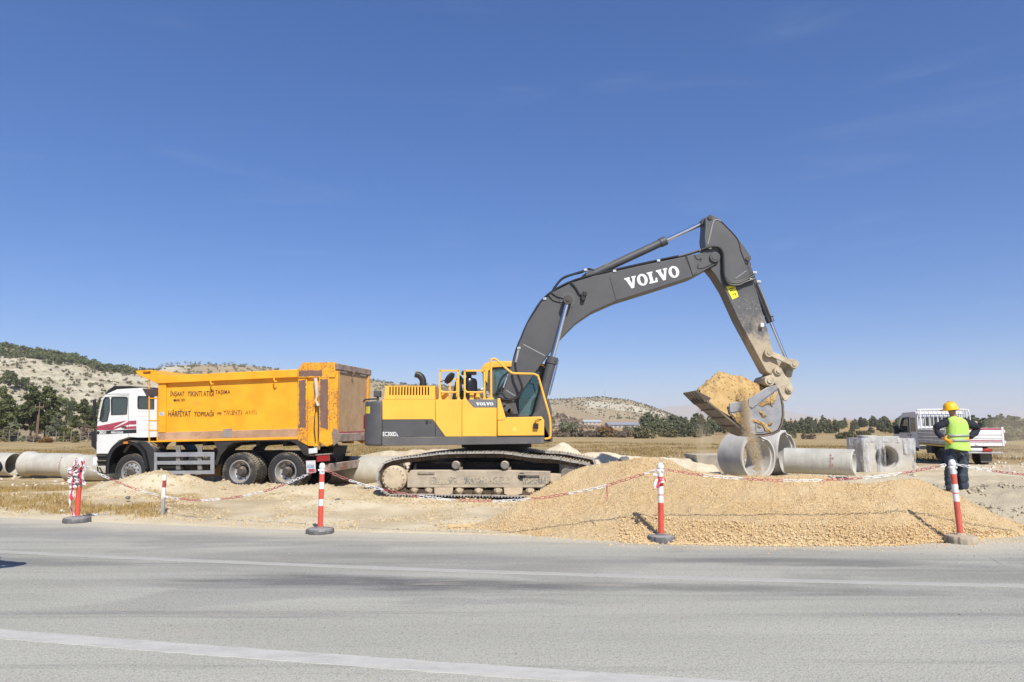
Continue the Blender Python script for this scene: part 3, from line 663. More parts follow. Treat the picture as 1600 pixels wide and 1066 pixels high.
# cab guard over the cab
gp = [c2(380, 90), c2(492, 84), c2(605, 126), c2(545, 185), c2(520, 175), c2(395, 118)]
mb = MB(); mb.strip(FT.poly([c2(378, 96), c2(492, 84), c2(605, 128)], 0), .02, W_ - .02, -.05); cg = mb.build('cab_guard', M_or, tb, bevel=.01)
for d in (0, W_ - .05): tp('guard_cheek', gp, d, d + .05, M_or, .006, parent=tb, holes=[[c2(425, 96), c2(488, 93), c2(488, 112), c2(430, 116)]])
mb = MB()
for v0, v1, u0 in ((590, 690, 233.3), (612, 690, 246)): mb.bar(FT.p3(u0, v0, .05), FT.p3(u0, v1, .05), .03, .03)
for v in (622.5, 657, 672.5, 690): mb.bar(FT.p3(233, v, .05), FT.p3(247, v, .05), .03, .03)
mb.build('ladder', M_or, tb)
mb = MB()
for a, b in (((239, 640), (239, 668)), ((239, 644), (246, 655)), ((239, 668), (248, 668))): mb.bar(FT.p3(*a, .5), FT.p3(*b, .5), .035, .035)
mb.cyl(FT.p3(240, 690, .6), FT.p3(240, 620, .6), .06); mb.build('air_pipe', M_black, truck)
for (u, v) in ((c3(803, 200)), (c3(1330, 178))):
    mb = MB(); x, z = FT.p(u, v, -.05); mb.tube([Vector((x - .02, -.06, z + .05)), Vector((x, -.10, z)), Vector((x + .04, -.11, z - .06)), Vector((x + .09, -.08, z - .05))], .022, 6); mb.build('tarp_hook', M_or, tb)
# tailgate across the rear (faces +x)
zt = FT.p(526, 568)[1]; zb = FT.p(532, 690)[1]
mb = MB(); mb.box(-.05, .03, .16, W_ - .16, zb + .22, zt - .18); tg = mb.build('tailgate', M_tail, tb, bevel=.006)
mb = MB(); mb.box(-.06, .10, -.04, W_ + .04, zt - .18, zt); mb.build('tailgate_top_beam', M_rust, tb, bevel=.02)
mb = MB(); mb.box(-.06, .09, .05, W_ - .05, zb - .02, zb + .22); mb.build('tailgate_bottom_beam', M_rust, tb, bevel=.02)
for d in (.0, W_ - .16): mb = MB(); mb.box(-.05, .08, d, d + .16, zb + .22, zt - .18); mb.build('tailgate_post', M_orr, tb, bevel=.01)
mb = MB(); mb.box(.031, .036, .2, W_ - .2, zb + .225, zb + .265); mb.build('reflective_tape', M_red, tb, smooth=0)
mb = MB(); mb.box(.031, .036, .25, .75, zt - .225, zt - .19); mb.box(.031, .036, 1.75, 2.25, zt - .225, zt - .19); mb.build('reflective_tape', M_wtext, tb, smooth=0)
mb = MB(); mb.tube([Vector((.11, 1.0, zt - .15)), Vector((.16, 1.0, zt - .22)), Vector((.10, 1.0, zt - .28))], .02, 6); mb.build('tailgate_hook', M_rust, tb)
mb = MB(); mb.prism(FT.poly([(523, 668), (529, 672), (533, 688), (522, 697), (519, 676)], -.05), -.10, -.07); mb.build('tailgate_latch', M_rust, tb, bevel=.01)
# white tarp strap on the side post
mb = MB(); mb.tube([FT.p3(493, 591, -.07), FT.p3(494.5, 605, -.08), FT.p3(495.5, 617, -.08), FT.p3(493.5, 626, -.09), FT.p3(497, 634, -.08), FT.p3(494.5, 630, -.08)], [.05, .055, .045, .03, .045, .02], 8); mb.build('rolled_tarp_end', mat('dirty_canvas', (.55, .50, .42), .9), tb)
mb = MB(); mb.tube([FT.p3(494, 632, -.07), FT.p3(492, 650, -.06), FT.p3(491, 668, -.04), FT.p3(493, 690, -.02)], .014, 6); mb.tube([FT.p3(497, 634, -.07), FT.p3(498, 660, -.06), FT.p3(497, 690, -.03)], .012, 6); mb.build('strap', M_black, tb)
# load: a skin of pale dirt showing above the rail
n = 40; xx = np.linspace(FT.p(252, 600)[0], -.1, n); yy = np.linspace(.13, W_ - .13, 14); XX, YY = np.meshgrid(xx, yy)
ztop = np.interp(XX, [xx[0], xx[-1]], [FT.p(247, 589)[1], FT.p(466, 578)[1]]); ZZ = ztop - .05 + .16 * np.sin(np.clip((YY - .13) / (W_ - .26), 0, 1) * math.pi) + fbm(XX * 3, YY * 3, 4, 51) * .07
M_load = mat('pale_dry_soil', (.55, .47, .37), .95, var=.2, vs=6, bump=.5, bs=30)
np_mesh('soil_load', np.stack([XX, YY, ZZ], -1).reshape(-1, 3), grid_faces(n, 14), M_load, parent=truck)
# underside details at the rear
zf = FT.p(500, 700)[1]
for d0, d1 in ((.0, .72), (W_ - .72, W_)):
    pth = [c1(492, 700), c1(496, 660), c1(520, 615), c1(590, 575), c1(700, 566), c1(800, 566), c1(905, 566), c1(960, 600), c1(990, 648), c1(1035, 650)]
    mb = MB(); mb.strip(FT.poly(pth, 0), d0, d1, .025)
    if d0 == 0:
        mb.prism(FT.poly([c1(478, 572), c1(612, 566), c1(560, 590), c1(515, 645), c1(492, 705), c1(482, 690), c1(500, 620)], 0), 0, .02)
        mb.prism(FT.poly([c1(905, 556), c1(965, 556), c1(1003, 612), c1(1003, 652), c1(975, 640), c1(940, 590)], 0), 0, .02)
    mb.build('rear_mudguard', mat('rust_stained_guard', (.035, .031, .028), .7, rust=.06, dust=.3), truck)
mb = MB(); mb.prism(FT.poly([(333, 689), (348, 688), (341, 706)], .02), .03, .05); mb.build('guard_gusset', mat('rust_brown_plate', (.16, .09, .055), .8, rust=.08), truck)
tp('mud_flap', [c1(984, 676), c1(1036, 674), c1(1038, 742), c1(988, 746)], .04, .055, mat('white_mud_flap', (.62, .62, .62), .7, dust=.25), 0)
tt('ACAR', *c1(994, 696), *c1(1034, 716), .0385, mat('blue_lettering', (.12, .28, .5), .6), bold=.02); tp('red_strip', [c1(998, 722), c1(1033, 721), c1(1033, 737), c1(999, 738)], .037, .0395, M_red, 0)
tp('number_plate', [c1(1003, 608), c1(1050, 604), c1(1051, 632), c1(1004, 636)], -.01, .01, mat('white_plate', (.66, .68, .68), .5), .003)
tp('tail_lamp', [c1(1045, 648), c1(1112, 642), c1(1112, 676), c1(1045, 682)], .02, .12, M_redlamp, .008); tp('lamp_shelf', [c1(1040, 640), c1(1118, 634), c1(1118, 641), c1(1040, 647)], .0, .3, M_rust, .004)
mb = MB(); mb.box(-.75, -.47, .5, 2.0, .80, 1.12); mb.prism([(-.7, .5), (-.47, .5), (-.30, 1.22), (-.75, 1.22)], .75, 1.75); mb.build('hinge_frame', M_chassis, truck, bevel=.02)
mb = MB(); xa = FT.p(506, 730, .1)[0]; mb.box(xa, xa + .16, .12, W_ - .12, FT.p(506, 738, .1)[1], FT.p(506, 725, .1)[1]); mb.build('underrun_bar', M_rust, truck, bevel=.015)
for d in (.7, 1.7): mb = MB(); mb.box(xa - .2, xa + .08, d, d + .1, .55, .9); mb.build('underrun_bracket', M_chassis, truck)
# side lettering
def worn(name, k):
    t = NT(name); n = t.noise(t.coord(), 22, 5, .7); t.set(t.mix(t.ramp(n, k, k + .12), (.05, .035, .02), (.86, .37, .016)), .6); return t.mat
M_let = worn('worn_black_lettering', .62); M_let2 = worn('half_gone_lettering', .53); M_let3 = worn('nearly_gone_lettering', .46)
tt('İNŞAAT', *c1(233, 282), *c1(314, 324), .066, M_let, bold=.012); tt('YIKINTI ATIĞI', *c1(330, 277), *c1(478, 319), .066, M_let, bold=.012)
tt('TAŞIMA', *c1(483, 281), *c1(568, 312), .066, M_let2, bold=.01); tt('AK 307', *c1(266, 331), *c1(320, 346), .066, M_let2, bold=.01); tp('painted_block', [c1(245, 333), c1(258, 333), c1(258, 346), c1(245, 346)], .066, .0705, M_let, 0)
tt('HÂRFİYAT', *c1(223, 388), *c1(350, 430), .066, M_let, bold=.012); tt('TOPRAĞI', *c1(365, 394), *c1(478, 430), .066, M_let2, bold=.02); tt('ve YIKINTI', *c1(490, 394), *c1(632, 422), .066, M_let3, bold=.015); tt('ATIĞI', *c1(650, 390), *c1(715, 418), .066, M_let3, bold=.01)
tp('round_sticker', [c1(175, 406), c1(200, 405), c1(200, 424), c1(175, 425)], -.004, .003, mat('pale_sticker', (.6, .62, .66), .5), 0)
tt('CC', *c1(178, 409), *c1(197, 421), -.0045, mat('sticker_blue', (.12, .2, .5), .5))
# ------------------------------------------------------------------ excavator
EO = Vector((-.29, 16.0, .06)); FE = Frame(EO, 0.0)
exc = thing('excavator', 'big yellow and grey tracked excavator lifting a full bucket', 'excavator', EO, 0)
def ymat(name, dust):
    m = mat(name, (.88, .46, .06), .42, var=.07, vs=1.2, dust=dust, scr=.12, dustcol=(.74, .52, .26)); nt_ = m.node_tree; b = nt_.nodes['Principled BSDF']; src = b.inputs['Base Color'].links[0].from_socket
    t = NT.__new__(NT); t.mat = m; t.nt = nt_; t.b = b; co = t.coord(); st = t.ramp(t.noise(t.scaled(co, (7, 7, .35)), 2.5, 6, .7), .54, .76); ch = t.ramp(t.noise(co, 30, 6, .75), .70, .74)
    c = t.mix(t.math('MULTIPLY', st, .28), src, (.62, .36, .12)); c = t.mix(t.math('MULTIPLY', ch, .6), c, (.20, .15, .10)); t.l(c, b.inputs['Base Color']); return m
M_ye = ymat('yellow_machine_paint', .12); M_ye2 = ymat('dusty_yellow_paint', .32)
M_gr = mat('charcoal_machine_paint', (.078, .078, .080), .5, var=.08, dust=.14, scr=.15)
M_grs = mat('scratched_charcoal', (.085, .085, .088), .55, var=.12, dust=.22, scr=.2)
M_lip = mat('dusty_side_sill', (.105, .102, .10), .55, var=.15, vs=2, dust=.42, scr=.3)
M_hose = mat('hydraulic_hose', (.02, .02, .021), .45)
M_mudd = mat('dry_mud_coat', (.50, .41, .285), .9, var=.16, vs=4, bump=.7, bs=26, rust=.04)
M_mudsteel = mat('muddy_steel', (.20, .18, .16), .7, .1, var=.25, vs=5, dust=.62, bump=.4, bs=30, dustcol=(.52, .43, .30))
M_shoe = mat('track_shoe_steel', (.40, .385, .36), .55, .3, var=.25, dust=.40, bump=.3, bs=30)
M_link = mat('track_chain_steel', (.085, .058, .036), .85, .0, var=.35, dust=.16)
M_scr = mat('scoured_steel', (.35, .35, .355), .45, .5, var=.16, vs=5, scr=.5, dust=.42, dustcol=(.56, .46, .32))
TW = 2.95
def k3(cx, cy): return (560 + cx / 6.664, 560 + cy / 6.664)
def k4(cx, cy): return (740 + cx / 5.925, 540 + cy / 5.925)
def k5(cx, cy): return (800 + cx / 3.3304, 320 + cy / 3.3304)
def k8(cx, cy): return (1080 + cx / 4.635, 330 + cy / 4.635)
def k7(cx, cy): return (780 + cx / 4.844, 420 + cy / 4.844)
def ep(name, pts, d0, d1, m, bevel=.01, ref=0.0, parent=None, holes=()):
    mb = MB(); mb.prism(FE.poly(pts, ref), d0, d1, [FE.poly(h, ref) for h in holes]); return mb.build(name, m, parent or exc, bevel=bevel)
# counterweight: plan outline with rounded corners
x0, zt = FE.p(566.5, 626.0); x1, zb = FE.p(596.4, 697)
def cwplan(xl, xr, r, d0=0, d1=TW):
    pts = [(xr, d0)] + [(xl + r - r * math.sin(R_(a)), d0 + r - r * math.cos(R_(a))) for a in range(0, 91, 10)]
    pts += [(xl - .10 * math.sin(math.pi * t), d0 + r + (d1 - d0 - 2 * r) * t) for t in (.25, .5, .75)]
    return pts + [(xl + r - r * math.cos(R_(a)), d1 - r + r * math.sin(R_(a))) for a in range(0, 91, 10)] + [(xr, d1)]
mb = MB(); mb.plan(cwplan(x0, x1, .34), zb, zt); cw = mb.build('counterweight', M_grs, exc, bevel=.05, seg=3)
mb = MB()
for zz in (FE.p(570, 640)[1],):
    pl = [(xq, yq) for xq, yq in cwplan(x0, x1, .34)[4:8]]
    for i in range(3):
        a, b = pl[i], pl[i + 1]; n_ = Vector((a[1] - b[1], b[0] - a[0], 0)).normalized() * -.006
        mb.add([(a[0] - .004, a[1] - .004, zz - .09), (b[0] - .004, b[1] - .004, zz - .09), (b[0] - .004, b[1] - .004, zz + .07), (a[0] - .004, a[1] - .004, zz + .07)], [(0, 1, 2, 3)])
mb.build('warning_sticker', mat('yellow_sticker', (.70, .56, .05), .5), cw, fix=False)
mb = MB(); xr_, zr_ = FE.p(571, 655); mb.box(xr_ - .12, xr_ - .02, .35, .42, zr_ - .22, zr_ + .10); mb.build('reflector', M_redlamp, cw)
# turret deck and body
ep('deck_sill', [(597, 683.6), (850.5, 681.6), (850.5, 693), (845, 693.5), (597, 696.8)], .01, TW - .01, M_lip, .02)
ep('engine_door', [(597.2, 624.7), (679.6, 624.5), (679.6, 659.8), (675.5, 655.3), (597.2, 655.8)], .02, .3, M_ye, .008)
ep('engine_door_lower', [(597.2, 656), (675.4, 655.5), (679.6, 660.2), (679.6, 682.8), (597.2, 683)], .025, .3, M_gr, .006)
ep('pump_door', [(680.2, 624.5), (721.3, 624.4), (721.3, 682.2), (696, 682.4), (680.2, 660.6)], .02, .3, M_ye, .008)
ep('pump_door_wedge', [(680.2, 661.2), (695.6, 682.5), (680.2, 682.7)], .025, .3, M_gr, .004)
ep('tank_panel', [(721.9, 624.4), (728.8, 624.4), (740, 637), (776, 636.9), (776, 681.8), (721.9, 682.1)], .02, .3, M_ye2, .008)
ep('name_panel', [(729.2, 624.3), (776, 624.1), (776, 636.6), (740.2, 636.7)], .015, .3, mat('grey_name_panel', (.16, .16, .16), .5, dust=.25), .004)
ep('body_core', [(597.5, 625.5), (776, 625), (776, 683), (597.5, 684)], .06, TW - .02, M_gr, .01)
ep('front_step_panel', [k4(219, 490), k4(243, 487), k4(303, 688), k4(219, 691)], .02, .5, M_ye, .01)
ep('tool_box', [(777.3, 657.4), (788.2, 657), (791.8, 652.2), (846.5, 651), (850.3, 656.8), (850.3, 680.8), (777.3, 681.4)], .0, .85, M_ye, .012)
tb_ = ep('tool_box_seal', [(777.3, 681.3), (850.3, 680.7), (850.3, 682), (777.3, 682.4)], .0, .8, M_black, 0)
slab_word(exc, 'VOLVO', FE.p(743.8, 633.6)[0], FE.p(743.8, 633.6)[1], (771 - 743.8) / 1107 * 16, 4.7 / 1107 * 16, .014, 0, M_wtext)
tt('EC300D', *k3(254, 766), *k3(396, 812), .0225, M_wtext, fr=FE, par=exc, bold=.014); tt('L', *k3(400, 786), *k3(420, 812), .0225, M_wtext, fr=FE, par=exc, bold=.02)
mb = MB(); mb.box(*sorted((FE.p(801, 669)[0], FE.p(806.5, 669)[0])), -.004, .001, FE.p(801, 674)[1], FE.p(801, 668)[1]); mb.build('small_sticker', mat('pale_yellow_sticker', (.85, .62, .12), .5), exc, smooth=0)
mb = MB(); x, z = FE.p(837, 665); mb.box(x - .05, x + .06, -.07, .0, z - .07, z + .05); mb.tube([Vector((x, -.04, z + .05)), Vector((x - .02, -.05, z + .10)), Vector((x + .07, -.04, z + .14)), Vector((x + .15, .02, z + .13))], .01, 6); mb.build('work_lamp', M_black, exc, bevel=.01)
mb = MB(); a, b = FE.p(665, 656.3), FE.p(674, 663)
mb.box(a[0], a[0] + .05, .018, .026, b[1], a[1] - .01); mb.box(a[0] + .09, a[0] + .12, .018, .026, b[1] + .02, b[1] + .05); mb.build('door_lock', M_black, exc)
# bonnet with louvres
x0, z0 = FE.p(599.8, 624.2); x1, z1 = FE.p(679.3, 602.8); mb = MB()
lv = []
za, zc = FE.p(608, 617.4)[1], FE.p(608, 603.9)[1]
for i in range(14):
    xa = FE.p(607.9 + i * 4.63, 610)[0]; lv.append([(xa, za), (xa + .032, za), (xa + .032, zc), (xa, zc)])
mb.prism([(x0, z0), (x1, z0), (x1, z1), (x0 + .02, z1)], .03, .07, lv); mb.box(x0 + .001, x1 - .001, .075, 2.6, z1 - .04, z1 - .002); mb.box(x0 + .001, x0 + .04, .075, 2.6, z0, z1 - .045); mb.box(x1 - .04, x1 - .001, .075, 2.6, z0, z1 - .045); mb.box(x0 + .04, x1 - .04, 2.55, 2.6, z0, z1 - .045)
bon = mb.build('bonnet', M_ye, exc, smooth=20)
mb = MB(); mb.box(x0 + .1, x1 - .1, .5, 2.4, z0, z1 - .10); mb.build('engine_block', M_chassis, bon)
mb = MB()
for i in range(3): xb = FE.p(618 + i * 23, 621)[0]; mb.cyl((xb, .03, FE.p(618, 621)[1]), (xb, .02, FE.p(618, 621)[1]), .012, n=8)
mb.build('bolt', M_chrome, bon)
mb = MB(); pth = smooth_path([FE.p3(661, 604, 1.6), FE.p3(661, 596, 1.6), FE.p3(659, 590.5, 1.6), FE.p3(655, 586.5, 1.6), FE.p3(649, 584.5, 1.6)], 5); mb.tube(pth, .085, 14); mb.build('exhaust_pipe', M_black, exc)
mb = MB(); a = FE.p3(590.5, 616.5, .45); mb.box(a.x - .09, a.x + .07, .38, .54, a.z - .06, a.z + .09); mb.box(a.x - .03, a.x + .02, .42, .5, a.z - .14, a.z - .06); mb.build('rear_camera', M_gr, exc, bevel=.015)
mb = MB(); mb.tube(smooth_path([FE.p3(568, 629, .9), FE.p3(570, 625, .9), FE.p3(578, 624, .9), FE.p3(588, 623.5, .9)], 4), .02, 6); mb.build('lifting_loop', M_black, exc)
# guard rails
def rail(pts, d, r=.022, name='guard_rail'):
    mb = MB(); mb.tube([FE.p3(u, v, d) for u, v in pts], r, 8); return mb.build(name, M_ye, exc)
for us, d in (((687.6, 716.4), .12), ((726.2, 757), .12)):
    mb = MB()
    for u in us: mb.bar(FE.p3(u, 625, d), FE.p3(u, 579, d), .045, .04)
    mb.bar(FE.p3(us[0] - .5, 579.3, d), FE.p3(us[1] + .5, 579.3, d), .045, .04); mb.tube(smooth_path([FE.p3(us[0], 609, d), FE.p3(us[0] + 3, 612.6, d), FE.p3(us[0] + 8, 613, d), FE.p3(us[1] - 6, 613, d), FE.p3(us[1], 611.5, d)], 3), .022, 8)
    for u in us: mb.prism(FE.poly([(u - 2.5, 625), (u + 3, 625), (u + 2, 621), (u - 1.6, 621)], d), d - .02, d + .04)
    mb.build('guard_rail', M_ye, exc)
mb = MB()
for a, b in (((703, 624), (703, 592)), ((714, 624), (714, 592)), ((703, 592.5), (714, 592.5)), ((690, 612.5), (703, 612.5))): mb.bar(FE.p3(*a, 1.0), FE.p3(*b, 1.0), .045, .04)
mb.build('guard_rail', M_ye, exc)
mb = MB(); mb.tube(smooth_path([FE.p3(*q, .1) for q in ((767.3, 622), (767.3, 600), (767.3, 566), (769, 561.6), (772, 560.8), (775.6, 562.2), (786, 571.5), (797.4, 581.2), (802.4, 583.3), (818, 584), (833, 584.4), (838.5, 586.5), (841.4, 590), (850, 620), (858, 648), (860, 661.5), (860, 680), (858.2, 684.6), (851, 686))], 4), .026, 8); mb.prism(FE.poly([(759, 624.5), (772, 624.5), (770, 620.5), (765, 620.5)], .1), .05, .16); mb.build('hand_rail', M_ye, exc)
# mirror, air cleaner, fillers
mb = MB(); cen = FE.p3(702.5, 591, .05); dirv = Vector((.62, .15, .78)).normalized(); nrm = Vector((-.62, .55, .5)).normalized(); nrm = (nrm - dirv * nrm.dot(dirv)).normalized(); sdv = dirv.cross(nrm)
ring = [cen + dirv * (.15 * math.cos(R_(a))) + sdv * (.10 * math.sin(R_(a))) for a in range(0, 360, 20)]
vs = [q + nrm * .025 for q in ring] + [q - nrm * .025 for q in ring]; m_ = len(ring)
mb.add(vs, [tuple(range(m_)), tuple(range(2 * m_ - 1, m_ - 1, -1))] + [(i, (i + 1) % m_, (i + 1) % m_ + m_, i + m_) for i in range(m_)]); mb.tube([FE.p3(687.8, 597, .1), cen], .012, 6); mb.build('mirror', M_black, exc, bevel=.01)
ax_, az_ = FE.p(732.5, 606, .9); mb = MB()
sc_ = 16.9 / 1107
mb.lathe([(0, 0), (13.3 * sc_, 0), (13.5 * sc_, 6 * sc_), (13.3 * sc_, 17 * sc_), (11.5 * sc_, 21.5 * sc_), (8 * sc_, 23 * sc_), (4.2 * sc_, 23.4 * sc_), (4.2 * sc_, 28 * sc_), (11.2 * sc_, 28 * sc_), (11.8 * sc_, 30 * sc_), (10.4 * sc_, 34.5 * sc_), (0, 35.2 * sc_)], (ax_, .9, az_ - .12), (0, 0, 1), 28); mb.cyl((ax_, .9, az_ - .5), (ax_, .9, az_ - .12), .17, n=20)
ac = mb.build('air_cleaner', mat('gloss_black_canister', (.015, .015, .016), .25), exc)
mb = MB()
for i in range(22): a = 2 * math.pi * i / 22; c = Vector((ax_ + 11.5 * sc_ * math.cos(a), .9 + 11.5 * sc_ * math.sin(a), az_ - .12 + 31 * sc_)); mb.box(c.x - .008, c.x + .008, c.y - .008, c.y + .008, c.z - .04, c.z + .03)
mb.build('cap_fin', M_black, ac)
mb = MB(); mb.prism(FE.poly([(707, 625), (712, 598), (719, 586), (722, 590), (722, 625)], 1.2), 1.0, 1.6); mb.prism(FE.poly([(716, 606), (722, 600), (722, 622), (716, 622)], .7), .6, .8); mb.build('air_intake', M_black, exc, bevel=.02)
mb = MB(); mb.box(FE.p(719.5, 604)[0], FE.p(725, 604)[0], .5, .62, FE.p(720, 609)[1], FE.p(720, 599)[1]); mb.build('air_cleaner_bracket', M_alu, exc)
mb = MB(); a = FE.p3(737.5, 620, .3); mb.box(a.x - .05, a.x + .05, .2, .34, a.z - .08, a.z + .08); b = FE.p3(746.5, 620, .3); mb.lathe([(0, .1), (.045, .1), (.045, .03), (.06, .02), (.06, -.1)], b, (0, 0, 1), 14); mb.build('filler_cap', M_ye, exc, bevel=.006)
ep('deck_top', [(680, 625.5), (776, 624.6), (776, 626.5), (680, 627)], .03, 2.0, M_ye2, .004)
ep('deck_mesh', [(680, 625), (690, 612), (697, 613), (700, 625)], .4, .5, M_ye, .01)
mb = MB()
for a, b in (((748, 618), (764, 616)), ((752, 621), (762, 613)), ((744, 615), (757, 607)), ((755, 623), (768, 620))): mb.tube(smooth_path([FE.p3(*a, .6), FE.p3((a[0] + b[0]) / 2, (a[1] + b[1]) / 2 - 2, .5), FE.p3(*b, .55)], 4), .03, 7)
mb.build('hydraulic_fitting', M_alu, exc)
# cab on the far side
cab_o = [(759, 655), (757, 600), (756.5, 577), (760, 572), (768, 570), (790, 569), (838, 570.5), (850, 574), (852, 580), (846, 640), (844, 655)]
gw = [(766, 620), (764.5, 584), (768, 577), (790, 575.5), (806, 576), (806, 645), (770, 645)]
gf = [(811, 576.5), (840, 578), (844, 582), (838, 640), (836, 649), (811, 649)]
CD0, CD1 = 1.95, 2.92
ecab = ep('cab', cab_o, CD0, CD0 + .06, M_gr, .012, ref=CD0, holes=[gw, gf])
ep('cab_far_side', cab_o, CD1 - .06, CD1, M_gr, .012, ref=CD0, holes=[gw, gf], parent=exc)
mb = MB(); mb.strip(FE.poly([(756.2, 582), (756.2, 576.5), (760, 571.5), (768, 569.5), (790, 568.6), (838, 570), (851, 573.5)], CD0), CD0 - .03, CD1 + .03, .07); mb.build('cab_roof', M_ye, ecab, bevel=.02)
ep('roof_edge', [(755.8, 590), (755.8, 576), (759.5, 570.5), (768, 568.4), (790, 567.5), (838, 569), (838, 574.5), (790, 573.5), (770, 574.6), (763, 580), (761.5, 600)], CD0 - .05, CD0 - .005, M_ye, .01, ref=CD0, parent=ecab)
mb = MB(); mb.strip(FE.poly([(759, 655), (757, 600), (756.5, 580)], CD0), CD0 + .06, CD1 - .06, .04); mb.strip(FE.poly([(759, 655), (844, 655)], CD0), CD0 + .06, CD1 - .06, .05); mb.build('cab_back', M_gr, ecab)
for nm, g_ in (('side_window', gw), ('front_side_window', gf)):
    for d in (CD0 + .02, CD1 - .03): mb = MB(); mb.prism(FE.poly(g_, CD0), d, d + .01); mb.build(nm, M_tealglass, ecab, smooth=0)
mb = MB(); mb.strip(FE.poly([(850, 577), (844, 652)], CD0), CD0 + .06, CD1 - .06, .02); mb.build('windscreen', M_tealglass, ecab)
mb = MB(); mb.prism(FE.poly([(770, 655), (800, 655), (800, 636), (783, 634), (780, 588), (772, 586), (768, 600), (768, 640)], CD0), 2.15, 2.7); mb.build('seat', M_seat, ecab, bevel=.05)
mb = MB(); a = FE.p3(812, 643, 2.2); mb.lathe([(0, -.10), (.13, -.07), (.19, 0), (.14, .07), (0, .10)], a, (.2, -.3, 1), 9); b = FE.p3(804, 645, 2.15); mb.lathe([(0, -.06), (.12, 0), (0, .08)], b, (.5, -.3, 1), 7); mb.build('green_bundle', mat('bright_green_cloth', (.10, .62, .08), .8), exc)
# boom foot, swing frame, turntable
ep('boom_bracket', [(777.5, 657), (779, 626), (792, 620), (806, 632), (812, 657)], .95, 1.12, M_gr, .01, ref=.95); ep('boom_bracket', [(777.5, 657), (779, 626), (792, 620), (806, 632), (812, 657)], 1.78, 1.95, M_gr, .01, ref=.95)
mb = MB()
for u, v, r in ((791, 640, .12), (797, 642.5, .07), (787, 633, .06)): q = FE.p3(u, v, .9); mb.cyl(q, q + Vector((0, .08, 0)), r, n=18)
mb.build('pivot_boss', M_grs, exc, bevel=.008)
ep('cylinder_mount', [(833, 682), (838, 650), (846, 633), (857, 622), (862, 640), (863.5, 690), (852, 692)], .9, 1.1, M_gr, .012, ref=.9); ep('cylinder_mount', [(833, 682), (838, 650), (846, 633), (857, 622), (862, 640), (863.5, 690), (852, 692)], 1.9, 2.1, M_gr, .012, ref=.9)
ep('swing_frame', [(776, 652), (846, 652), (862, 690), (776, 690)], .9, 2.1, M_gr, .012, ref=.9)
mb = MB(); zc_ = FE.p(776, 694)[1]; mb.lathe([(0, .02), (.86, .02), (.86, -.10), (.76, -.10), (.76, -.30), (.84, -.30), (.84, -.42), (0, -.42)], ((776 - 800) / 1107 * 17.5 - EO.x, 1.5, zc_ - .02), (0, 0, 1), 48); mb.build('turntable', M_chassis, exc)
# boom
boom = [k4(345, 560), (783, 633), (779, 622), k4(240, 440), (797, 577), (800, 569), (809, 542), (824, 506), (845, 473), (863, 456.6), (893, 441.6), (929, 431), (1000, 415.3), (1076, 399.6), (1100, 394.8), (1112, 394.5), (1119, 396.8), (1123.5, 402.6), (1123.5, 408), (1119.5, 412.2), (1088, 429.6), (1080, 433), (1020, 452.5), (963.6, 470), (926, 486.6), (902, 503), (881, 524), (867, 541), (857, 554), (848.5, 565), (838, 580), (819, 607)]
BD0, BD1 = 1.17, 1.78
bm_o = ep('boom', boom, BD0, BD1, M_gr, .012, ref=BD0)
def onboom(pts, r, m, name, d=None, par=None, sub=5):
    mb = MB(); mb.tube(smooth_path([FE.p3(u, v, BD0 if d is None else d) + Vector((0, -.0, 0)) for u, v in pts], sub), r, 7); return mb.build(name, m, par or bm_o)
slab_word(bm_o, 'VOLVO', FE.p(980, 452.5, BD0)[0], FE.p(980, 452.5, BD0)[1], (1064 - 974.5) / 1107 * 17.17, 18.5 / 1107 * 17.17, BD0 - .001, R_(14.2), M_wtext)
def seam(a, b, m, w=.02):
    mb = MB(); mb.bar(FE.p3(*a, BD0 - .003), FE.p3(*b, BD0 - .003), w, .006, up=(0, 0, 1)); return mb.build('weld_seam', m, bm_o, smooth=0)
M_seam = mat('pale_weld_line', (.34, .34, .35), .5); M_dk = mat('dark_gap_line', (.03, .03, .03), .7)
seam(k5(60, 727), k5(172, 786), M_seam); seam(k4(300, 412), k4(395, 474), M_seam); seam(k5(508, 375), k5(543, 500), M_dk, .012); seam(k5(903, 268), k5(938, 352), M_dk, .03)
ep('tip_plate', [k5(908, 268), k5(935, 262), k5(962, 352), k5(940, 368)], BD0 - .02, BD0, M_grs, .006, ref=BD0, parent=bm_o)
for a in ([k5(950, 262), k5(965, 285), k5(985, 280), k5(978, 295)], [k5(970, 310), k5(968, 330), k5(1000, 328), k5(1060, 300)]): onboom(a, .012, M_dk, 'weld_seam', BD0 - .002)
mb = MB(); q = FE.p3(*k5(1057, 271), BD0 - .05); mb.cyl(q, q + Vector((0, BD1 - BD0 + .10, 0)), .13, n=24); q2 = q + Vector((0, -.012, 0)); mb.cyl(q2, q, .085, n=20); mb.build('tip_pin', M_gr, bm_o, bevel=.006)
mb = MB(); q = FE.p3(887, 469.5, BD0 - .012); mb.cyl(q, q + Vector((0, .03, 0)), .20, n=28); mb.build('pin_boss', M_grs, bm_o, bevel=.006)
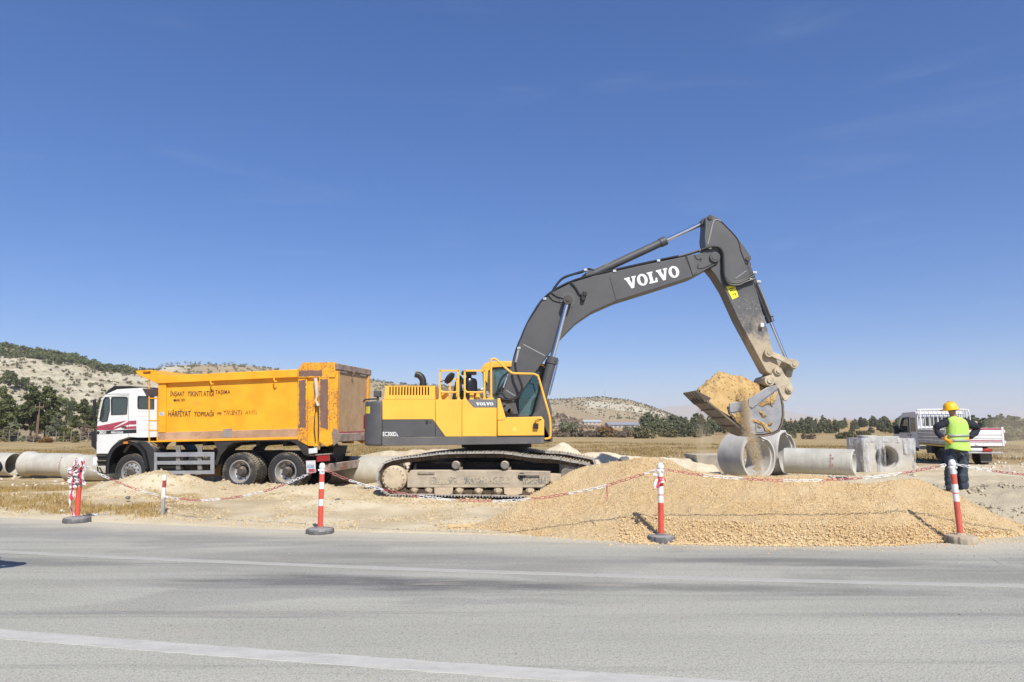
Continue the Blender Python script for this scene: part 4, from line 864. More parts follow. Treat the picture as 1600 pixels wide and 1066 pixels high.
# hoses along the boom
onboom([k4(205, 460), k4(300, 330), k4(370, 180), k5(5, 830), k5(30, 740), k5(80, 630), k5(140, 520), k5(205, 458), k5(310, 405), k5(430, 372), k5(530, 350), k5(750, 300), k5(900, 262), k5(1000, 232), k5(1050, 228)], .035, M_hose, 'hose', BD0 + .10)
onboom([(809, 541), (824, 505), (845, 471.5), (864, 454.5), (893, 439.5), (929, 429), (1000, 412.5), (1060, 400)], .022, M_hose, 'hose', BD0 + .03)
onboom([k5(205, 460), k5(250, 395), k5(300, 368), k5(360, 352), k5(395, 335), k5(430, 345)], .03, M_hose, 'hose', BD0 + .25); onboom([k5(215, 440), k5(262, 384), k5(320, 362), k5(375, 345)], .03, M_hose, 'hose', BD0 + .15)
onboom([k5(305, 405), k5(330, 430), k5(348, 462), k5(362, 470)], .02, M_hose, 'hose', BD0 - .03); onboom([k5(205, 458), k5(235, 478), k5(275, 490)], .012, M_hose, 'hose', BD0 - .02); onboom([k5(190, 470), k5(215, 495), k5(262, 508)], .012, M_hose, 'hose', BD0 - .02)
mb = MB(); a = FE.p3(*k5(371, 472), BD0 - .06); mb.box(a.x - .05, a.x + .04, BD0 - .1, BD0, a.z - .13, a.z + .03); mb.box(a.x - .01, a.x + .08, BD0 - .12, BD0 - .02, a.z - .02, a.z + .10); mb.build('boom_lamp', M_black, bm_o, bevel=.01)
for u, v in (k5(168, 492), k5(380, 342), k5(530, 348), k5(758, 294), k5(980, 240), k5(1022, 226), k5(34, 748)): q = FE.p3(u, v, BD0 + .06); mb = MB(); mb.box(q.x - .035, q.x + .05, BD0 - .02, BD0 + .14, q.z - .03, q.z + .03); mb.build('hose_clamp', M_alu, bm_o, bevel=.006)
onboom([k4(180, 460), k4(260, 440), k4(300, 478), k4(380, 485), k4(430, 440), k4(450, 395), k4(430, 320), k4(395, 240), k4(385, 180)], .03, M_hose, 'hose', .95); onboom([k4(200, 465), k4(280, 500), k4(390, 490), k4(440, 440)], .03, M_hose, 'hose', .9); onboom([k4(215, 440), k4(240, 350), k4(270, 290), k4(330, 240)], .025, M_hose, 'hose', .9); onboom([k4(275, 390), k4(320, 260)], .022, M_chrome, 'steel_pipe', 1.05); onboom([k4(390, 155), k4(415, 40)], .028, M_alu, 'steel_pipe', 1.1)
# cylinders
def cylinder(a, b, t0, t1, rb, rr, d, ref, name, rod_first=False):
    A = FE.p3(*a, ref); B = FE.p3(*b, ref); A.y = B.y = d; M = A.lerp(B, t0); mb = MB(); mb.cyl(A, M, rb, n=20); mb.cyl(M - (B - A).normalized() * .14, M + (B - A).normalized() * .03, rb * 1.18, n=20)
    mb.cyl(A - Vector((0, rb * 1.1, 0)), A + Vector((0, rb * 1.1, 0)), rb * 1.1, n=18); o = mb.build(name, M_gr, exc, bevel=.006)
    mb = MB(); mb.cyl(M, B, rr, n=16); mb.build('rod', M_chrome, o)
    mb = MB(); mb.cyl(B - Vector((0, rb * .9, 0)), B + Vector((0, rb * .9, 0)), rb * 1.0, n=18); mb.cyl(B - Vector((0, rb * 1.05, 0)), B + Vector((0, rb * 1.05, 0)), rb * .45, n=12); mb.build('rod_eye', M_hub, o, bevel=.005)
    return o, A, B
for d in (1.0, 1.95):
    o, A, B = cylinder((839.5, 652), (887, 469.5), .50, 1, .115, .052, d, 1.0, 'boom_cylinder')
    if d == 1.0:
        mb = MB(); u_ = (B - A).normalized(); off = Vector((.16, 0, .04)); mb.tube([A + u_ * .5 + off, A.lerp(B, .47) + off, A.lerp(B, .485) + off * .5], .018, 6); mb.build('steel_pipe', M_chrome, o)
        mb = MB(); mb.prism(FE.poly([(831, 655), (845, 634), (852, 640), (846, 660)], .88), .86, .92); mb.build('cylinder_shoulder', M_gr, o, bevel=.01)
ep('cylinder_ear', [k5(322, 404), k5(385, 350), k5(402, 345), k5(442, 362), k5(430, 376)], BD0 + .12, BD0 + .18, M_gr, .008, ref=BD0, parent=bm_o); ep('cylinder_ear', [k5(322, 404), k5(385, 350), k5(402, 345), k5(442, 362), k5(430, 376)], BD1 - .18, BD1 - .12, M_gr, .008, ref=BD0, parent=bm_o)
o, A, B = cylinder((924.5, 426.5), (1105, 343), .655, 1, .10, .05, (BD0 + BD1) / 2, BD0, 'stick_cylinder')
# stick
SD0, SD1 = 1.22, 1.73
stick = [k8(110, 42), k8(130, 32), k8(155, 32), k8(200, 52), k8(270, 120), k8(335, 192), k8(390, 265), k8(433, 330), k8(434, 350), k8(418, 366), k8(398, 376), k8(420, 440), k8(470, 570), k8(530, 780), k8(592, 1000), k5(1353, 742), k5(1372, 790), k5(1392, 850), k5(1388, 880), k5(1362, 892), k5(1325, 868), k5(1180, 600), k8(245, 572), k8(175, 460), k8(130, 405), k8(110, 300), k8(102, 240), k8(97, 190), k8(104, 110), k8(102, 60)]
def smat():
    t = NT('stick_paint'); co = t.coord(); z = t.n('ShaderNodeSeparateXYZ'); t.l(co, z.inputs[0]); n1 = t.noise(co, 3.5, 7, .7); n2 = t.noise(co, 1.5, 3)
    c = t.mix(t.ramp(n2, .3, .7), (.075, .075, .077), (.10, .10, .102))
    dn = t.n('ShaderNodeVectorMath'); dn.operation = 'ADD'; t.l(co, dn.inputs[0]); ns = t.n('ShaderNodeTexNoise'); ns.inputs['Scale'].default_value = 6; t.l(co, ns.inputs['Vector']); t.l(ns.outputs['Color'], dn.inputs[1]); v = t.voro(t.scaled(dn.outputs[0], (1.6, 1, 1.0)), 6, 'DISTANCE_TO_EDGE'); band = t.math('MULTIPLY', t.ramp(z.outputs[2], 4.95, 4.6), t.ramp(z.outputs[2], 3.3, 3.7))
    c = t.mix(t.math('MULTIPLY', t.math('MULTIPLY', t.ramp(v.outputs['Distance'], .022, .006), band), t.ramp(n1, .38, .5)), c, (.36, .34, .31))
    f = t.ramp(t.math('ADD', z.outputs[2], t.math('MULTIPLY', t.math('SUBTRACT', n1, .5), 2.6)), 4.25, 3.35)      # dried mud on the lower stick
    c = t.mix(f, c, t.mix(n1, (.40, .325, .22), (.52, .44, .31)))
    t.set(c, t.math('ADD', .5, t.math('MULTIPLY', f, .4))); t.bump(t.math('MULTIPLY', t.noise(co, 25, 5), f), .5, .02); return t.mat
M_stick = smat()
st_o = ep('stick', stick, SD0, SD1, M_stick, .012, ref=SD0)
def onst(pts, r, m, name, d=SD0 - .03, sub=5, par=None):
    mb = MB(); mb.tube(smooth_path([FE.p3(u, v, SD0) + Vector((0, d - SD0, 0)) for u, v in pts], sub), r, 7); return mb.build(name, m, par or st_o)
onst([k8(120, 240), k8(140, 160), k8(160, 80), k8(185, 62), k8(215, 72)], .014, M_seam, 'weld_seam', SD0 - .004); onst([k8(215, 72), k8(330, 195), k8(360, 290), k8(398, 385)], .012, M_dk, 'weld_seam', SD0 - .004); onst([k8(320, 490), k8(400, 432)], .012, M_seam, 'weld_seam', SD0 - .004)
for k, off in enumerate(((0, 0), (16, 10), (34, 22))):
    onst([k8(60 + off[0] * .2, 300 - k * 8), k8(140, 268 - k * 3), k8(185 + off[0] * .3, 268), k8(215 + off[0] * .2, 310), k8(222 + off[0] * .1, 380), k8(225 + off[0] * .2, 450 + off[1]), k8(262, 505 + off[1] * 1.2), k8(330, 512 + off[1] * 1.3), k8(390, 490 + off[1] * 1.2), k8(452, 448 + off[1] * 2.2)], .028, M_hose, 'hose', SD0 - .05 - k * .02)
for u, v in (k8(460, 446), k8(438, 498), k8(130, 266), k8(488, 512)): q = FE.p3(u, v, SD0 - .05); mb = MB(); mb.box(q.x - .06, q.x + .05, q.y - .04, q.y + .04, q.z - .03, q.z + .03); mb.build('hose_clamp', M_alu, st_o, bevel=.006)
mb = MB(); pl = FE.poly([k8(252, 548), k8(312, 530), k8(343, 620), k8(298, 641)], SD0); mb.prism(pl, SD0 - .006, SD0 - .002); mb.build('warning_sticker', mat('bright_yellow_sticker', (.86, .74, .03), .5), st_o, smooth=0)
mb = MB()
for a, b in ((k8(275, 565), k8(312, 556)), (k8(283, 580), k8(300, 575)), (k8(300, 606), k8(310, 604)), (k8(315, 592), k8(326, 612))): mb.bar(FE.p3(*a, SD0 - .008), FE.p3(*b, SD0 - .008), .02, .003, up=(0, 0, 1))
mb.build('sticker_mark', M_blackdecal, st_o, smooth=0)
onst([k8(440, 500), k8(460, 600), k8(490, 680), k8(515, 760), k8(520, 790)], .016, M_alu, 'steel_pipe', SD0 + .02); onst([k8(452, 505), k8(480, 610), k8(530, 750), k8(600, 760)], .012, M_hose, 'hose', SD0 + .05)
mb = MB(); q = FE.p3(*k8(511, 826), SD0 - .06); mb.box(q.x - .04, q.x + .045, q.y - .04, q.y + .06, q.z - .05, q.z + .05); mb.build('work_lamp', mat('white_lamp', (.75, .75, .74), .5), st_o, bevel=.01)
mb = MB()
for u, v, r in ((*k8(138, 44), .06), (*k8(413, 343), .06)): q = FE.p3(u, v, SD0 - .03); mb.cyl(q, q + Vector((0, SD1 - SD0 + .06, 0)), r, n=18)
mb.build('pin', M_hub, st_o, bevel=.005)
def at(u, v, d): q = FE.p3(u, v, SD0); return Vector((q.x, d, q.z))
# bucket cylinder on top of the stick
cylinder((1171.5, 411), (1239, 569.5), .565, 1, .085, .04, (SD0 + SD1) / 2, SD0, 'bucket_cylinder')
onst([(1186, 438), (1196, 462), (1207, 490), (1210, 500)], .018, M_chrome, 'steel_pipe', SD0 + .12)
# linkage
def link(a, b, w, d, t, m=M_mudsteel, name='linkage'):
    A = at(*a, d); B = at(*b, d); mb = MB(); mb.bar(A, B, t, w, up=(0, 1, 0)); mb.cyl(A - Vector((0, t * .62, 0)), A + Vector((0, t * .62, 0)), w * .85, n=18); mb.cyl(B - Vector((0, t * .62, 0)), B + Vector((0, t * .62, 0)), w * .85, n=18)
    mb.cyl(A - Vector((0, t * .9, 0)), A, w * .45, n=14); mb.cyl(B - Vector((0, t * .9, 0)), B, w * .45, n=14); return mb.build(name, m, exc, bevel=.008)
p1_ = k5(1331, 772); p2_ = k5(1461, 830); p3_ = k5(1428, 962)
M_lk = mat('mud_caked_linkage', (.47, .40, .285), .85, var=.22, vs=5, dust=.3, bump=.5, bs=30)
for d in (SD0 - .07, SD1 + .07): link(p1_, p2_, .13, d, .07, M_lk, 'rocker_link')
link(p2_, p3_, .16, (SD0 + SD1) / 2, .34, M_lk, 'push_link')
mb = MB()
for d in (SD0 - .10, SD1 + .02): mb.prism(FE.poly([(1211, 574), (1216, 574.5), (1220, 579), (1227, 591), (1235, 601), (1236.5, 608), (1234, 618), (1227.5, 627), (1223, 626), (1214, 611), (1202, 588)], SD0), d, d + .08)
mb.prism(FE.poly([(1203, 588), (1212, 585), (1230, 612), (1226, 626), (1220, 622)], SD0), SD0 - .02, SD1 + .02)
for u, v, r in ((1212.8, 580.5, .10), (1230, 609, .09), (1199.5, 595.8, .125)): mb.cyl(at(u, v, SD0 - .15), at(u, v, SD1 + .15), r, n=20); mb.cyl(at(u, v, SD0 - .18), at(u, v, SD0 - .15), r * .55, n=16)
mb.prism(FE.poly([(1191, 597), (1193, 589), (1203, 586), (1207, 596), (1206, 604), (1194, 602)], SD0), SD0 - .08, SD0 - .02); mb.prism(FE.poly([(1191, 597), (1193, 589), (1203, 586), (1207, 596), (1206, 604), (1194, 602)], SD0), SD1 + .02, SD1 + .08)
mb.build('quick_coupler', M_lk, exc, bevel=.012)
# bucket
KD0, KD1 = .85, 2.12
def k6(cx, cy): return (1070 + cx / 8.2, 570 + cy / 8.2)
side = [k6(1160, 262), k6(1182, 312), k6(1222, 420), k6(1240, 520), k6(1246, 640), k6(1228, 750), k6(1190, 835), k6(1120, 868), k6(1000, 890), k6(900, 893), k6(820, 868), k6(742, 805), k6(640, 720), k6(585, 640), k6(565, 575), k6(570, 492), k6(730, 470), k6(810, 440), k6(1050, 290)]
shell = [k6(1182, 305), k6(1224, 420), k6(1246, 520), k6(1252, 640), k6(1234, 755), k6(1194, 842), k6(1122, 878), k6(1000, 902), k6(900, 905), k6(810, 874), k6(730, 812), k6(290, 452)]
bk = None
mb = MB(); mb.strip(FE.poly(shell, KD0), KD0 - .01, KD1 + .01, .045); bk = mb.build('bucket', mat('worn_bucket_steel', (.17, .135, .10), .6, .35, var=.3, vs=3, dust=.15, scr=.7, dustcol=(.42, .31, .18)), exc, bevel=.006)
for d0 in (KD0, KD1 - .04): mb = MB(); mb.prism(FE.poly(side, KD0), d0, d0 + .04); mb.build('side_plate', M_scr, bk, bevel=.006)
mb = MB(); mb.prism(FE.poly([k6(566, 492), k6(730, 470), k6(735, 590), k6(600, 612), k6(575, 600)], KD0), KD0 - .03, KD0); mb.prism(FE.poly([k6(812, 440), k6(1050, 290), k6(1160, 262), k6(1182, 312), k6(860, 560), k6(815, 520)], KD0), KD0 - .032, KD0); mb.build('bucket_rim', M_scr, bk, bevel=.008)
mb = MB()
mb.prism(FE.poly([k6(905, 735), k6(1005, 745), k6(1015, 865), k6(910, 868)], KD0), KD0 - .02, KD0)
mb.build('heel_plate', M_scr, bk, bevel=.006)
A = FE.p3(*k6(290, 452), KD0); B = FE.p3(*k6(730, 812), KD0); dl = (A - B).normalized(); upn = Vector((dl.z, 0, -dl.x)); upn = upn if upn.z > 0 else -upn
for i in range(5):
    d = KD0 + .10 + i * (KD1 - KD0 - .2) / 4; mb = MB(); base = Vector((A.x, d, A.z)) - dl * .05
    r = [base + upn * .10, base - upn * .07, base + dl * .40 - upn * .03, base + dl * .40 + upn * .015]
    mb.add([q + Vector((0, s, 0)) for s in (-.062, .062) for q in r], [(0, 1, 2, 3), (7, 6, 5, 4), (0, 4, 5, 1), (1, 5, 6, 2), (2, 6, 7, 3), (3, 7, 4, 0)]); mb.build('bucket_tooth', mat('tooth_steel', (.10, .08, .06), .6, .4, dust=.3) if i == 0 else bpy.data.materials['tooth_steel'], bk, bevel=.01)
for i in range(3):
    mb = MB(); q0 = B.lerp(A, .12 + i * .3); mb.bar(Vector((q0.x, KD0, q0.z)) - upn * .058, Vector((q0.x, KD1, q0.z)) - upn * .058, .02, .03, up=dl); mb.build('wear_strip', bpy.data.materials['worn_bucket_steel'], bk)
# dirt heaped in the bucket
def soil_mat(name, a, b, bs=14):
    t = NT(name); co = t.coord(); n = t.noise(co, 3.2, 8, .65); n2 = t.noise(co, bs, 6, .65)
    c = t.mix(t.ramp(n, .3, .7), a, b); c = t.mix(t.math('MULTIPLY', t.ramp(n2, .55, .75), .5), c, tuple(x * .62 for x in a)); t.set(c, .95, 0, .1); t.bump(t.math('ADD', n2, t.noise(co, 40, 4)), .6, .025); return t.mat
M_dirt = soil_mat('loose_yellow_soil', (.44, .29, .12), (.55, .385, .18))
topu = [k6(u, v) for u, v in ((150, 330), (165, 285), (235, 240), (330, 180), (430, 108), (520, 112), (640, 118), (720, 128), (790, 175), (860, 205), (930, 225), (1000, 265), (1080, 300), (1160, 300))]
tx = [FE.p(u, v, (KD0 + KD1) / 2) for u, v in topu]; bl = [FE.p(*q, KD0) for q in (k6(250, 460), k6(420, 560), k6(580, 660), k6(740, 700), k6(900, 660), k6(1080, 520), k6(1190, 330))]
nx_, ny_ = 90, 60; xx = np.linspace(tx[0][0] + .02, FE.p(*k6(1185, 310), KD0)[0], nx_); tt_ = np.linspace(-1, 1, ny_); XX, TT = np.meshgrid(xx, tt_)
cr_ = np.interp(XX, [q[0] for q in tx], [q[1] for q in tx]); lo_ = np.interp(XX, [q[0] for q in bl], [q[1] for q in bl])
prof = np.clip(1 - np.abs(TT) ** 1.5, 0, 1); ZZ = lo_ + (cr_ - lo_) * prof; YY = (KD0 + KD1) / 2 + TT * (KD1 - KD0 - .05) / 2
ZZ = ZZ + (fbm(XX * 2.2, YY * 2.2, 5, 77) * .13 - np.abs(fbm(XX * 5, YY * 5, 4, 70)) * .12) * np.clip(prof * 2, 0, 1); YY = YY + fbm(XX * 4, ZZ * 4, 3, 79) * .05 * (np.abs(TT) < .95)
np_mesh('heaped_soil', np.stack([XX, YY, ZZ], -1).reshape(-1, 3), grid_faces(nx_, ny_), M_dirt, parent=exc)
rs = np.random.RandomState(5)
def clods(n, fpos, smin, smax, name, m, parent=None, seed=0):
    r = np.random.RandomState(seed); oc = np.array([(1, 0, 0), (-1, 0, 0), (0, 1, 0), (0, -1, 0), (0, 0, 1), (0, 0, -1)], float)
    fc = np.array([(0, 2, 4), (2, 1, 4), (1, 3, 4), (3, 0, 4), (2, 0, 5), (1, 2, 5), (3, 1, 5), (0, 3, 5)])
    P_ = fpos(r, n); n = len(P_); s = smin + (smax - smin) * r.rand(n) ** 2.2; q = r.randn(n, 3, 3); q, _ = np.linalg.qr(q)
    sh = oc[None] * (s[:, None, None] * (.6 + .7 * r.rand(n, 6, 1))) ; v = np.einsum('nij,nkj->nki', q, sh) + P_[:, None, :]
    f = fc[None] + (np.arange(n) * 6)[:, None, None]
    return np_mesh(name, v.reshape(-1, 3), f.reshape(-1, 3), m, smooth=False, parent=parent)
def onheap(r, n):
    i = r.randint(2, ny_ - 2, n); j = r.randint(2, nx_ - 6, n); return np.stack([XX[i, j], YY[i, j], ZZ[i, j]], -1)
o = clods(700, onheap, .006, .04, 'soil_clods', M_dirt, exc, 3); o['kind'] = 'stuff'
def ragged(pl, seed, k=7, amp=.035):
    pl = FE.poly(pl, KD0); out = []; r = random.Random(seed)
    for i in range(len(pl)):
        a, b = Vector(pl[i]), Vector(pl[(i + 1) % len(pl)])
        for q in range(k): p = a.lerp(b, q / k); out.append((p.x + r.uniform(-amp, amp) * (q > 0), p.y + r.uniform(-amp, amp) * (q > 0)))
    return out
def caked(pl, seed):
    """a lumpy skin of soil stuck to the side plate"""
    out = ragged(pl, seed); cx = sum(p[0] for p in out) / len(out); cz = sum(p[1] for p in out) / len(out); n = len(out); vs = []; r = random.Random(seed)
    for s, h in ((1, .0), (.86, .022), (.6, .036), (.3, .042)): vs += [(cx + (p[0] - cx) * s, KD0 - .001 - h * r.uniform(.6, 1.3), cz + (p[1] - cz) * s) for p in out]
    vs.append((cx, KD0 - .04, cz)); fs = [(k * n + i, k * n + (i + 1) % n, (k + 1) * n + (i + 1) % n, (k + 1) * n + i) for k in range(3) for i in range(n)] + [(3 * n + i, 3 * n + (i + 1) % n, 4 * n) for i in range(n)]
    mb = MB(); mb.add(vs, fs); return mb.build('caked_soil', M_dirt, bk, smooth=60)
for sd_, pl in enumerate(([k6(935, 525), k6(1040, 440), k6(1130, 372), k6(1185, 340), k6(1165, 410), k6(1128, 540), k6(1085, 500), k6(1045, 512), k6(990, 530)], [k6(650, 612), k6(735, 600), k6(760, 790), k6(820, 860), k6(740, 800), k6(690, 730)], [k6(950, 600), k6(985, 598), k6(1045, 670), k6(1010, 672)], [k6(850, 700), k6(950, 716), k6(1020, 750), k6(1060, 790), k6(1130, 850), k6(1060, 868), k6(1020, 800), k6(950, 742), k6(890, 730)], [k6(590, 620), k6(640, 640), k6(700, 740), k6(660, 730), k6(610, 670)], [k6(925, 775), k6(965, 770), k6(975, 810), k6(930, 815)], [k6(1085, 745), k6(1125, 735), k6(1120, 760), k6(1075, 775)])): caked(pl, sd_ + 3)
# ---- undercarriage
UYAW = R_(-8); UO = Vector((-.29, 15.88, .06)); FU = Frame(UO, UYAW)
rel = Matrix.Translation(UO - EO) @ Matrix.Rotation(UYAW, 4, 'Z')
def ub(mb, name, m, **kw): mb.xf(lambda q: rel @ q); return mb.build(name, m, exc, **kw)
sx_, sz_ = FU.p(614, 748); zg = 0.03; sr = .37
ix_ = sx_ + 4.12; iz_ = zg + .40
toppts = [FU.p(*q) for q in ((600, 724.5), (612, 720), (625, 717.5), (645, 715), (665, 713), (690, 709.8), (715, 709), (745, 708.6), (775, 708.6), (795, 709.8), (815, 713), (840, 716), (868, 717.5), (893, 722.5))]
loop = [(sx_ + sr * math.cos(R_(a)), sz_ + sr * math.sin(R_(a))) for a in (255, 235, 215, 195, 175, 155, 140)] + toppts + [(ix_ + .40 * math.cos(R_(a)), iz_ + .40 * math.sin(R_(a))) for a in (45, 25, 5, -15, -35, -55, -75, -90)] + [(ix_ - .6 * i, zg) for i in range(1, 7) if ix_ - .6 * i > sx_ + .2]
lp = [Vector((a, 0, b)) for a, b in loop]; lp = smooth_path(lp + [lp[0]], 6)[:-1]
def resample(pts, n):
    pts = pts + [pts[0]]; L = [0]
    for i in range(len(pts) - 1): L.append(L[-1] + (pts[i + 1] - pts[i]).length)
    out = []
    for k in range(n):
        t = L[-1] * k / n; i = max(j for j in range(len(L)) if L[j] <= t); i = min(i, len(pts) - 2); out.append(pts[i].lerp(pts[i + 1], (t - L[i]) / max(1e-9, L[i + 1] - L[i])))
    return out
NS = 50; rp = resample(lp, NS)
for side_i, d in enumerate((0.0, 2.55)):
    mb = MB(); ml = MB()
    for i in range(NS):
        a, b = rp[i], rp[(i + 1) % NS]; c = (a + b) / 2; t = (b - a).normalized(); nrm = Vector((-t.z, 0, t.x)); L = (b - a).length; yv = Vector((0, 1, 0))
        # loop runs clockwise seen from the near side: outward normal
        def blk(MBx, cc, l, w0, w1, h0, h1):
            vs = [cc + t * p + yv * q + nrm * h for p in (-l / 2, l / 2) for q in (w0, w1) for h in (h0, h1)]
            MBx.add(vs, [(0, 1, 3, 2), (4, 6, 7, 5), (0, 4, 5, 1), (2, 3, 7, 6), (0, 2, 6, 4), (1, 5, 7, 3)])
        blk(mb, c, L * .93, d, d + .6, -.005, .02); blk(mb, c + t * (-L * .3), .025, d + .002, d + .598, .02, .05); blk(mb, c, .02, d + .002, d + .598, .02, .045); blk(mb, c + t * (L * .36), .03, d + .002, d + .598, .02, .05)
        for q in (.12, .40): blk(ml, c, L * .88, d + q, d + q + .06, -.10, -.008)
        if i % 1 == 0: blk(ml, c + t * (L * .4), .05, d + .10, d + .48, -.08, -.03)
    ub(mb, 'track_shoes', M_shoe, smooth=0); ub(ml, 'track_chain', M_link, smooth=0)
    mb = MB(); pf = FU.poly([(636, 762), (636, 745), (641, 735), (800, 735.5), (859, 737), (859.5, 752), (848, 762)], .08); mb.prism(pf, d + .08, d + .5); tf = ub(mb, 'track_frame', mat('mud_coated_frame', (.40, .345, .26), .9, var=.22, vs=2.5, dust=.5, bump=.6, bs=25, dustcol=(.53, .44, .31)) if side_i == 0 else bpy.data.materials['mud_coated_frame'], bevel=.03)
    mb = MB(); pf = FU.poly([(859, 740), (885, 741), (892, 748), (885, 756), (859, 754)], .14); mb.prism(pf, d + .14, d + .44); ub(mb, 'idler_yoke', M_mudd, bevel=.02)
    mb = MB(); mb.lathe([(.0, .12), (.30, .12), (.335, .16), (.335, .40), (.30, .44), (0, .44)], (ix_, d, iz_), (0, 1, 0), 32); ub(mb, 'idler', M_mudsteel)
    mb = MB(); mb.lathe([(0, .03), (.22, .03), (.26, .06), (.29, .10), (.29, .42), (0, .42)], (sx_, d, sz_), (0, 1, 0), 36)
    for i in range(21):
        a = 2 * math.pi * i / 21; c = Vector((sx_, d + .28, sz_)); rv = Vector((math.cos(a), 0, math.sin(a))); tv = Vector((-math.sin(a), 0, math.cos(a)))
        mb.add([c + rv * r0 + tv * w0 + Vector((0, y0, 0)) for y0 in (-.04, .04) for r0, w0 in ((.28, -.035), (.34, -.018), (.34, .018), (.28, .035))], [(0, 1, 2, 3), (7, 6, 5, 4), (0, 4, 5, 1), (1, 5, 6, 2), (2, 6, 7, 3)])
    for i in range(16): a = 2 * math.pi * i / 16; c = Vector((sx_ + .245 * math.cos(a), d + .05, sz_ + .245 * math.sin(a))); mb.cyl(c, c + Vector((0, -.03, 0)), .02, n=6)
    ub(mb, 'sprocket', M_mudd, smooth=30)
    for u in (647, 669.5, 717.5, 747.6, 778, 828, 850):
        x, z = FU.p(u, 766, .1); mb = MB(); mb.lathe([(0, .04), (.05, .04), (.06, .06), (.095, .075), (.095, .14), (.075, .16), (.075, .38), (.095, .40), (.095, .46), (0, .48)], (x, d + .05, max(z, zg + .10)), (0, 1, 0), 18); ub(mb, 'track_roller', M_mudd, smooth=40)
    for u in (692.5, 801.5):
        mb = MB(); mb.prism(FU.poly([(u - 14.5, 762), (u + 15, 762), (u + 14, 772), (u + 6, 774), (u - 8, 774), (u - 14, 772)], .05), d + .05, d + .09); ub(mb, 'track_guide', M_mudd, bevel=.012)
    for u in (712, 788.5):
        x, z = FU.p(u, 727, .05); mb = MB(); mb.lathe([(0, .03), (.075, .03), (.095, .05), (.095, .10), (.07, .12), (.07, .36), (0, .38)], (x, d, z), (0, 1, 0), 20); mb.box(x - .05, x + .12, d + .18, d + .26, z - .22, z - .05); ub(mb, 'carrier_roller', M_mudsteel, smooth=40)
def scraped():
    t = NT('scraped_frame_panel'); co = t.coord(); n = t.noise(co, 26, 7, .75); n2 = t.noise(co, 3, 4); c = t.mix(t.ramp(t.math('ADD', n, t.math('MULTIPLY', n2, .4)), .60, .76), (.15, .15, .145), (.48, .405, .29)); t.set(c, .9); t.bump(n, .4, .01); return t.mat
for u0, u1 in ((671, 797), (817, 857)): mb = MB(); mb.prism(FU.poly([(u0, 745.5), (u1, 746), (u1, 756), (u0, 756.5)], .07), .072, .0775); ub(mb, 'scraped_panel', scraped(), smooth=0)
mb = MB(); x, z = FU.p(815, 743, .06); mb.cyl((x, .075, z - .03), (x, .085, z - .03), .09, n=20); ub(mb, 'frame_opening', M_dk)
mb = MB(); xa, za = FU.p(811, 742, .06); xb, zb_ = FU.p(842, 742, .06); mb.tube([Vector((xa, .07, za - .05)), Vector((xa, .03, za)), Vector((xb, .03, zb_)), Vector((xb, .07, zb_ - .05))], .018, 6); xa, za = FU.p(653, 739, .06); mb.box(xa, xa + .38, .05, .09, za - .02, za + .02); ub(mb, 'grab_handle', M_mudsteel)
mb = MB(); cx_ = FU.p(776, 720, 1.5)[0]; mb.box(cx_ - 1.75, cx_ + 1.6, .5, 2.65, .40, .72); mb.prism([(cx_ - .8, .78), (cx_ + .8, .78), (cx_ + .7, .98), (cx_ - .7, .98)], .9, 2.2); ub(mb, 'carbody', M_chassis, bevel=.04)
# ------------------------------------------------------------------ concrete pipes and chambers
def concrete(name, a=(.40, .385, .35), b=(.54, .52, .475)):
    t = NT(name); co = t.coord(); n = t.noise(co, 1.8, 7, .6); n2 = t.noise(co, 22, 6, .65); st = t.noise(t.scaled(co, (12, 1.2, 1.2)), 3, 5, .6)
    c = t.mix(t.ramp(n, .3, .7), a, b); c = t.mix(t.math('MULTIPLY', t.ramp(st, .5, .7), .35), c, tuple(x * .72 for x in a)); c = t.mix(t.math('MULTIPLY', t.ramp(n2, .6, .75), .4), c, tuple(x * .55 for x in a))
    pz = t.n('ShaderNodeSeparateXYZ'); t.l(t.pos(), pz.inputs[0]); c = t.mix(t.math('MULTIPLY', t.ramp(t.math('ADD', pz.outputs[2], t.math('MULTIPLY', n, .7)), .75, .2), .6), c, (.46, .385, .27)); c = t.mix(t.math('MULTIPLY', t.ramp(t.noise(co, 1.1, 6, .7), .54, .72), .45), c, (.50, .43, .31))
    t.set(c, .9, 0, .2); t.bump(t.math('ADD', n2, t.math('MULTIPLY', st, .6)), .4, .012); return t.mat
M_con = concrete('cast_concrete'); M_con2 = concrete('pale_pipe_concrete', (.41, .40, .35), (.54, .525, .465))
M_redmark = mat('faded_red_stencil', (.46, .27, .24), .9)
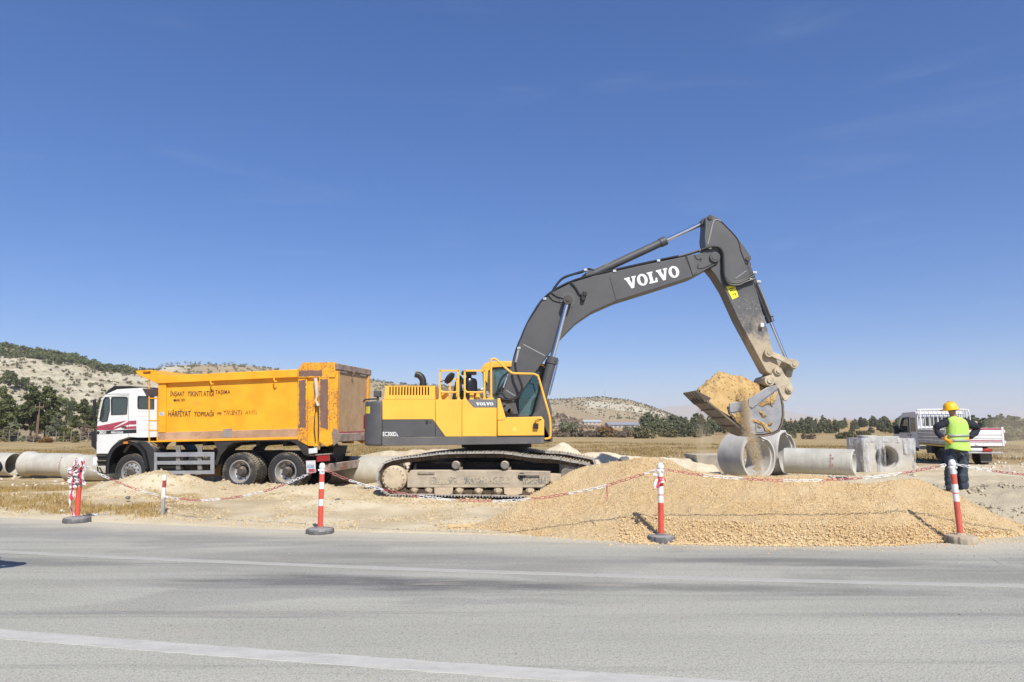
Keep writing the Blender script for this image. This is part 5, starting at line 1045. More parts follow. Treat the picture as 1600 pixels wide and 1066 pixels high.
def pipe(name, label, c, axis_deg, L, Ro, Ri, m, bell=0.0, rings=0, chip=0, group='concrete drain pipes', mark=None):
    """open pipe, axis horizontal, local x along the axis"""
    mb = MB(); n = 48
    prof = []
    if bell: prof = [(Ri + .03, -L / 2), (Ro + bell, -L / 2), (Ro + bell, -L / 2 + .24), (Ro, -L / 2 + .34)]
    else: prof = [(Ri, -L / 2), (Ro - .02, -L / 2), (Ro, -L / 2 + .02)]
    k = 26
    for i in range(k): 
        z = -L / 2 + .36 + (L - .42) * i / (k - 1); prof.append((Ro + (.004 * math.sin(i * 2.4) if rings else 0), z))
    prof += [(Ro, L / 2 - .03), (Ro - .02, L / 2), (Ri + .05, L / 2), (Ri + .045, L / 2 - .09), (Ri, L / 2 - .10), (Ri, -L / 2 + (.12 if bell else .0))]
    if bell: prof.append((Ri + .03, -L / 2 + .1))
    mb.lathe(prof, (0, 0, Ro), (1, 0, 0), n, closed=True)
    o = mb.build(name, m, None, smooth=40)
    if chip:
        r = random.Random(chip)
        for v in o.data.vertices:
            if abs(v.co.x) > L / 2 - .13: v.co.x += .02 * math.sin(v.co.y * 9 + chip) * (1 if v.co.x > 0 else -1) - (.09 if (v.co.z > 2 * Ro - .16 and v.co.y > .05 * chip and v.co.x > 0) else 0)
    o.location = c; o.rotation_euler = (0, 0, R_(axis_deg)); tag(o, label, 'pipe', group)
    return o
def gpt(u, v, z): return G(u, v, z)
# two wide rings standing below the bucket
a = P(1155, 748, 20.6); zA = P(1172, 748, 20.6).z
pa = pipe('concrete_pipe', 'wide short concrete pipe with chipped rim, nearest under the bucket', (P(1167, 748, 21.0).x, 21.0, P(1167, 749, 21.0).z - .02), -62, .98, .68, .56, M_con, rings=1, chip=3)
pb = pipe('concrete_pipe', 'wide concrete pipe ring just behind the chipped one under the bucket', (P(1207, 742, 23.3).x, 23.3, P(1207, 741.5, 23.3).z), -45, 1.0, .72, .61, M_con, chip=1)
pc = pipe('concrete_pipe', 'narrow long ribbed concrete pipe lying beside the wrapped chamber', (P(1281, 741, 21.7).x, 21.7, P(1281, 741.5, 21.7).z), -35, 1.98, .39, .30, M_con2, rings=1, chip=2)
mb = MB()
for k in range(5):
    for j in range(2 if k % 2 else 1):
        th = R_(205 + k * 9); q = Vector((.42 + j * .05 + .01 * (k % 3), -(.402) * math.sin(R_(90 + 0)) , 0)); ang = R_(95 - k * 11 - 30)
        q = Vector((.40 + j * .06, -.403 * math.cos(R_(30 - k * 13)), .40 + .403 * math.sin(R_(30 - k * 13)))); mb.box(q.x - .012, q.x + .02, q.y - .004, q.y + .006, q.z - .03, q.z + .028)
mb.build('red_stencil', M_redmark, pc, smooth=0)
# line of pipes on the left
line_l = [(-35, 744, 27.5, 2.0, 'bell'), ]
pl1 = pipe('concrete_pipe', 'leftmost grey concrete pipe with its round dark mouth open', (P(-14, 743, 26.2).x, 26.2, P(-14, 743, 26.2).z), -14, 2.1, .415, .33, M_con2, 0, 1)
pl2 = pipe('concrete_pipe', 'belled grey concrete pipe in the middle of the left row', (P(76, 742, 25.6).x, 25.6, P(76, 743.5, 25.6).z), -12, 1.95, .40, .32, M_con2, .055, 1)
pl3 = pipe('concrete_pipe', 'concrete pipe behind the tape-wrapped post and truck bumper', (P(152, 751, 24.0).x, 24.0, P(152, 752, 24.0).z), -13, 2.1, .43, .34, M_con2, .05, 1)
pl4 = pipe('concrete_pipe', 'concrete pipe lying between the truck rear and the excavator tracks', (P(572, 757, 22.6).x, 22.6, P(572, 757, 22.6).z), -10, 2.3, .44, .35, M_con2, .05, 1)
mb = MB()
for k in range(5): q = Vector((.80, -.402 * math.cos(R_(38 - k * 12)), .40 + .402 * math.sin(R_(38 - k * 12)))); mb.box(q.x - .02, q.x + .03, q.y - .004, q.y + .006, q.z - .03, q.z + .025)
mb.build('red_stencil', M_redmark, pl2, smooth=0)
# soil wedged in pipe mouths / ledge behind
# inverted concrete cone block
cb = P(1112, 741, 23.6); mb = MB(); x0 = P(1085, 740, 23.2).x; x1 = P(1146, 740, 23.2).x; zb = P(1110, 740, 23.4).z - .02; ht = 30 / 1107 * 23.4
def ring4(cx, cy, wx, wy, z, yaw): return [Vector((cx + math.cos(yaw) * a * wx - math.sin(yaw) * b * wy, cy + math.sin(yaw) * a * wx + math.cos(yaw) * b * wy, z)) for a, b in ((-1, -1), (1, -1), (1, 1), (-1, 1))]
yw = R_(8); R0 = ring4(0, 0, .47, .34, 0, yw); R1 = ring4(0, 0, .68, .55, ht, yw); R2 = ring4(0, 0, .58, .45, ht, yw); R3 = ring4(0, 0, .38, .26, .10, yw)
vs = R0 + R1 + R2 + R3; fs = [(3, 2, 1, 0)] + [(i + 4 * k, (i + 1) % 4 + 4 * k, (i + 1) % 4 + 4 * (k + 1), i + 4 * (k + 1)) for k in range(3) for i in range(4)] + [(12, 13, 14, 15)]
mb.add(vs, fs); o = mb.build('concrete_trough', concrete('weathered_concrete', (.33, .30, .25), (.46, .43, .37)), None, bevel=.015, smooth=0); o.location = ((x0 + x1) / 2, 23.7, zb); tag(o, 'dark tapered concrete trough left of the wide pipes', 'concrete block')
# wrapped inspection chamber
HO = Vector((P(1350, 738, 24.4).x, 24.4, P(1380, 739, 24.4).z)); hw = P(1427, 738, 24.4).x - HO.x; hh = 53 / 1113 * 24.4
ch = thing('inspection_chamber', 'square concrete inspection chamber with round opening wrapped in torn clear plastic', 'concrete chamber', HO, R_(-4))
hx = hw * .47; hz = hh * .45; hr = hh * .345
mb = MB(); sqr = [(.02, 0), (hw - .02, 0), (hw, .03), (hw, hh), (0, hh), (0, .03)]; mb.prism(sqr, 0, .16, [circ(hx, hz, hr, 36)[::-1]])
mb.box(.0, .14, .161, 1.35, 0, hh); mb.box(hw - .14, hw, .161, 1.35, 0, hh); mb.box(.14, hw - .14, 1.2, 1.35, 0, hh); mb.box(.141, hw - .141, .161, 1.199, 0, .1)
mb.box(.141, hw - .141, .161, 1.199, hh - .12, hh - .002)
mb.build('chamber_wall', M_con, ch, bevel=.02)
mb = MB(); mb.lathe([(hr + .0, 0), (hr - .015, .0), (hr - .02, .12), (hr - .05, .16), (hr - .05, .75)], (hx, .005, hz), (0, 1, 0), 40); mb.build('opening_ring', M_con, ch)
mb = MB(); mb.lathe([(hr * .9, .9), (hr * .55, .96), (0, 1.0)], (hx + .02, .005, hz), (0, 1, 0), 36); mb.build('inner_pipe', M_con2, ch)
mb = MB(); mb.box(.22, hw - .35, .2, 1.0, hh, hh + .07); mb.lathe([(.24, 0), (.30, 0), (.30, .10), (.24, .10)], (.36, .45, hh + .0), (0, 0, 1), 28, closed=True); mb.build('cover_slab', M_con2, ch, bevel=.015)
mb = MB(); mb.box(hx - hr * .75, hx - hr * .55, .02, .2, hz + hr * .6, hz + hr * .95); mb.build('broken_edge', M_dk, ch)
def film():
    t = NT('torn_clear_film'); nt = t.nt; nt.nodes.remove(t.b)
    g = t.n('ShaderNodeBsdfGlossy'); g.inputs['Roughness'].default_value = .18; g.inputs['Color'].default_value = (.95, .95, .97, 1)
    tr = t.n('ShaderNodeBsdfTransparent'); tl = t.n('ShaderNodeBsdfTranslucent'); tl.inputs['Color'].default_value = (.85, .86, .88, 1); df = t.n('ShaderNodeBsdfDiffuse'); df.inputs['Color'].default_value = (.80, .81, .83, 1)
    m1 = t.n('ShaderNodeMixShader'); m1.inputs[0].default_value = .5; t.l(tl.outputs[0], m1.inputs[1]); t.l(df.outputs[0], m1.inputs[2])
    m2 = t.n('ShaderNodeMixShader'); t.l(t.math('MULTIPLY', t.ramp(t.noise(t.scaled(t.coord(), (1.5, 1, .5)), 4, 5, .65), .40, .66), .9), m2.inputs[0]); t.l(tr.outputs[0], m2.inputs[1]); t.l(m1.outputs[0], m2.inputs[2])
    m3 = t.n('ShaderNodeMixShader'); m3.inputs[0].default_value = .10; t.l(m2.outputs[0], m3.inputs[1]); t.l(g.outputs[0], m3.inputs[2]); t.l(m3.outputs[0], t.out.inputs['Surface']); return t.mat
M_film = film()
def sheet(name, cols, par, nz=16, amp=.04, seed=0):   # cols: list of (x, y, ztop, zbot) along the sheet
    cols = [Vector(c) for c in [(a, b, c) for a, b, c, d in cols]], [d for a, b, c, d in cols]
    P0 = smooth_path(cols[0], 7); n = len(P0); zb_ = np.interp(np.linspace(0, 1, n), np.linspace(0, 1, len(cols[1])), cols[1])
    V = []; r = np.random.RandomState(seed)
    for j in range(nz):
        t = j / (nz - 1)
        for i in range(n):
            z = P0[i].z + (zb_[i] - P0[i].z) * t; k = fbm(np.array([i * .45 + seed]), np.array([z * 2.5]), 3, seed)[0]; k2 = fbm(np.array([i * 1.3]), np.array([z * .9 + seed]), 3, seed + 3)[0]
            V.append((P0[i].x + k * amp * .8, P0[i].y - abs(k2) * amp * 1.0, z + k * amp * .3))
    o = np_mesh(name, V, grid_faces(n, nz), M_film, parent=par); return o
sheet('plastic_film', [(-.09, .9, hh * 1.0, .02), (-.07, .3, hh * 1.02, .03), (-.02, -.04, hh * 1.0, .0), (.10, -.05, hh * .98, .02), (.20, -.04, hh * .62, .0)], ch, seed=2, amp=.07)
sheet('plastic_film', [(hx - hr * .9, -.03, hh * .99, .02), (hx - hr * .7, -.06, hh * .96, .0), (hx - hr * .35, -.07, hh * .92, .05), (hx - hr * .15, -.05, hh * .7, .03)], ch, seed=5, amp=.05)
sheet('plastic_film', [(hw * .80, -.03, hh * 1.0, hh * .62), (hw * .9, -.05, hh * 1.01, hh * .5), (hw + .03, -.04, hh * 1.0, .05), (hw + .07, .3, hh * 1.0, .03), (hw + .10, .9, hh * .98, .06)], ch, seed=8, amp=.06)
sheet('plastic_film', [(-.03, -.03, hh + .015, hh * .90), (hw * .3, -.03, hh + .02, hh * .92), (hw * .6, -.03, hh + .02, hh * .90), (hw * 1.01, -.03, hh + .02, hh * .88)], ch, seed=12, amp=.03, nz=6)

# ------------------------------------------------------------------ barrier posts, chain, tape
M_pred = mat('faded_red_plastic', (.66, .085, .055), .5, dust=.24, scr=.4, var=.15); M_pred2 = mat('dusty_red_plastic', (.62, .12, .075), .6, dust=.38, scr=.3); M_pwh = mat('white_reflective_band', (.76, .76, .74), .45, dust=.22, scr=.2); M_rub = mat('grey_recycled_rubber', (.10, .10, .10), .85, dust=.42, bump=.6, bs=30, dustcol=(.30, .29, .27)); M_rubm = mat('muddy_rubber', (.16, .145, .12), .9, dust=.75, bump=.6, bs=30, dustcol=(.42, .35, .25))
def post(label, u, v, topu, topv, bands, m_red, m_base, Hh=.09, Rb=.215, seed=0, clover=True):
    b = G(u, v, 0); o = thing('barrier_post', label, 'barrier post', b, 0, 'chain barrier posts')
    tpt = P(topu, topv, b.y); d = Vector((tpt.x - b.x, 0, tpt.z)); L = d.length; dn = d.normalized(); r = .040
    mats_ = [m_red, M_pwh, mat('grey_tape_band', (.32, .32, .32), .6) if any(k == 2 for _, k in bands) else M_pwh]; mb = MB(); t0 = 0
    for t1, k in bands:
        mb.cyl(dn * (L * (1 - t1)), dn * (L * (1 - t0)), r, n=20, caps=False, mi=k); t0 = t1
    mb.build('pole', mats_, o)
    mb = MB(); mb.lathe([(0, .035), (.02, .035), (.036, .02), (.042, .0), (.048, -.02), (.048, -.04), (.041, -.05)], dn * L, dn, 20)
    for k in range(4): a = k * math.pi / 2 + .4; mb.cyl(dn * (L - .075) + Vector((math.cos(a), math.sin(a), 0)) * .035, dn * (L - .075) + Vector((math.cos(a), math.sin(a), 0)) * .062, .014, n=8)
    mb.build('cap', M_pwh, o)
    mb = MB(); n = 32; pr = []
    for k in range(n):
        a = 2 * math.pi * k / n; w = 1 - (.09 if (k % 4 == 0 and clover) else 0); pr.append((Rb * w * math.cos(a), Rb * w * math.sin(a)))
    lv = [(1.0, 0), (1.0, Hh * .6), (.93, Hh * .9), (.62, Hh), (.34, Hh * 1.0), (.24, Hh * 1.25), (0.0, Hh * 1.25)]
    vs = [(p[0] * s, p[1] * s, z) for s, z in lv for p in pr]; mb.add(vs, [(i * n + k, i * n + (k + 1) % n, (i + 1) * n + (k + 1) % n, (i + 1) * n + k) for i in range(len(lv) - 1) for k in range(n)])
    bo = mb.build('base', m_base, o, smooth=30); return o, b, dn, L
B3 = [(.13, 1), (.25, 0), (.35, 1), (.50, 0), (.60, 1), (1, 0)]; B4 = [(.15, 1), (.275, 0), (.38, 1), (.395, 0), (.49, 1), (1, 0)]; B1 = [(.10, 1), (.22, 0), (.36, 1), (.43, 2), (1, 0)]
post3 = post('upright red and white post in front of the truck tail', 500, 833, 503.5, 727, B3, M_pred, M_rub, .08)
post4 = post('red and white post with a tape knot before the gravel pile', 1033, 847, 1032, 727, B4, M_pred, M_rub, .10, .20)
post5 = post('leaning dusty red and white post in front of the worker', 1502, 848, 1487.5, 722, B4, M_pred2, M_rubm, .11, .21)
post1 = post('tape-wrapped leaning red post at the left road edge', 120, 816, 126.5, 719, B1, M_pred, M_rub, .09)
b2 = G(254, 804, 0); p2o = thing('marker_stake', 'thin square white stake with a red band beside the dirt mound', 'stake', b2); L2 = P(253.5, 742, b2.y).z
mb = MB(); 
for z0, z1, k in ((-.05, L2 * .40, 2), (L2 * .40, L2 * .68, 1), (L2 * .68, L2 * .86, 0), (L2 * .86, L2, 1)): mb.box(-.028, .028, -.02, .02, z0, z1, k)
mb.build('stake_pole', [M_red, M_pwh, mat('grey_galvanised', (.42, .42, .41), .5, .3, dust=.2)], p2o)
M_cr = mat('red_plastic_chain', (.46, .10, .115), .5, dust=.3); M_cw = mat('white_plastic_chain', (.80, .80, .80), .4, dust=.06)
def chain(label, pts, Y0, Y1, phase=0, r=.0052, Llink=.084, run=8):
    us = [p[0] for p in pts]; w = [P(u, v, Y0 + (Y1 - Y0) * (u - us[0]) / (us[-1] - us[0])) for u, v in pts]; pth = smooth_path(w, 10)
    L = [0]
    for i in range(len(pth) - 1): L.append(L[-1] + (pth[i + 1] - pth[i]).length)
    pitch = Llink - 2 * r * 1.2; n = int(L[-1] / pitch); mb = MB()
    def atd(s):
        i = max(0, min(int(np.searchsorted(L, s)) - 1, len(pth) - 2)); return pth[i].lerp(pth[i + 1], (s - L[i]) / max(1e-9, L[i + 1] - L[i]))
    rnd = random.Random(phase + 5)
    for k in range(n):
        a = atd(k * pitch); b = atd((k + 1) * pitch); c = (a + b) / 2; t = (b - a).normalized(); up = Vector((0, 0, 1)); s1 = t.cross(up).normalized(); s2 = t.cross(s1)
        ang = (math.pi / 2 if k % 2 else 0) + math.pi / 4 + rnd.uniform(-.3, .3); s = s1 * math.cos(ang) + s2 * math.sin(ang); hl = Llink / 2 - .021; loop = []
        for q in range(5): th = -math.pi / 2 + math.pi * q / 4; loop.append(c + t * (hl + .018 * math.cos(th)) + s * (.018 * math.sin(th)))
        for q in range(5): th = math.pi / 2 + math.pi * q / 4; loop.append(c + t * (-hl + .018 * math.cos(th)) + s * (.018 * math.sin(th)))
        mb.tube(loop, r, 5, True, mi=((k + phase) // run) % 2)
    o = mb.build('plastic_chain', [M_cr, M_cw], None, fix=False, smooth=60); tag(o, label, 'chain', 'red and white plastic chains'); return o
Yp = {1: post1[1].y, 2: b2.y, 3: post3[1].y, 4: post4[1].y, 5: post5[1].y}
chain('sagging red and white chain from the taped post to the thin stake', [(131, 726), (156, 741), (182, 752.5), (214, 765), (253, 775.5)], Yp[1], Yp[2], 9)
chain('red and white chain hanging before the truck from thin stake to upright post', [(254, 775.5), (285, 780), (312, 782), (345, 780), (380, 775), (422, 765), (459, 751), (498, 733.5)], Yp[2], Yp[3], 9)
chain('long red and white chain drooping in front of the excavator tracks', [(508, 734), (540, 748.5), (587, 762.5), (620, 769.5), (650, 774.8), (704, 781), (751, 782.8), (790, 782.6), (837, 779), (879, 773), (928, 763.5), (952, 757.5), (1000, 742.5), (1029, 733)], Yp[3], Yp[4], 2)
chain('red and white chain strung above the gravel pile between the two right posts', [(1037, 733), (1060, 737), (1085, 741), (1137, 746.3), (1195, 750), (1252, 751), (1310, 749.3), (1360, 746), (1417, 738.3), (1466, 728.5), (1484, 725.5)], Yp[4], Yp[5], 0)
chain('red and white chain running off to the right past the leaning post', [(1493, 725.5), (1522, 731), (1553, 736), (1600, 741.5), (1680, 745)], Yp[5], Yp[5] - .1, 9)
q0 = P(949, 759, 10.55); o = chain('short white chain end dangling from the long chain over the gravel', [(948, 759), (948.3, 770), (948.6, 787)], 10.5, 10.5, 9, run=40)
# barrier tape
def tape_mat():
    t = NT('striped_barrier_tape'); s = t.n('ShaderNodeTexWave'); s.inputs['Scale'].default_value = 3.2; s.inputs['Distortion'].default_value = 6; s.inputs['Detail'].default_value = 2; t.l(t.coord(), s.inputs['Vector'])
    t.set(t.mix(t.ramp(s.outputs['Fac'], .74, .80), (.82, .80, .80), (.62, .05, .08)), .35); return t.mat
M_tape = tape_mat()
def ribbon(mb, pts, w, tw=0.0, seed=0):
    p = smooth_path(pts, 6); r = random.Random(seed); ph = r.uniform(0, 6); vs = []
    for i, q in enumerate(p): a = ph + tw * i; s = Vector((math.cos(a), math.sin(a) * .8, .25 * math.sin(a * 1.7))) * w / 2; vs += [q - s, q + s]
    mb.add(vs, [(2 * i, 2 * i + 1, 2 * i + 3, 2 * i + 2) for i in range(len(p) - 1)])
mb = MB(); Bp = post1[1]; Yt = Bp.y - .05; r = random.Random(4)
for k in range(26):
    c = P(124 + r.uniform(-9, 4), r.uniform(723, 757), Yt) ; pts = [c + Vector((r.uniform(-.09, .09), r.uniform(-.09, .05), r.uniform(-.10, .10))) for _ in range(4)]; ribbon(mb, pts, .06, r.uniform(-.3, .3), k)
for k, path in enumerate((((122, 735), (114, 748), (111, 765), (108, 780), (111, 795), (115, 806)), ((120, 740), (112, 752), (112, 775), (109.5, 785), (112, 800)), ((124, 745), (121, 752), (119.5, 757)), ((126, 738), (127, 750), (124, 758)))): ribbon(mb, [P(u, v, Yt - .03 * (k % 2)) for u, v in path], .065, .12, 40 + k)
o = mb.build('barrier_tape', M_tape, None, fix=False, smooth=0); tag(o, 'tangled red and white barrier tape trailing from the left post', 'barrier tape')
mb = MB(); Yt = post4[1].y - .05
for k, path in enumerate((((1030, 748), (1026, 753), (1023, 760), (1021, 766)), ((1028, 746), (1025, 743), (1022, 740)), ((1036, 748), (1040, 750), (1037, 753), (1029, 754)), ((1028, 752), (1033, 755), (1037, 751)), ((1029, 749), (1027, 757), (1025, 763)))): ribbon(mb, [P(u, v, Yt - .012 * k) for u, v in path], .055, .15, 70 + k)
o = mb.build('barrier_tape', M_tape, None, fix=False, smooth=0); tag(o, 'knot of torn barrier tape tied on the post before the gravel', 'barrier tape')

# ------------------------------------------------------------------ gravel pile
crest = [(700, 824), (740, 820.5), (775, 806), (809, 786), (843, 766), (871, 749), (886, 738), (911, 728), (965, 721), (1012, 715.2), (1032, 714.5), (1048, 721), (1075, 734), (1096, 738), (1137, 741), (1197, 744), (1227, 742), (1274, 743), (1310, 749), (1332, 754.5), (1362, 755), (1390, 750.5), (1421, 747.6), (1440, 749.5), (1470, 765), (1502, 778), (1535, 794), (1562, 809), (1600, 822), (1650, 834)]
foot = [(700, 825), (740, 823), (800, 833), (880, 841), (1000, 849), (1200, 853), (1400, 852), (1480, 845), (1540, 841), (1600, 837), (1650, 836)]
cu_, cv_ = zip(*crest); fu_, fv_ = zip(*foot)
NU, NV = 520, 150
U = np.linspace(702, 1648, NU); CVv = np.interp(U, cu_, cv_); k_ = np.hanning(15); k_ /= k_.sum(); CVs = np.convolve(np.pad(CVv, 7, mode='edge'), k_, 'valid')
pos = np.zeros((NV, NU, 3)); shadow = []
for i, u in enumerate(U):
    fp = G(u, float(np.interp(u, fu_, fv_)), 0.0)
    yc = fp.y + .5; 
    for _ in range(8):                     # crest depth such that the face rests at about 27 degrees
        cp = P(u, CVs[i], yc); yc = fp.y + max(.12, cp.z / .50)
    cp = P(u, CVs[i], yc); hcr = max(cp.z, .02); back = hcr / .62
    for j in range(NV):
        t = j / (NV - 1)
        if t < .62:
            s = t / .62; z = hcr * (.72 * s + .28 * s ** 2.4) ; y = fp.y + (yc - fp.y) * s
            x = fp.x * (1 - s) + cp.x * s
        else:
            s = (t - .62) / .38; z = hcr * (1 - s) ** 1.15; y = yc + back * s; x = cp.x * (1 + .0 * s)
        pos[j, i] = (x, y, z)
zz = pos[..., 2]; rel_ = np.clip(zz / .25, 0, 1)
pos[..., 2] += rel_ * (fbm(pos[..., 0] * 1.1, pos[..., 1] * 1.1, 3, 61) * .05 + fbm(pos[..., 0] * 5, pos[..., 1] * 5, 3, 63) * .03) + fbm(pos[..., 0] * 22, pos[..., 1] * 22, 2, 65) * .018
pos[0, :, 2] = -.03; pos[-1, :, 2] = -.1
def gravel_mat(name, stone):
    t = NT(name); p = t.coord(); n = t.noise(p, .55, 5, .6); n2 = t.noise(p, 60, 3); v = t.voro(p, 62)
    c = t.mix(t.ramp(n, .35, .65), (.64, .45, .215), (.72, .545, .30))
    sv = t.n('ShaderNodeSeparateColor'); t.l(v.outputs['Color'], sv.inputs[0])
    c = t.mix(t.math('MULTIPLY', sv.outputs[0], .55), c, (.74, .57, .35)); c = t.mix(t.math('MULTIPLY', t.ramp(sv.outputs[1], .65, 1), .45), c, (.44, .29, .14))
    c = t.mix(t.math('MULTIPLY', t.ramp(sv.outputs[2], .78, 1), .4), c, (.58, .50, .40))
    t.set(c, .92, 0, .2)
    if not stone: t.bump(t.math('SUBTRACT', 1.0, v.outputs['Distance']), .9, .03)
    return t.mat
M_grv = gravel_mat('orange_gravel', False); M_stone = gravel_mat('gravel_stone', True)
pile = np_mesh('gravel_pile', pos.reshape(-1, 3), grid_faces(NU, NV), M_grv); tag(pile, 'long heap of loose orange gravel piled along the road edge', 'gravel pile')
def onpile(r, n):
    i = (r.rand(n) ** .9 * (NV * .70)).astype(int); j = r.randint(0, NU, n); q = pos[i, j].copy(); k = (fbm(q[:, 0] * 1.6, q[:, 1] * 1.6 + q[:, 2] * 2, 4, 91) + r.rand(n) * .5) > .22; i = i[k]; j = j[k]; q = pos[i, j].copy(); n = len(q); q += r.randn(n, 3) * np.array([.015, .015, .003]); q[:, 2] = np.maximum(q[:, 2], .0) + .004; return q
o = clods(100000, onpile, .0025, .0115, 'gravel_stones', M_stone, pile, 1); o['kind'] = 'stuff'
def footst(r, n):
    i = (r.rand(n) ** 2 * 32).astype(int); j = (NU * (.28 + .70 * r.rand(n))).astype(int); q = pos[i, np.minimum(j, NU - 1)].copy(); q[:, 1] -= np.abs(r.randn(n)) * .035; q[:, 2] = np.maximum(q[:, 2], 0) + .008; return q
o = clods(9000, footst, .006, .022, 'gravel_stones', M_stone, pile, 2); o['kind'] = 'stuff'
def strays(r, n):
    u = 720 + 880 * r.rand(n); y0 = np.array([G(a, float(np.interp(a, fu_, fv_)), 0).y for a in u]); y = y0 - np.abs(r.randn(n)) * .22; x = (u - 800) / 1122 * y; return np.stack([x, y, x * 0 + .006], -1)
o = clods(700, strays, .006, .016, 'stray_stones', M_stone, None, 9); tag(o, kind='stuff', label='loose gravel stones scattered on the asphalt edge', cat='gravel')

# soil clods and rubble on the site, dry grass
M_clod = soil_mat('tan_clods', (.50, .395, .235), (.62, .51, .33), 20); M_gclod = soil_mat('grey_clods', (.36, .31, .225), (.52, .455, .33), 20)
def scatter(x0, x1, y0, y1, keep=None):
    def f(r, n):
        x = x0 + (x1 - x0) * r.rand(n * 3); y = y0 + (y1 - y0) * r.rand(n * 3); m = (y - edge_far(x)) > .35
        if keep is not None: m &= keep(x, y, r)
        x = x[m]; y = y[m]; k = np.resize(np.arange(len(x)), n); x = x[k]; y = y[k]; return np.stack([x, y, gz(x, y) + .004], -1)
    return f
o = clods(9000, scatter(-11, 2.5, 11.3, 18.5, lambda x, y, r: vnoise(x * 1.3, y * 1.3, 5) > .45), .006, .036, 'soil_clods', M_clod, None, 4); tag(o, kind='stuff', label='tan dirt clods strewn in front of the truck and tracks', cat='soil clods')
o = clods(5200, scatter(5.5, 15, 12.0, 19, lambda x, y, r: vnoise(x * 1.6, y * 1.6, 8) > .42), .010, .075, 'soil_clods', M_gclod, None, 6); tag(o, kind='stuff', label='grey dirt clods and rubble around the worker', cat='soil clods')
o = clods(3000, scatter(-32, 34, 20, 40, lambda x, y, r: vnoise(x * .5, y * .5, 18) > .55), .02, .10, 'pale_stones', soil_mat('pale_field_stone', (.52, .46, .36), (.66, .60, .50)), None, 12); tag(o, kind='stuff', label='pale stones scattered over the dry field', cat='stones')
for lab, u, v, s in (('dark round stone on the dirt bank right of the upright post', 527, 782, .06), ('small dark clod on the dirt in front of the front wheel', 200, 778, .05), ('dark stone on the crest of the gravel pile', 975, 716, .10)):
    if 'crest' in lab: q = P(975, 718.5, 14.6)
    else: q = P(u, v, 15.2); q.z = gzs(q.x, q.y) ; q = G(u, v, .12)
    mb = MB(); rr = random.Random(int(u)); bm = bmesh.new(); bmesh.ops.create_icosphere(bm, subdivisions=2, radius=s)
    for vv in bm.verts: vv.co *= 1 + rr.uniform(-.18, .18); vv.co.z *= .75
    me = bpy.data.meshes.new('stone'); bm.to_mesh(me); bm.free(); me.materials.append(mat('dark_stone', (.13, .12, .11), .9, var=.3) if 'dark_stone' not in bpy.data.materials else bpy.data.materials['dark_stone']); o = bpy.data.objects.new('stone', me); COL.objects.link(o); o.location = q; tag(o, lab, 'stone')
def blades(n, fpos, h0, h1, name, m, seed, w=.006, per=1):
    r = np.random.RandomState(seed); p = fpos(r, n); n = len(p); a = r.rand(n) * 6.283; h = h0 + (h1 - h0) * r.rand(n) ** 1.6; ln = r.randn(n, 2) * .35 * h[:, None]
    s = np.stack([np.cos(a), np.sin(a), a * 0], -1) * (w * (.6 + .8 * r.rand(n)))[:, None]
    mid = p + np.stack([ln[:, 0] * .35, ln[:, 1] * .35, h * .6], -1); top = p + np.stack([ln[:, 0], ln[:, 1], h], -1)
    v = np.stack([p - s, p + s, mid + s * .7, mid - s * .7, top], 1); b = (np.arange(n) * 5)[:, None]
    f = np.concatenate([b + np.array([[0, 1, 2]]), b + np.array([[0, 2, 3]]), b + np.array([[3, 2, 4]])]); return np_mesh(name, v.reshape(-1, 3), f, m, smooth=False)
def straw(name, a, b):
    t = NT(name); p = t.pos(); n = t.noise(p, 2.5, 4); n2 = t.noise(p, 40, 2); t.set(t.mix(n2, t.mix(t.ramp(n, .35, .65), a, b), tuple(x * .7 for x in a)), .9, 0, .1); return t.mat
M_straw = straw('dry_straw', (.42, .29, .11), (.53, .385, .17)); M_straw2 = straw('brown_straw', (.30, .215, .09), (.42, .31, .14))
def tufts(x0, x1, y0, y1, nt_, spread, seed, keep=None):
    def f(r, n):
        cx = x0 + (x1 - x0) * r.rand(nt_); cy = y0 + (y1 - y0) * r.rand(nt_); m = (cy - edge_far(cx)) > .9
        if keep is not None: m &= keep(cx, cy, r)
        cx = cx[m]; cy = cy[m]; k = r.randint(0, len(cx), n); x = cx[k] + r.randn(n) * spread; y = cy[k] + r.randn(n) * spread; return np.stack([x, y, gz(x, y) - .01], -1)
    return f
o = blades(26000, tufts(-14.5, -6.0, 12.6, 19.5, 900, .13, 3, lambda x, y, r: (vnoise(x * .8, y * .8, 41) > .40) & (x < -6.3 - .25 * np.maximum(0, y - 15) - 1.6 * (vnoise(x, y, 3) - .3)) & ~((x > -10.2) & (y > 15.2))), .03, .14, 'dry_grass', M_straw, 21); tag(o, kind='stuff', label='dry yellow grass on the left road verge', cat='grass')
o = blades(60000, tufts(-38, 44, 24, 70, 9000, .28, 5, lambda x, y, r: (vnoise(x * .25, y * .25, 44) > .42) & ((x < 12) | (y > 34))), .06, .24, 'dry_grass', M_straw2, 22, w=.02); tag(o, kind='stuff', label='brown dry grass tufts across the open field', cat='grass')

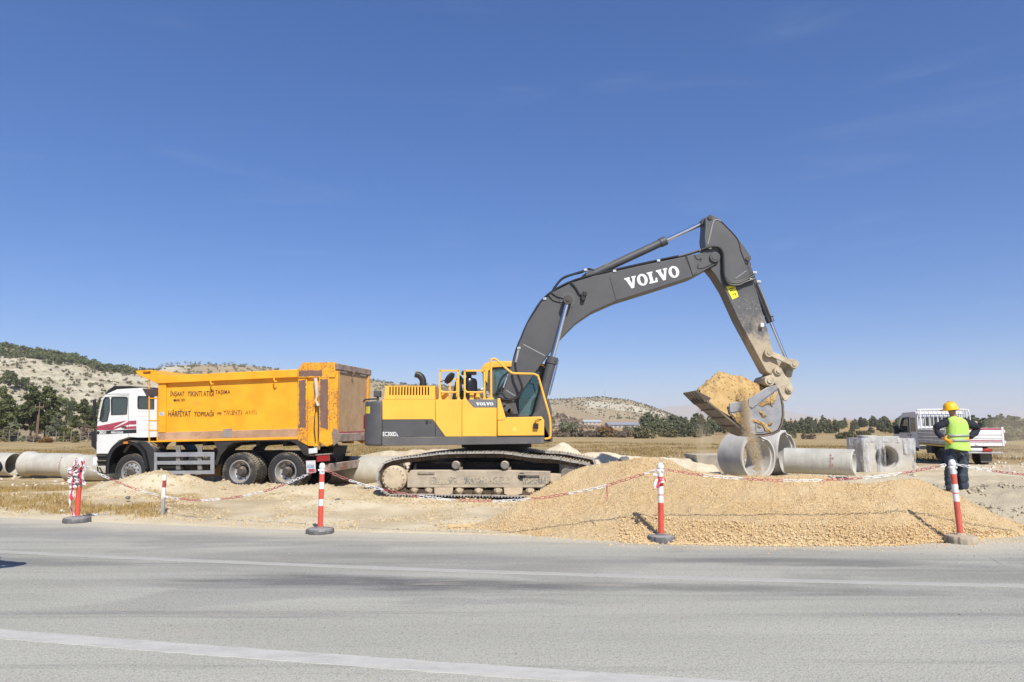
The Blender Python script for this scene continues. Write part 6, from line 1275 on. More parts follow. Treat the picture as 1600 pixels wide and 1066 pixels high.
o = clods(2600, scatter(-3.2, 2.4, 14.2, 16.0), .007, .05, 'soil_clods', M_clod, None, 14); tag(o, kind='stuff', label='tan clods pushed up along the excavator tracks', cat='soil clods')
o = clods(2200, scatter(-9.8, -2.5, 15.4, 18.2, lambda x, y, r: vnoise(x * 2, y * 2, 15) > .4), .006, .042, 'soil_clods', M_clod, None, 15); tag(o, kind='stuff', label='loose tan clods on the dirt bank before the truck wheels', cat='soil clods')
def roadbits(r, n): x = -9 + 18 * r.rand(n); y = 4.2 + 6.0 * r.rand(n) ** .8; return np.stack([x, y, x * 0 + .004], -1)
o = clods(260, roadbits, .003, .012, 'road_grit', M_gclod, None, 16); tag(o, kind='stuff', label='loose grit scattered on the road', cat='grit')
# litter
def crumple(name, lab, u, v, s, m, z=.03):
    bm = bmesh.new(); bmesh.ops.create_icosphere(bm, subdivisions=2, radius=1); r = random.Random(int(u))
    for q in bm.verts: q.co *= r.uniform(.65, 1.1); q.co.x *= s * 1.6; q.co.y *= s; q.co.z *= s * .6
    me = bpy.data.meshes.new(name); bm.to_mesh(me); bm.free(); me.materials.append(m); o = bpy.data.objects.new(name, me); COL.objects.link(o); c = G(u, v, .05); o.location = (c.x, c.y, gzs(c.x, c.y) + s * .4); tag(o, lab, 'litter')
crumple('crumpled_paper', 'crumpled white paper litter in the grass left of the taped post', 98, 796, .055, M_pwh)
crumple('plastic_scrap', 'pale blue plastic scrap on the verge right of the taped post', 149, 802, .035, mat('pale_blue_plastic', (.55, .65, .75), .3))
# ------------------------------------------------------------------ worker seen from behind, hands on hips
WY = 13.6
def wp(u, v, dy=0.0): return P(u, v, WY + dy)
wb = Vector((P(1494, 771, WY).x, WY, P(1494, 771.5, WY).z)); worker = thing('person', 'worker in yellow helmet and lime vest seen from behind, hands on hips', 'person', wb)
M_skin = mat('tanned_skin', (.36, .20, .13), .6, var=.06); M_navy = mat('navy_sleeve_cloth', (.011, .013, .024), .85, var=.15, bump=.3, bs=60)
def jean_mat():
    t = NT('worn_dark_jeans'); co = t.coord(); n = t.noise(co, 9, 6, .65); z = t.n('ShaderNodeSeparateXYZ'); t.l(co, z.inputs[0])
    c = t.mix(t.ramp(n, .35, .7), (.040, .053, .072), (.078, .096, .12)); c = t.mix(t.math('MULTIPLY', t.ramp(t.noise(co, 4, 4), .5, .75), .5), c, (.16, .16, .155)); t.set(c, .9, 0, .2); t.bump(t.noise(t.scaled(co, (1, 1, .7)), 9, 5), 1.0, .05); return t.mat
def skin_obj(name, nodes, edges, m, root, parent, sub=2, mats=None, fold=0.0):
    me = bpy.data.meshes.new(name); me.from_pydata([n[0] for n in nodes], edges, []); o = bpy.data.objects.new(name, me); COL.objects.link(o)
    o.modifiers.new('skin', 'SKIN'); s = o.modifiers.new('sub', 'SUBSURF'); s.levels = sub; s.render_levels = sub
    if not me.skin_vertices: me.skin_vertices.new()
    for i, n in enumerate(nodes): r = n[1]; me.skin_vertices[0].data[i].radius = r if isinstance(r, tuple) else (r, r); me.skin_vertices[0].data[i].use_root = (i == root)
    bpy.context.view_layer.update(); ev = o.evaluated_get(bpy.context.evaluated_depsgraph_get()); m2 = bpy.data.meshes.new_from_object(ev); bpy.data.objects.remove(o)
    if fold:
        for q in m2.vertices:
            c = q.co; k = fbm(np.array([c.x * 9 + c.z * 5]), np.array([c.z * 11 - c.x * 3 + c.y * 7]), 3, 8)[0]; q.co = c + q.normal * (k * fold)
    m2.name = name; m2.materials.clear(); m2.materials.append(m); m2.polygons.foreach_set('use_smooth', [True] * len(m2.polygons))
    q = bpy.data.objects.new(name, m2); COL.objects.link(q); q.parent = parent; return q
def L_(u, v, dy=0.0): return wp(u, v, dy) - wb
S = WY / 1112
body = [ (L_(1494.5, 692), (.135, .09)), (L_(1495, 680), (.130, .085)), (L_(1494.5, 668, .0), (.135, .085)), (L_(1493, 660), (.115, .060)), (L_(1490, 651, .01), (.065, .06)), (L_(1487.5, 645, -.02), (.062, .06)),
  (L_(1486.5, 637, -.03), (.078, .092)), (L_(1486, 631, -.03), (.06, .07)),
  (L_(1480.5, 658.5), .060), (L_(1469, 663.5), .062), (L_(1460.5, 669.5, .03), .050), (L_(1466.5, 678.5, -.0), .043), (L_(1473.5, 686, -.06), .034),
  (L_(1507.5, 659.5), .060), (L_(1520, 664.5), .062), (L_(1528.5, 670.5, .03), .050), (L_(1521, 678.5, 0), .043), (L_(1513.5, 684.5, -.06), .034),
  (L_(1487, 704), (.085, .085)), (L_(1486, 728), .088), (L_(1486.5, 735), .084), (L_(1485.5, 752), .072), (L_(1485.5, 766), .062),
  (L_(1502, 704), (.085, .085)), (L_(1503.5, 728), .088), (L_(1503.5, 735), .084), (L_(1504.5, 753), .072), (L_(1505, 768), .062)]
bed = [(0, 1), (1, 2), (2, 3), (3, 4), (4, 5), (5, 6), (6, 7), (3, 8), (8, 9), (9, 10), (10, 11), (11, 12), (3, 13), (13, 14), (14, 15), (15, 16), (16, 17), (0, 18), (18, 19), (19, 20), (20, 21), (21, 22), (0, 23), (23, 24), (24, 25), (25, 26), (26, 27)]
skin_obj('body', body, bed, M_skin, 0, worker)
# face on the far side, ears
mb = MB(); hc = L_(1486.5, 637.5, -.03)
for sx in (-1, 1): mb.lathe([(0, -.012), (.026, -.008), (.034, .0), (.022, .014), (0, .018)], hc + Vector((sx * .083, .01, -.005)), (sx, .3, 0), 12)
mb.lathe([(0, -.0), (.016, .0), (.010, .045), (0, .05)], hc + Vector((-.03, .10, -.03)), (-.2, .6, .5), 10); 
mb.build('ear_and_nose', M_skin, worker)
mb = MB(); mb.lathe([(.0, .05), (.05, .045), (.086, .01), (.088, -.03), (.082, -.055), (.06, -.07)], hc + Vector((0, -.012, .012)), (0, 0, 1), 22); mb.build('hair', mat('short_dark_hair', (.03, .025, .02), .9), worker)
# clothing follows the body with its own thickness
sl = [(body[3][0] + Vector((.0, 0, -.01)), (.130, .078))] + [(body[i][0], r) for i, r in ((8, .092), (9, .086), (10, .074), (11, .064), (12, .055))] + [(body[i][0], r) for i, r in ((13, .092), (14, .086), (15, .074), (16, .064), (17, .055))] + [(body[4][0] + Vector((0, -.0, -.015)), (.090, .080))]
skin_obj('jacket', sl, [(0, 1), (1, 2), (2, 3), (3, 4), (4, 5), (0, 6), (6, 7), (7, 8), (8, 9), (9, 10), (0, 11)], M_navy, 0, worker, sub=3, fold=.030)
tr = [(L_(1494.8, 695), (.195, .138)), (L_(1486, 712), (.128, .12)), (L_(1485.5, 728), .108), (L_(1486, 737), .104), (L_(1484.5, 752), .100), (L_(1485, 767), .098), (L_(1503, 712), (.128, .12)), (L_(1504, 728), .108), (L_(1504, 737), .104), (L_(1505, 753), .100), (L_(1505.5, 769), .098)]
skin_obj('trousers', tr, [(0, 1), (1, 2), (2, 3), (3, 4), (4, 5), (0, 6), (6, 7), (7, 8), (8, 9), (9, 10)], jean_mat(), 0, worker, sub=3, fold=.036)
M_boot = mat('dusty_work_boot', (.05, .042, .035), .8, dust=.5)
for u, v, tx in ((1485.5, 770, -.03), (1506.5, 772, .03)): q = L_(u, v); q.z = .04; skin_obj('shoe', [(q + Vector((0, -.09, 0)), (.05, .045)), (q + Vector((tx * .4, .03, .005)), (.058, .05)), (q + Vector((tx, .16, -.005)), (.05, .032))], [(0, 1), (1, 2)], M_boot, 0, worker)
# hi-vis vest: body of revolution-like loops
t = NT('lime_vest_cloth'); co = t.coord(); n = t.noise(t.scaled(co, (1, 1, .5)), 8, 5, .6); t.set(t.mix(n, (.38, .62, .10), (.50, .74, .16)), .8); t.bump(n, .5, .03); M_vest = t.mat
prof = [(650.5, 1489, .070, .075), (652.0, 1489.5, .105, .095), (654.5, 1491.5, .165, .115), (658, 1493.5, .198, .128), (663, 1494.8, .206, .134), (670, 1495.5, .202, .132), (678, 1495.5, .198, .130), (686, 1495.5, .200, .134), (694, 1495.8, .212, .142), (700, 1496.3, .222, .150), (703.2, 1496.8, .226, .153)]
V = []; nseg = 40
for i, (v, u, rx_, ry_) in enumerate(prof):
    c = L_(u, v, 0)
    for k in range(nseg):
        a = 2 * math.pi * k / nseg; wv = 1 + .025 * math.sin(a * 5 + i * .7) * (i / len(prof)); ex = .82
        ca, sa = math.cos(a), math.sin(a); dz = (.02 * math.sin(a * 2 + .6) if i >= 8 else 0); wv += .05 * float(fbm(np.array([a * 1.6 + v * .05]), np.array([v * .11 + a]), 3, 6)[0]); V.append((c.x + rx_ * wv * math.copysign(abs(ca) ** ex, ca), c.y + ry_ * wv * math.copysign(abs(sa) ** ex, sa), c.z + dz))
fs = [(i * nseg + k, i * nseg + (k + 1) % nseg, (i + 1) * nseg + (k + 1) % nseg, (i + 1) * nseg + k) for i in range(len(prof) - 1) for k in range(nseg)]
vest = np_mesh('safety_vest', V, fs, M_vest, parent=worker); s_ = vest.modifiers.new('thick', 'SOLIDIFY'); s_.thickness = .012; s_.offset = 1; vest.modifiers.new('sub', 'SUBSURF').render_levels = 1
M_ref = mat('grey_reflective_strip', (.30, .31, .30), .5, .2)
def vring(v0, v1):
    V = []
    for v in (v0, v1):
        pv = [p[0] for p in prof]; u = np.interp(v, pv, [p[1] for p in prof]); rx_ = np.interp(v, pv, [p[2] for p in prof]) + .011; ry_ = np.interp(v, pv, [p[3] for p in prof]) + .011; c = L_(u, v)
        for k in range(nseg): a = 2 * math.pi * k / nseg; ca, sa = math.cos(a), math.sin(a); V.append((c.x + rx_ * math.copysign(abs(ca) ** .82, ca), c.y + ry_ * math.copysign(abs(sa) ** .82, sa), c.z))
    o = np_mesh('reflective_band', V, [(k, (k + 1) % nseg, (k + 1) % nseg + nseg, k + nseg) for k in range(nseg)], M_ref, parent=vest); q = o.modifiers.new('thick', 'SOLIDIFY'); q.thickness = .008; q.offset = 1
vring(679, 682.5); vring(686.3, 690)
# helmet
M_helm = mat('yellow_helmet_shell', (.88, .50, .015), .35, var=.05)
mb = MB(); hq = L_(1485.7, 641, -.03); mb.lathe([(.128, 0), (.132, .01), (.128, .03), (.122, .07), (.105, .115), (.075, .145), (.035, .158), (0, .16)], hq, (-.10, .06, 1), 32); mb.lathe([(.128, .004), (.150, -.004), (.152, .004), (.128, .014)], hq, (-.10, .06, 1), 32, closed=True)
for k in (-1, 0, 1): mb.tube([hq + Vector((k * .035, math.cos(a) * .128 * .93, math.sin(a) * .162)) for a in np.linspace(.35, 2.8, 14)], .008, 6)
mb.prism([(-.09, -.012), (.09, -.012), (.085, .012), (-.085, .012)], .10, .19, T=lambda q: (q[0] + hq.x - .01, q[1] + hq.y, q[2] + hq.z)); mb.build('helmet', M_helm, worker)
# gloved hands on the hips: palm plus five bent fingers each
M_glove = mat('orange_work_glove', (.80, .36, .02), .75, bump=.4, bs=80)
for sx, wu, wv in ((-1, 1474, 685.5), (1, 1512.5, 684.2)):
    w0 = L_(wu, wv, -.075); nodes = [(w0, .038), (w0 + Vector((-sx * .045, -.02, -.025)), (.046, .026)), (w0 + Vector((-sx * .085, -.03, -.045)), (.048, .022))]; ed = [(0, 1), (1, 2)]
    for k in range(4):
        o0 = len(nodes); bs_ = w0 + Vector((-sx * .10, -.035 + .004 * k, -.022 - .020 * k)); l = (.040, .046, .043, .034)[k]
        nodes += [(bs_, .0115), (bs_ + Vector((-sx * l, .000, -.012)), .0105), (bs_ + Vector((-sx * l * 1.7, .022, -.026)), .0095)]; ed += [(2, o0), (o0, o0 + 1), (o0 + 1, o0 + 2)]
    o0 = len(nodes); nodes += [(w0 + Vector((-sx * .03, -.02, .02)), .013), (w0 + Vector((-sx * .07, .01, .045)), .0125), (w0 + Vector((-sx * .10, .035, .050)), .011)]; ed += [(1, o0), (o0, o0 + 1), (o0 + 1, o0 + 2)]
    skin_obj('gloved_hand', nodes, ed, M_glove, 0, worker)

# ------------------------------------------------------------------ drop-side pickup, seen from behind on the right
KO = Vector((18.35, 30.0, 0.0)); KO.z = gzs(KO.x + 1, KO.y + 2) + .0; KYAW = R_(-10)
pk = thing('flatbed_pickup', 'white double-cab pickup with slatted drop-side flatbed parked behind the worker', 'pickup truck', KO, KYAW)
M_kw = mat('white_vehicle_paint', (.68, .68, .67), .4, var=.05, dust=.14); M_kg = mat('dirty_white_boards', (.46, .44, .40), .7, var=.15, dust=.45, dustcol=(.44, .38, .28)); M_kb = mat('vehicle_black_trim', (.02, .02, .021), .6, dust=.2)
def kb(name, boxes, m, bevel=.01, par=None):
    mb = MB()
    for b in boxes: mb.box(*b)
    return mb.build(name, m, par or pk, bevel=bevel)
BW, BL = 2.13, 3.05; zf, zt_ = .86, 1.50
kb('bed_floor', [(0, BW, 0, BL, zf - .10, zf)], M_kb, .01)
for i in range(4):
    z0 = zf + .005 + i * .155; kb('side_board', [(-.03, .005, .05, BL, z0, z0 + .148)], M_kg, .012); kb('side_board', [(BW - .005, BW + .03, .05, BL, z0, z0 + .148)], M_kw, .012)
tgt = kb('tailgate', [(-.03, BW + .03, -.035, 0.0, zf - .06 + i * .155, zf - .06 + i * .155 + .138) for i in range(5)], M_kw, .012)
kb('tailgate_stripe', [(.05, BW - .02, -.042, -.036, zf + .62, zf + .69), (.05, BW - .02, -.042, -.036, zf + .14, zf + .19)], M_red, 0, tgt)
kb('tailgate_stripe_white', [(.05, BW - .02, -.041, -.0365, zf + .50, zf + .58)], M_wtext, 0, tgt)
kb('corner_post', [(-.045, .03, -.05, .05, zf - .05, zt_ + .1), (BW - .03, BW + .05, -.05, .05, zf - .05, zt_ + .1)], M_kw)
kb('hinge', [(BW + .04, BW + .10, -.06, .04, zf + .05, zf + .17), (BW + .04, BW + .10, -.06, .04, zf + .50, zf + .62), (BW * .5, BW * .5 + .12, -.06, -.03, zf - .02, zf + .06)], M_kw)
kb('side_marker_strip', [(-.045, -.031, .1, BL - .1, zf - .09, zf - .03)], mat('amber_marker_strip', (.70, .40, .05), .5), 0)
# rack behind the cab
mb = MB(); zr = 2.38; yr = BL + .02
mb.tube(smooth_path([(0.02, yr, zf), (.02, yr, 2.1), (.06, yr, zr - .06), (.18, yr, zr), (BW - .18, yr, zr), (BW - .06, yr, zr - .06), (BW - .02, yr, 2.1), (BW - .02, yr, zf)], 5), .035, 8)
mb.tube(smooth_path([(0.02, yr - .35, zt_), (.02, yr - .33, 2.1), (.06, yr - .3, zr - .08), (.18, yr - .2, zr - .01), (BW - .18, yr - .2, zr - .01), (BW - .06, yr - .3, zr - .08), (BW - .02, yr - .33, 2.1), (BW - .02, yr - .35, zt_)], 5), .03, 8)
for i in range(11): x = .16 + i * (BW - .32) / 10; mb.cyl((x, yr, zf + .4), (x, yr, zr), .018, n=8)
mb.cyl((.02, yr, 1.55), (BW - .02, yr, 1.55), .02, n=8); mb.build('headboard_rack', M_kw, pk)
kb('headboard_panel', [(.04, BW - .04, yr + .02, yr + .04, zf, 1.62)], M_kw)
# cab
CYa, CYb = BL + .12, BL + 3.2
csec = [(CYa, .55), (CYa, 1.30), (CYa + .06, 2.12), (CYa + .25, 2.30), (CYa + 1.9, 2.26), (CYa + 2.15, 2.12), (CYa + 2.75, 1.38), (CYa + 3.3, 1.22), (CYa + 3.45, 1.0), (CYa + 3.45, .50), (CYa + 2.9, .42)]
def kside(x0, x1, holes): mb = MB(); mb.prism(csec, x0, x1, holes, T=lambda q: (q[1], q[0], q[2])); return mb
wk1 = [(CYa + .30, 1.35), (CYa + .32, 2.02), (CYa + .98, 2.02), (CYa + .98, 1.35)]; wk2 = [(CYa + 1.12, 1.32), (CYa + 1.12, 2.02), (CYa + 1.80, 2.00), (CYa + 2.02, 1.90), (CYa + 2.45, 1.32)]
kc = kside(.06, .12, [wk1, wk2]).build('cab', M_kw, pk, bevel=.03); kside(BW - .12, BW - .06, [wk1, wk2]).build('cab_side', M_kw, kc, bevel=.03)
mb = MB(); mb.strip([(CYa, .55), (CYa, 1.30)], .12, BW - .12, -.05); mb.strip([(CYa + .06, 2.12), (CYa + .25, 2.30), (CYa + 1.9, 2.26), (CYa + 2.15, 2.12)], .12, BW - .12, -.05); mb.strip([(CYa + 2.75, 1.38), (CYa + 3.3, 1.22), (CYa + 3.45, 1.0), (CYa + 3.45, .5)], .12, BW - .12, -.05); mb.xf(lambda q: Vector((q.y, q.x, q.z))); mb.build('cab_shell', M_kw, kc)
mb = MB(); mb.strip([(CYa + 2.15, 2.12), (CYa + 2.75, 1.38)], .12, BW - .12, -.015); mb.xf(lambda q: Vector((q.y, q.x, q.z))); mb.build('windscreen', M_glass, kc)
mb = MB(); mb.prism([(.12, 1.30), (BW - .12, 1.30), (BW - .12, 2.14), (.12, 2.14)], CYa + .01, CYa + .05, [[(.3, 1.62), (BW - .3, 1.62), (BW - .34, 2.02), (.34, 2.02)]]); mb.build('cab_back', M_kw, kc)
kb('rear_window', [(.28, BW - .28, CYa + .03, CYa + .038, 1.60, 2.03)], M_glass, 0, kc)
kb('window_bar', [(.3 + i * .3, .36 + i * .3, CYa + .004, CYa + .012, 1.62, 2.02) for i in range(1, 5)], M_kw, 0, kc)
for x in (.085, BW - .095):
    for wpl in (wk1, wk2): mb = MB(); mb.prism(wpl, x, x + .01, T=lambda q: (q[1], q[0], q[2])); mb.build('side_window', M_glass, kc, smooth=0)
mb = MB(); mb.tube([Vector((.055, a, b)) for a, b in wk2], .03, 6, True); mb.tube([Vector((.055, a, b)) for a, b in ((CYa + 1.05, .6), (CYa + 1.05, 2.1))], .008, 5); mb.build('window_seal', M_kb, kc)
kb('wing_mirror', [(-.22, .0, CYa + 2.25, CYa + 2.40, 1.22, 1.62), (-.02, .08, CYa + 2.28, CYa + 2.35, 1.34, 1.42)], M_kb, .03, kc); kb('wing_mirror', [(BW, BW + .22, CYa + 2.25, CYa + 2.40, 1.22, 1.62)], M_kb, .03, kc)
kb('door_handle', [(.035, .058, CYa + .85, CYa + 1.0, 1.16, 1.20), (.035, .058, CYa + 1.2, CYa + 1.35, 1.16, 1.20)], M_kb, .005, kc); kb('sill_trim', [(.03, .07, CYa + .1, CYa + 2.2, .46, .62)], M_kb, .01, kc)
kb('seat', [(.3, .9, CYa + .3, CYa + .5, .9, 1.75), (1.2, 1.8, CYa + .3, CYa + .5, .9, 1.75), (.3, .9, CYa + 1.3, CYa + 1.5, .9, 1.75), (1.2, 1.8, CYa + 1.3, CYa + 1.5, .9, 1.75)], M_seat, .05, kc)
# running gear
kb('chassis', [(.55, .67, .05, CYb, .58, .76), (BW - .67, BW - .55, .05, CYb, .58, .76), (.4, BW - .4, .3, .5, .55, .7)], M_chassis); kb('bumper_bar', [(.02, BW - .02, -.02, .08, .50, .57)], M_alu, .01)
for x in (.22, BW - .80): kb('rear_lamp', [(x, x + .36, -.05, .0, .58, .70)], M_redlamp, .015)
kb('mud_flap', [(.25, .62, .55, .575, .12, .62)], M_kb, 0); kb('mud_flap', [(BW - .66, BW - .22, .50, .525, .10, .62)], mat('grey_mud_flap', (.13, .125, .115), .8, dust=.3), 0); kb('number_plate', [(BW / 2 - .26, BW / 2 + .26, -.045, -.035, .62, .73)], M_wtext, 0)
kb('tool_box', [(.05, .5, 1.75, 2.35, .42, .78)], M_kb, .02); kb('wheel_guard', [(.0, .5, .62, 1.6, .78, .80)], M_kb, 0)
for x0 in (.14, .40, BW - .36, BW - .62): mb = MB(); mb.lathe([(0, .05), (.18, .05), (.20, .0), (.30, .0), (.335, .03), (.335, .19), (.30, .22), (.2, .22), (.18, .17), (0, .17)], (x0, 1.10, .335), (1, 0, 0), 28); mb.build('wheel', M_tyre, pk, smooth=40)
for x0 in (.12, BW - .34): mb = MB(); mb.lathe([(0, .05), (.18, .05), (.20, .0), (.30, .0), (.335, .03), (.335, .19), (.30, .22), (.2, .22), (.18, .17), (0, .17)], (x0, BL + 2.75, .335), (1, 0, 0), 28); mb.build('wheel', M_tyre, pk, smooth=40)
gq = thing('engine_pump', 'small red and beige engine pump standing on the pickup flatbed', 'pump', KO + Vector((math.cos(KYAW) * 1.75 - math.sin(KYAW) * 1.9, math.sin(KYAW) * 1.75 + math.cos(KYAW) * 1.9, zf)), KYAW)
kb('pump_frame', [(-.28, .28, -.2, .2, 0, .06), (-.26, .26, -.18, .18, .06, .5)], M_kb, .02, gq); kb('fuel_tank', [(-.26, .24, -.2, .18, .74, .98)], mat('pale_pink_tank', (.62, .42, .34), .5), .06, gq); kb('pump_engine', [(-.22, .22, -.16, .16, .5, .74)], mat('dull_red_engine', (.28, .12, .09), .6), .04, gq)
# ------------------------------------------------------------------ hills
def hill_mat(name, far=0.0):
    t = NT(name); p = t.pos(); a = t.n('ShaderNodeVertexColor'); a.layer_name = 'zone'; sp = t.n('ShaderNodeSeparateColor'); t.l(a.outputs[0], sp.inputs[0])
    ps = t.scaled(p, (.35, .35, 3.0)); k = 1 - .6 * far
    n1 = t.noise(p, .05 * k, 8, .65); n2 = t.noise(ps, .16 * k, 8, .7); n3 = t.noise(p, .6 * k, 6, .7); n4 = t.noise(ps, .8 * k, 5, .7)
    gr = t.mix(t.ramp(n1, .35, .65), (.41, .315, .18), (.50, .395, .235)); gr = t.mix(t.math('MULTIPLY', t.ramp(n3, .5, .7), .55), gr, (.22, .17, .10)); gr = t.mix(t.math('MULTIPLY', t.ramp(n2, .55, .7), .5), gr, (.53, .45, .32))
    li = t.mix(t.ramp(n2, .35, .6), (.55, .475, .315), (.74, .665, .48)); li = t.mix(t.math('MULTIPLY', t.ramp(n4, .50, .66), .75), li, (.30, .255, .185)); li = t.mix(t.math('MULTIPLY', t.ramp(n3, .52, .70), .65), li, (.25, .22, .145))
    f = t.ramp(t.math('ADD', sp.outputs[0], t.math('MULTIPLY', t.math('SUBTRACT', n2, .5), 1.1)), .35, .6)
    t.set(t.mix(f, gr, li), .95, 0, .1); t.bump(t.math('ADD', n3, n4), 1.0, 1.2 / k); return t.mat
HILLS = {}
def hill(name, crest, Yb, Yc, u0, u1, nu, ny, mat_, lime, amp=1.0, nf=.03, back=1.35, base_drop=.6, prof=None, kind='structure'):
    cu, cv = zip(*crest); U = np.linspace(u0, u1, nu); V = np.interp(U, cu, cv)
    yy = np.concatenate([np.linspace(Yb, Yc, ny), np.linspace(Yc, Yc * back, ny // 3)[1:]])
    Pm = np.zeros((len(yy), nu, 3)); T = np.zeros((len(yy), nu)); zc = np.array([P(u, v, Yc).z for u, v in zip(U, V)])
    for j, y in enumerate(yy):
        x = (U - CX) / F * y * (1 / 1.0066) * 1.0; zb = gz(x, np.full(nu, min(Yb, y))) - base_drop; t = np.clip((y - Yb) / (Yc - Yb), 0, 1)
        pr = np.interp(t, *zip(*(prof or [(0, 0), (.15, .08), (.35, .32), (.55, .62), (.8, .88), (1, 1)])))
        if y > Yc: pr = 1 - .5 * ((y - Yc) / (Yc * back - Yc)) ** 1.3
        z = zb + (zc - zb) * pr; Pm[j] = np.stack([x, np.full(nu, y), z], -1); T[j] = t
    n = fbm(Pm[..., 0] * nf, Pm[..., 1] * nf, 5, hash(name) % 50 if False else len(name)) ; n2 = np.abs(fbm(Pm[..., 0] * nf * 3, Pm[..., 1] * nf * 1.2, 4, 7)); hh_ = np.maximum(zc[None, :] - 0, 1)
    Pm[..., 2] += amp * (n * .10 * hh_ * np.sin(np.clip(T, 0, 1) * math.pi) - n2 * .10 * hh_ * np.sin(np.clip(T, 0, 1) * math.pi) + fbm(Pm[..., 0] * nf * 8, Pm[..., 1] * nf * 8, 3, 3) * .015 * hh_)
    Z_ = lime(np.broadcast_to(U[None, :], T.shape), T, Pm); o = np_mesh(name, Pm.reshape(-1, 3), grid_faces(nu, len(yy)), mat_, attr=np.stack([Z_, Z_ * 0, Z_ * 0], -1).reshape(-1, 3)); tag(o, kind=kind)
    HILLS[name + str(len(HILLS))] = (U, yy, Pm, T); return U, yy, Pm, T
M_hill = hill_mat('limestone_hillside'); M_hill2 = hill_mat('scrub_hillside', .4); M_far = hill_mat('far_ridge', .9)
lh = hill('hill', [(-500, 505), (-200, 522), (-100, 533), (0, 546), (60, 554), (120, 566), (165, 577), (215, 583), (262, 592), (330, 604), (420, 622), (520, 645), (600, 662)], 150, 430, -520, 610, 300, 110, M_hill, lambda U, T, Q: .15 + .85 * sstep(.18, .30, T) * sstep(.72, .60, T) + .3 * sstep(.6, 1.2, vnoise(U * .05, T * 8, 4)), 1.0, .03)
h2 = hill('hill', [(60, 640), (150, 606), (215, 587), (255, 572), (300, 569.5), (360, 570.5), (400, 573), (450, 580), (520, 588), (576, 594), (620, 600), (690, 603), (760, 612), (830, 624), (900, 640), (980, 662)], 420, 760, 60, 1000, 260, 70, M_hill2, lambda U, T, Q: .12 + .75 * sstep(330, 230, U) * sstep(.4, .6, T) + .3 * sstep(.5, .8, vnoise(U * .03, T * 9, 2)) * sstep(.9, .6, T), .8, .015)
h3 = hill('hill', [(730, 662), (780, 640), (830, 627), (865, 624.5), (910, 622), (940, 620.5), (985, 626), (1020, 636), (1050, 648), (1085, 662)], 620, 950, 730, 1090, 200, 70, M_hill2, lambda U, T, Q: .05 + .95 * sstep(905, 930, U) * sstep(1075, 1040, U) * sstep(.38, .41, T + (U - 980) * .0006) * sstep(.62, .59, T + (U - 980) * .0012) * 1.3, .25, .012)
h4 = hill('hill', [(800, 652), (850, 643), (880, 648), (905, 660), (935, 674), (960, 684)], 210, 300, 800, 962, 70, 30, M_hill2, lambda U, T, Q: .25 + .4 * vnoise(U * .1, T * 5, 2), .5, .05, base_drop=.8)
h5 = hill('far_mountain', [(880, 664), (960, 652), (1000, 645), (1040, 636.5), (1077, 633), (1120, 632), (1170, 635), (1225, 641.5), (1255, 647.5), (1300, 653), (1380, 655), (1500, 656), (1620, 657), (1900, 656)], 4200, 6500, 880, 1900, 240, 40, M_far, lambda U, T, Q: .1 + .2 * vnoise(U * .05, T * 6, 2), .5, .0012)

# ------------------------------------------------------------------ foliage
def leafmat(name, a, b):
    t = NT(name); p = t.coord(); oi = t.n('ShaderNodeObjectInfo'); n = t.noise(p, .9, 4, .6); n2 = t.noise(p, 9, 2)
    c = t.mix(t.ramp(n, .3, .7), a, b); c = t.mix(t.math('MULTIPLY', n2, .5), c, tuple(x * .55 for x in a)); c = t.mix(t.math('MULTIPLY', oi.outputs['Random'], .45), c, tuple(x * 1.25 for x in b)); t.set(c, .8, 0, .2); return t.mat
M_pine = leafmat('pine_needles', (.050, .066, .024), (.155, .172, .066)); M_pine2 = leafmat('young_pine_needles', (.095, .108, .058), (.215, .225, .13)); M_olive = leafmat('olive_scrub', (.10, .10, .05), (.19, .175, .09)); M_brownb = leafmat('bare_brown_scrub', (.16, .125, .095), (.27, .205, .15)); M_rust = leafmat('rust_leaves', (.16, .09, .035), (.26, .15, .06)); M_lgreen = leafmat('yellow_green_leaves', (.10, .11, .03), (.20, .18, .06)); M_trunk = mat('bark', (.16, .11, .075), .9, var=.3)
def cloud(r, C, crad, nper, s0, s1, flat=.8):
    C = np.asarray(C); n = len(C) * nper; k = np.repeat(np.arange(len(C)), nper); cr = np.asarray(crad)[k]
    d = r.randn(n, 3); d /= np.linalg.norm(d, axis=1, keepdims=True); p = C[k] + d * (cr * r.rand(n) ** .45)[:, None] * np.array([1, 1, flat])
    s = s0 + (s1 - s0) * r.rand(n); a = r.randn(n, 3); a /= np.linalg.norm(a, axis=1, keepdims=True); b = np.cross(a, r.randn(n, 3)); b /= np.linalg.norm(b, axis=1, keepdims=True)
    a = a * s[:, None]; b = b * (s * .5)[:, None]; v = np.stack([p - a, p + b * .9, p + a, p - b * .9], 1).reshape(-1, 3); f = np.arange(n * 4).reshape(-1, 4); return v, f
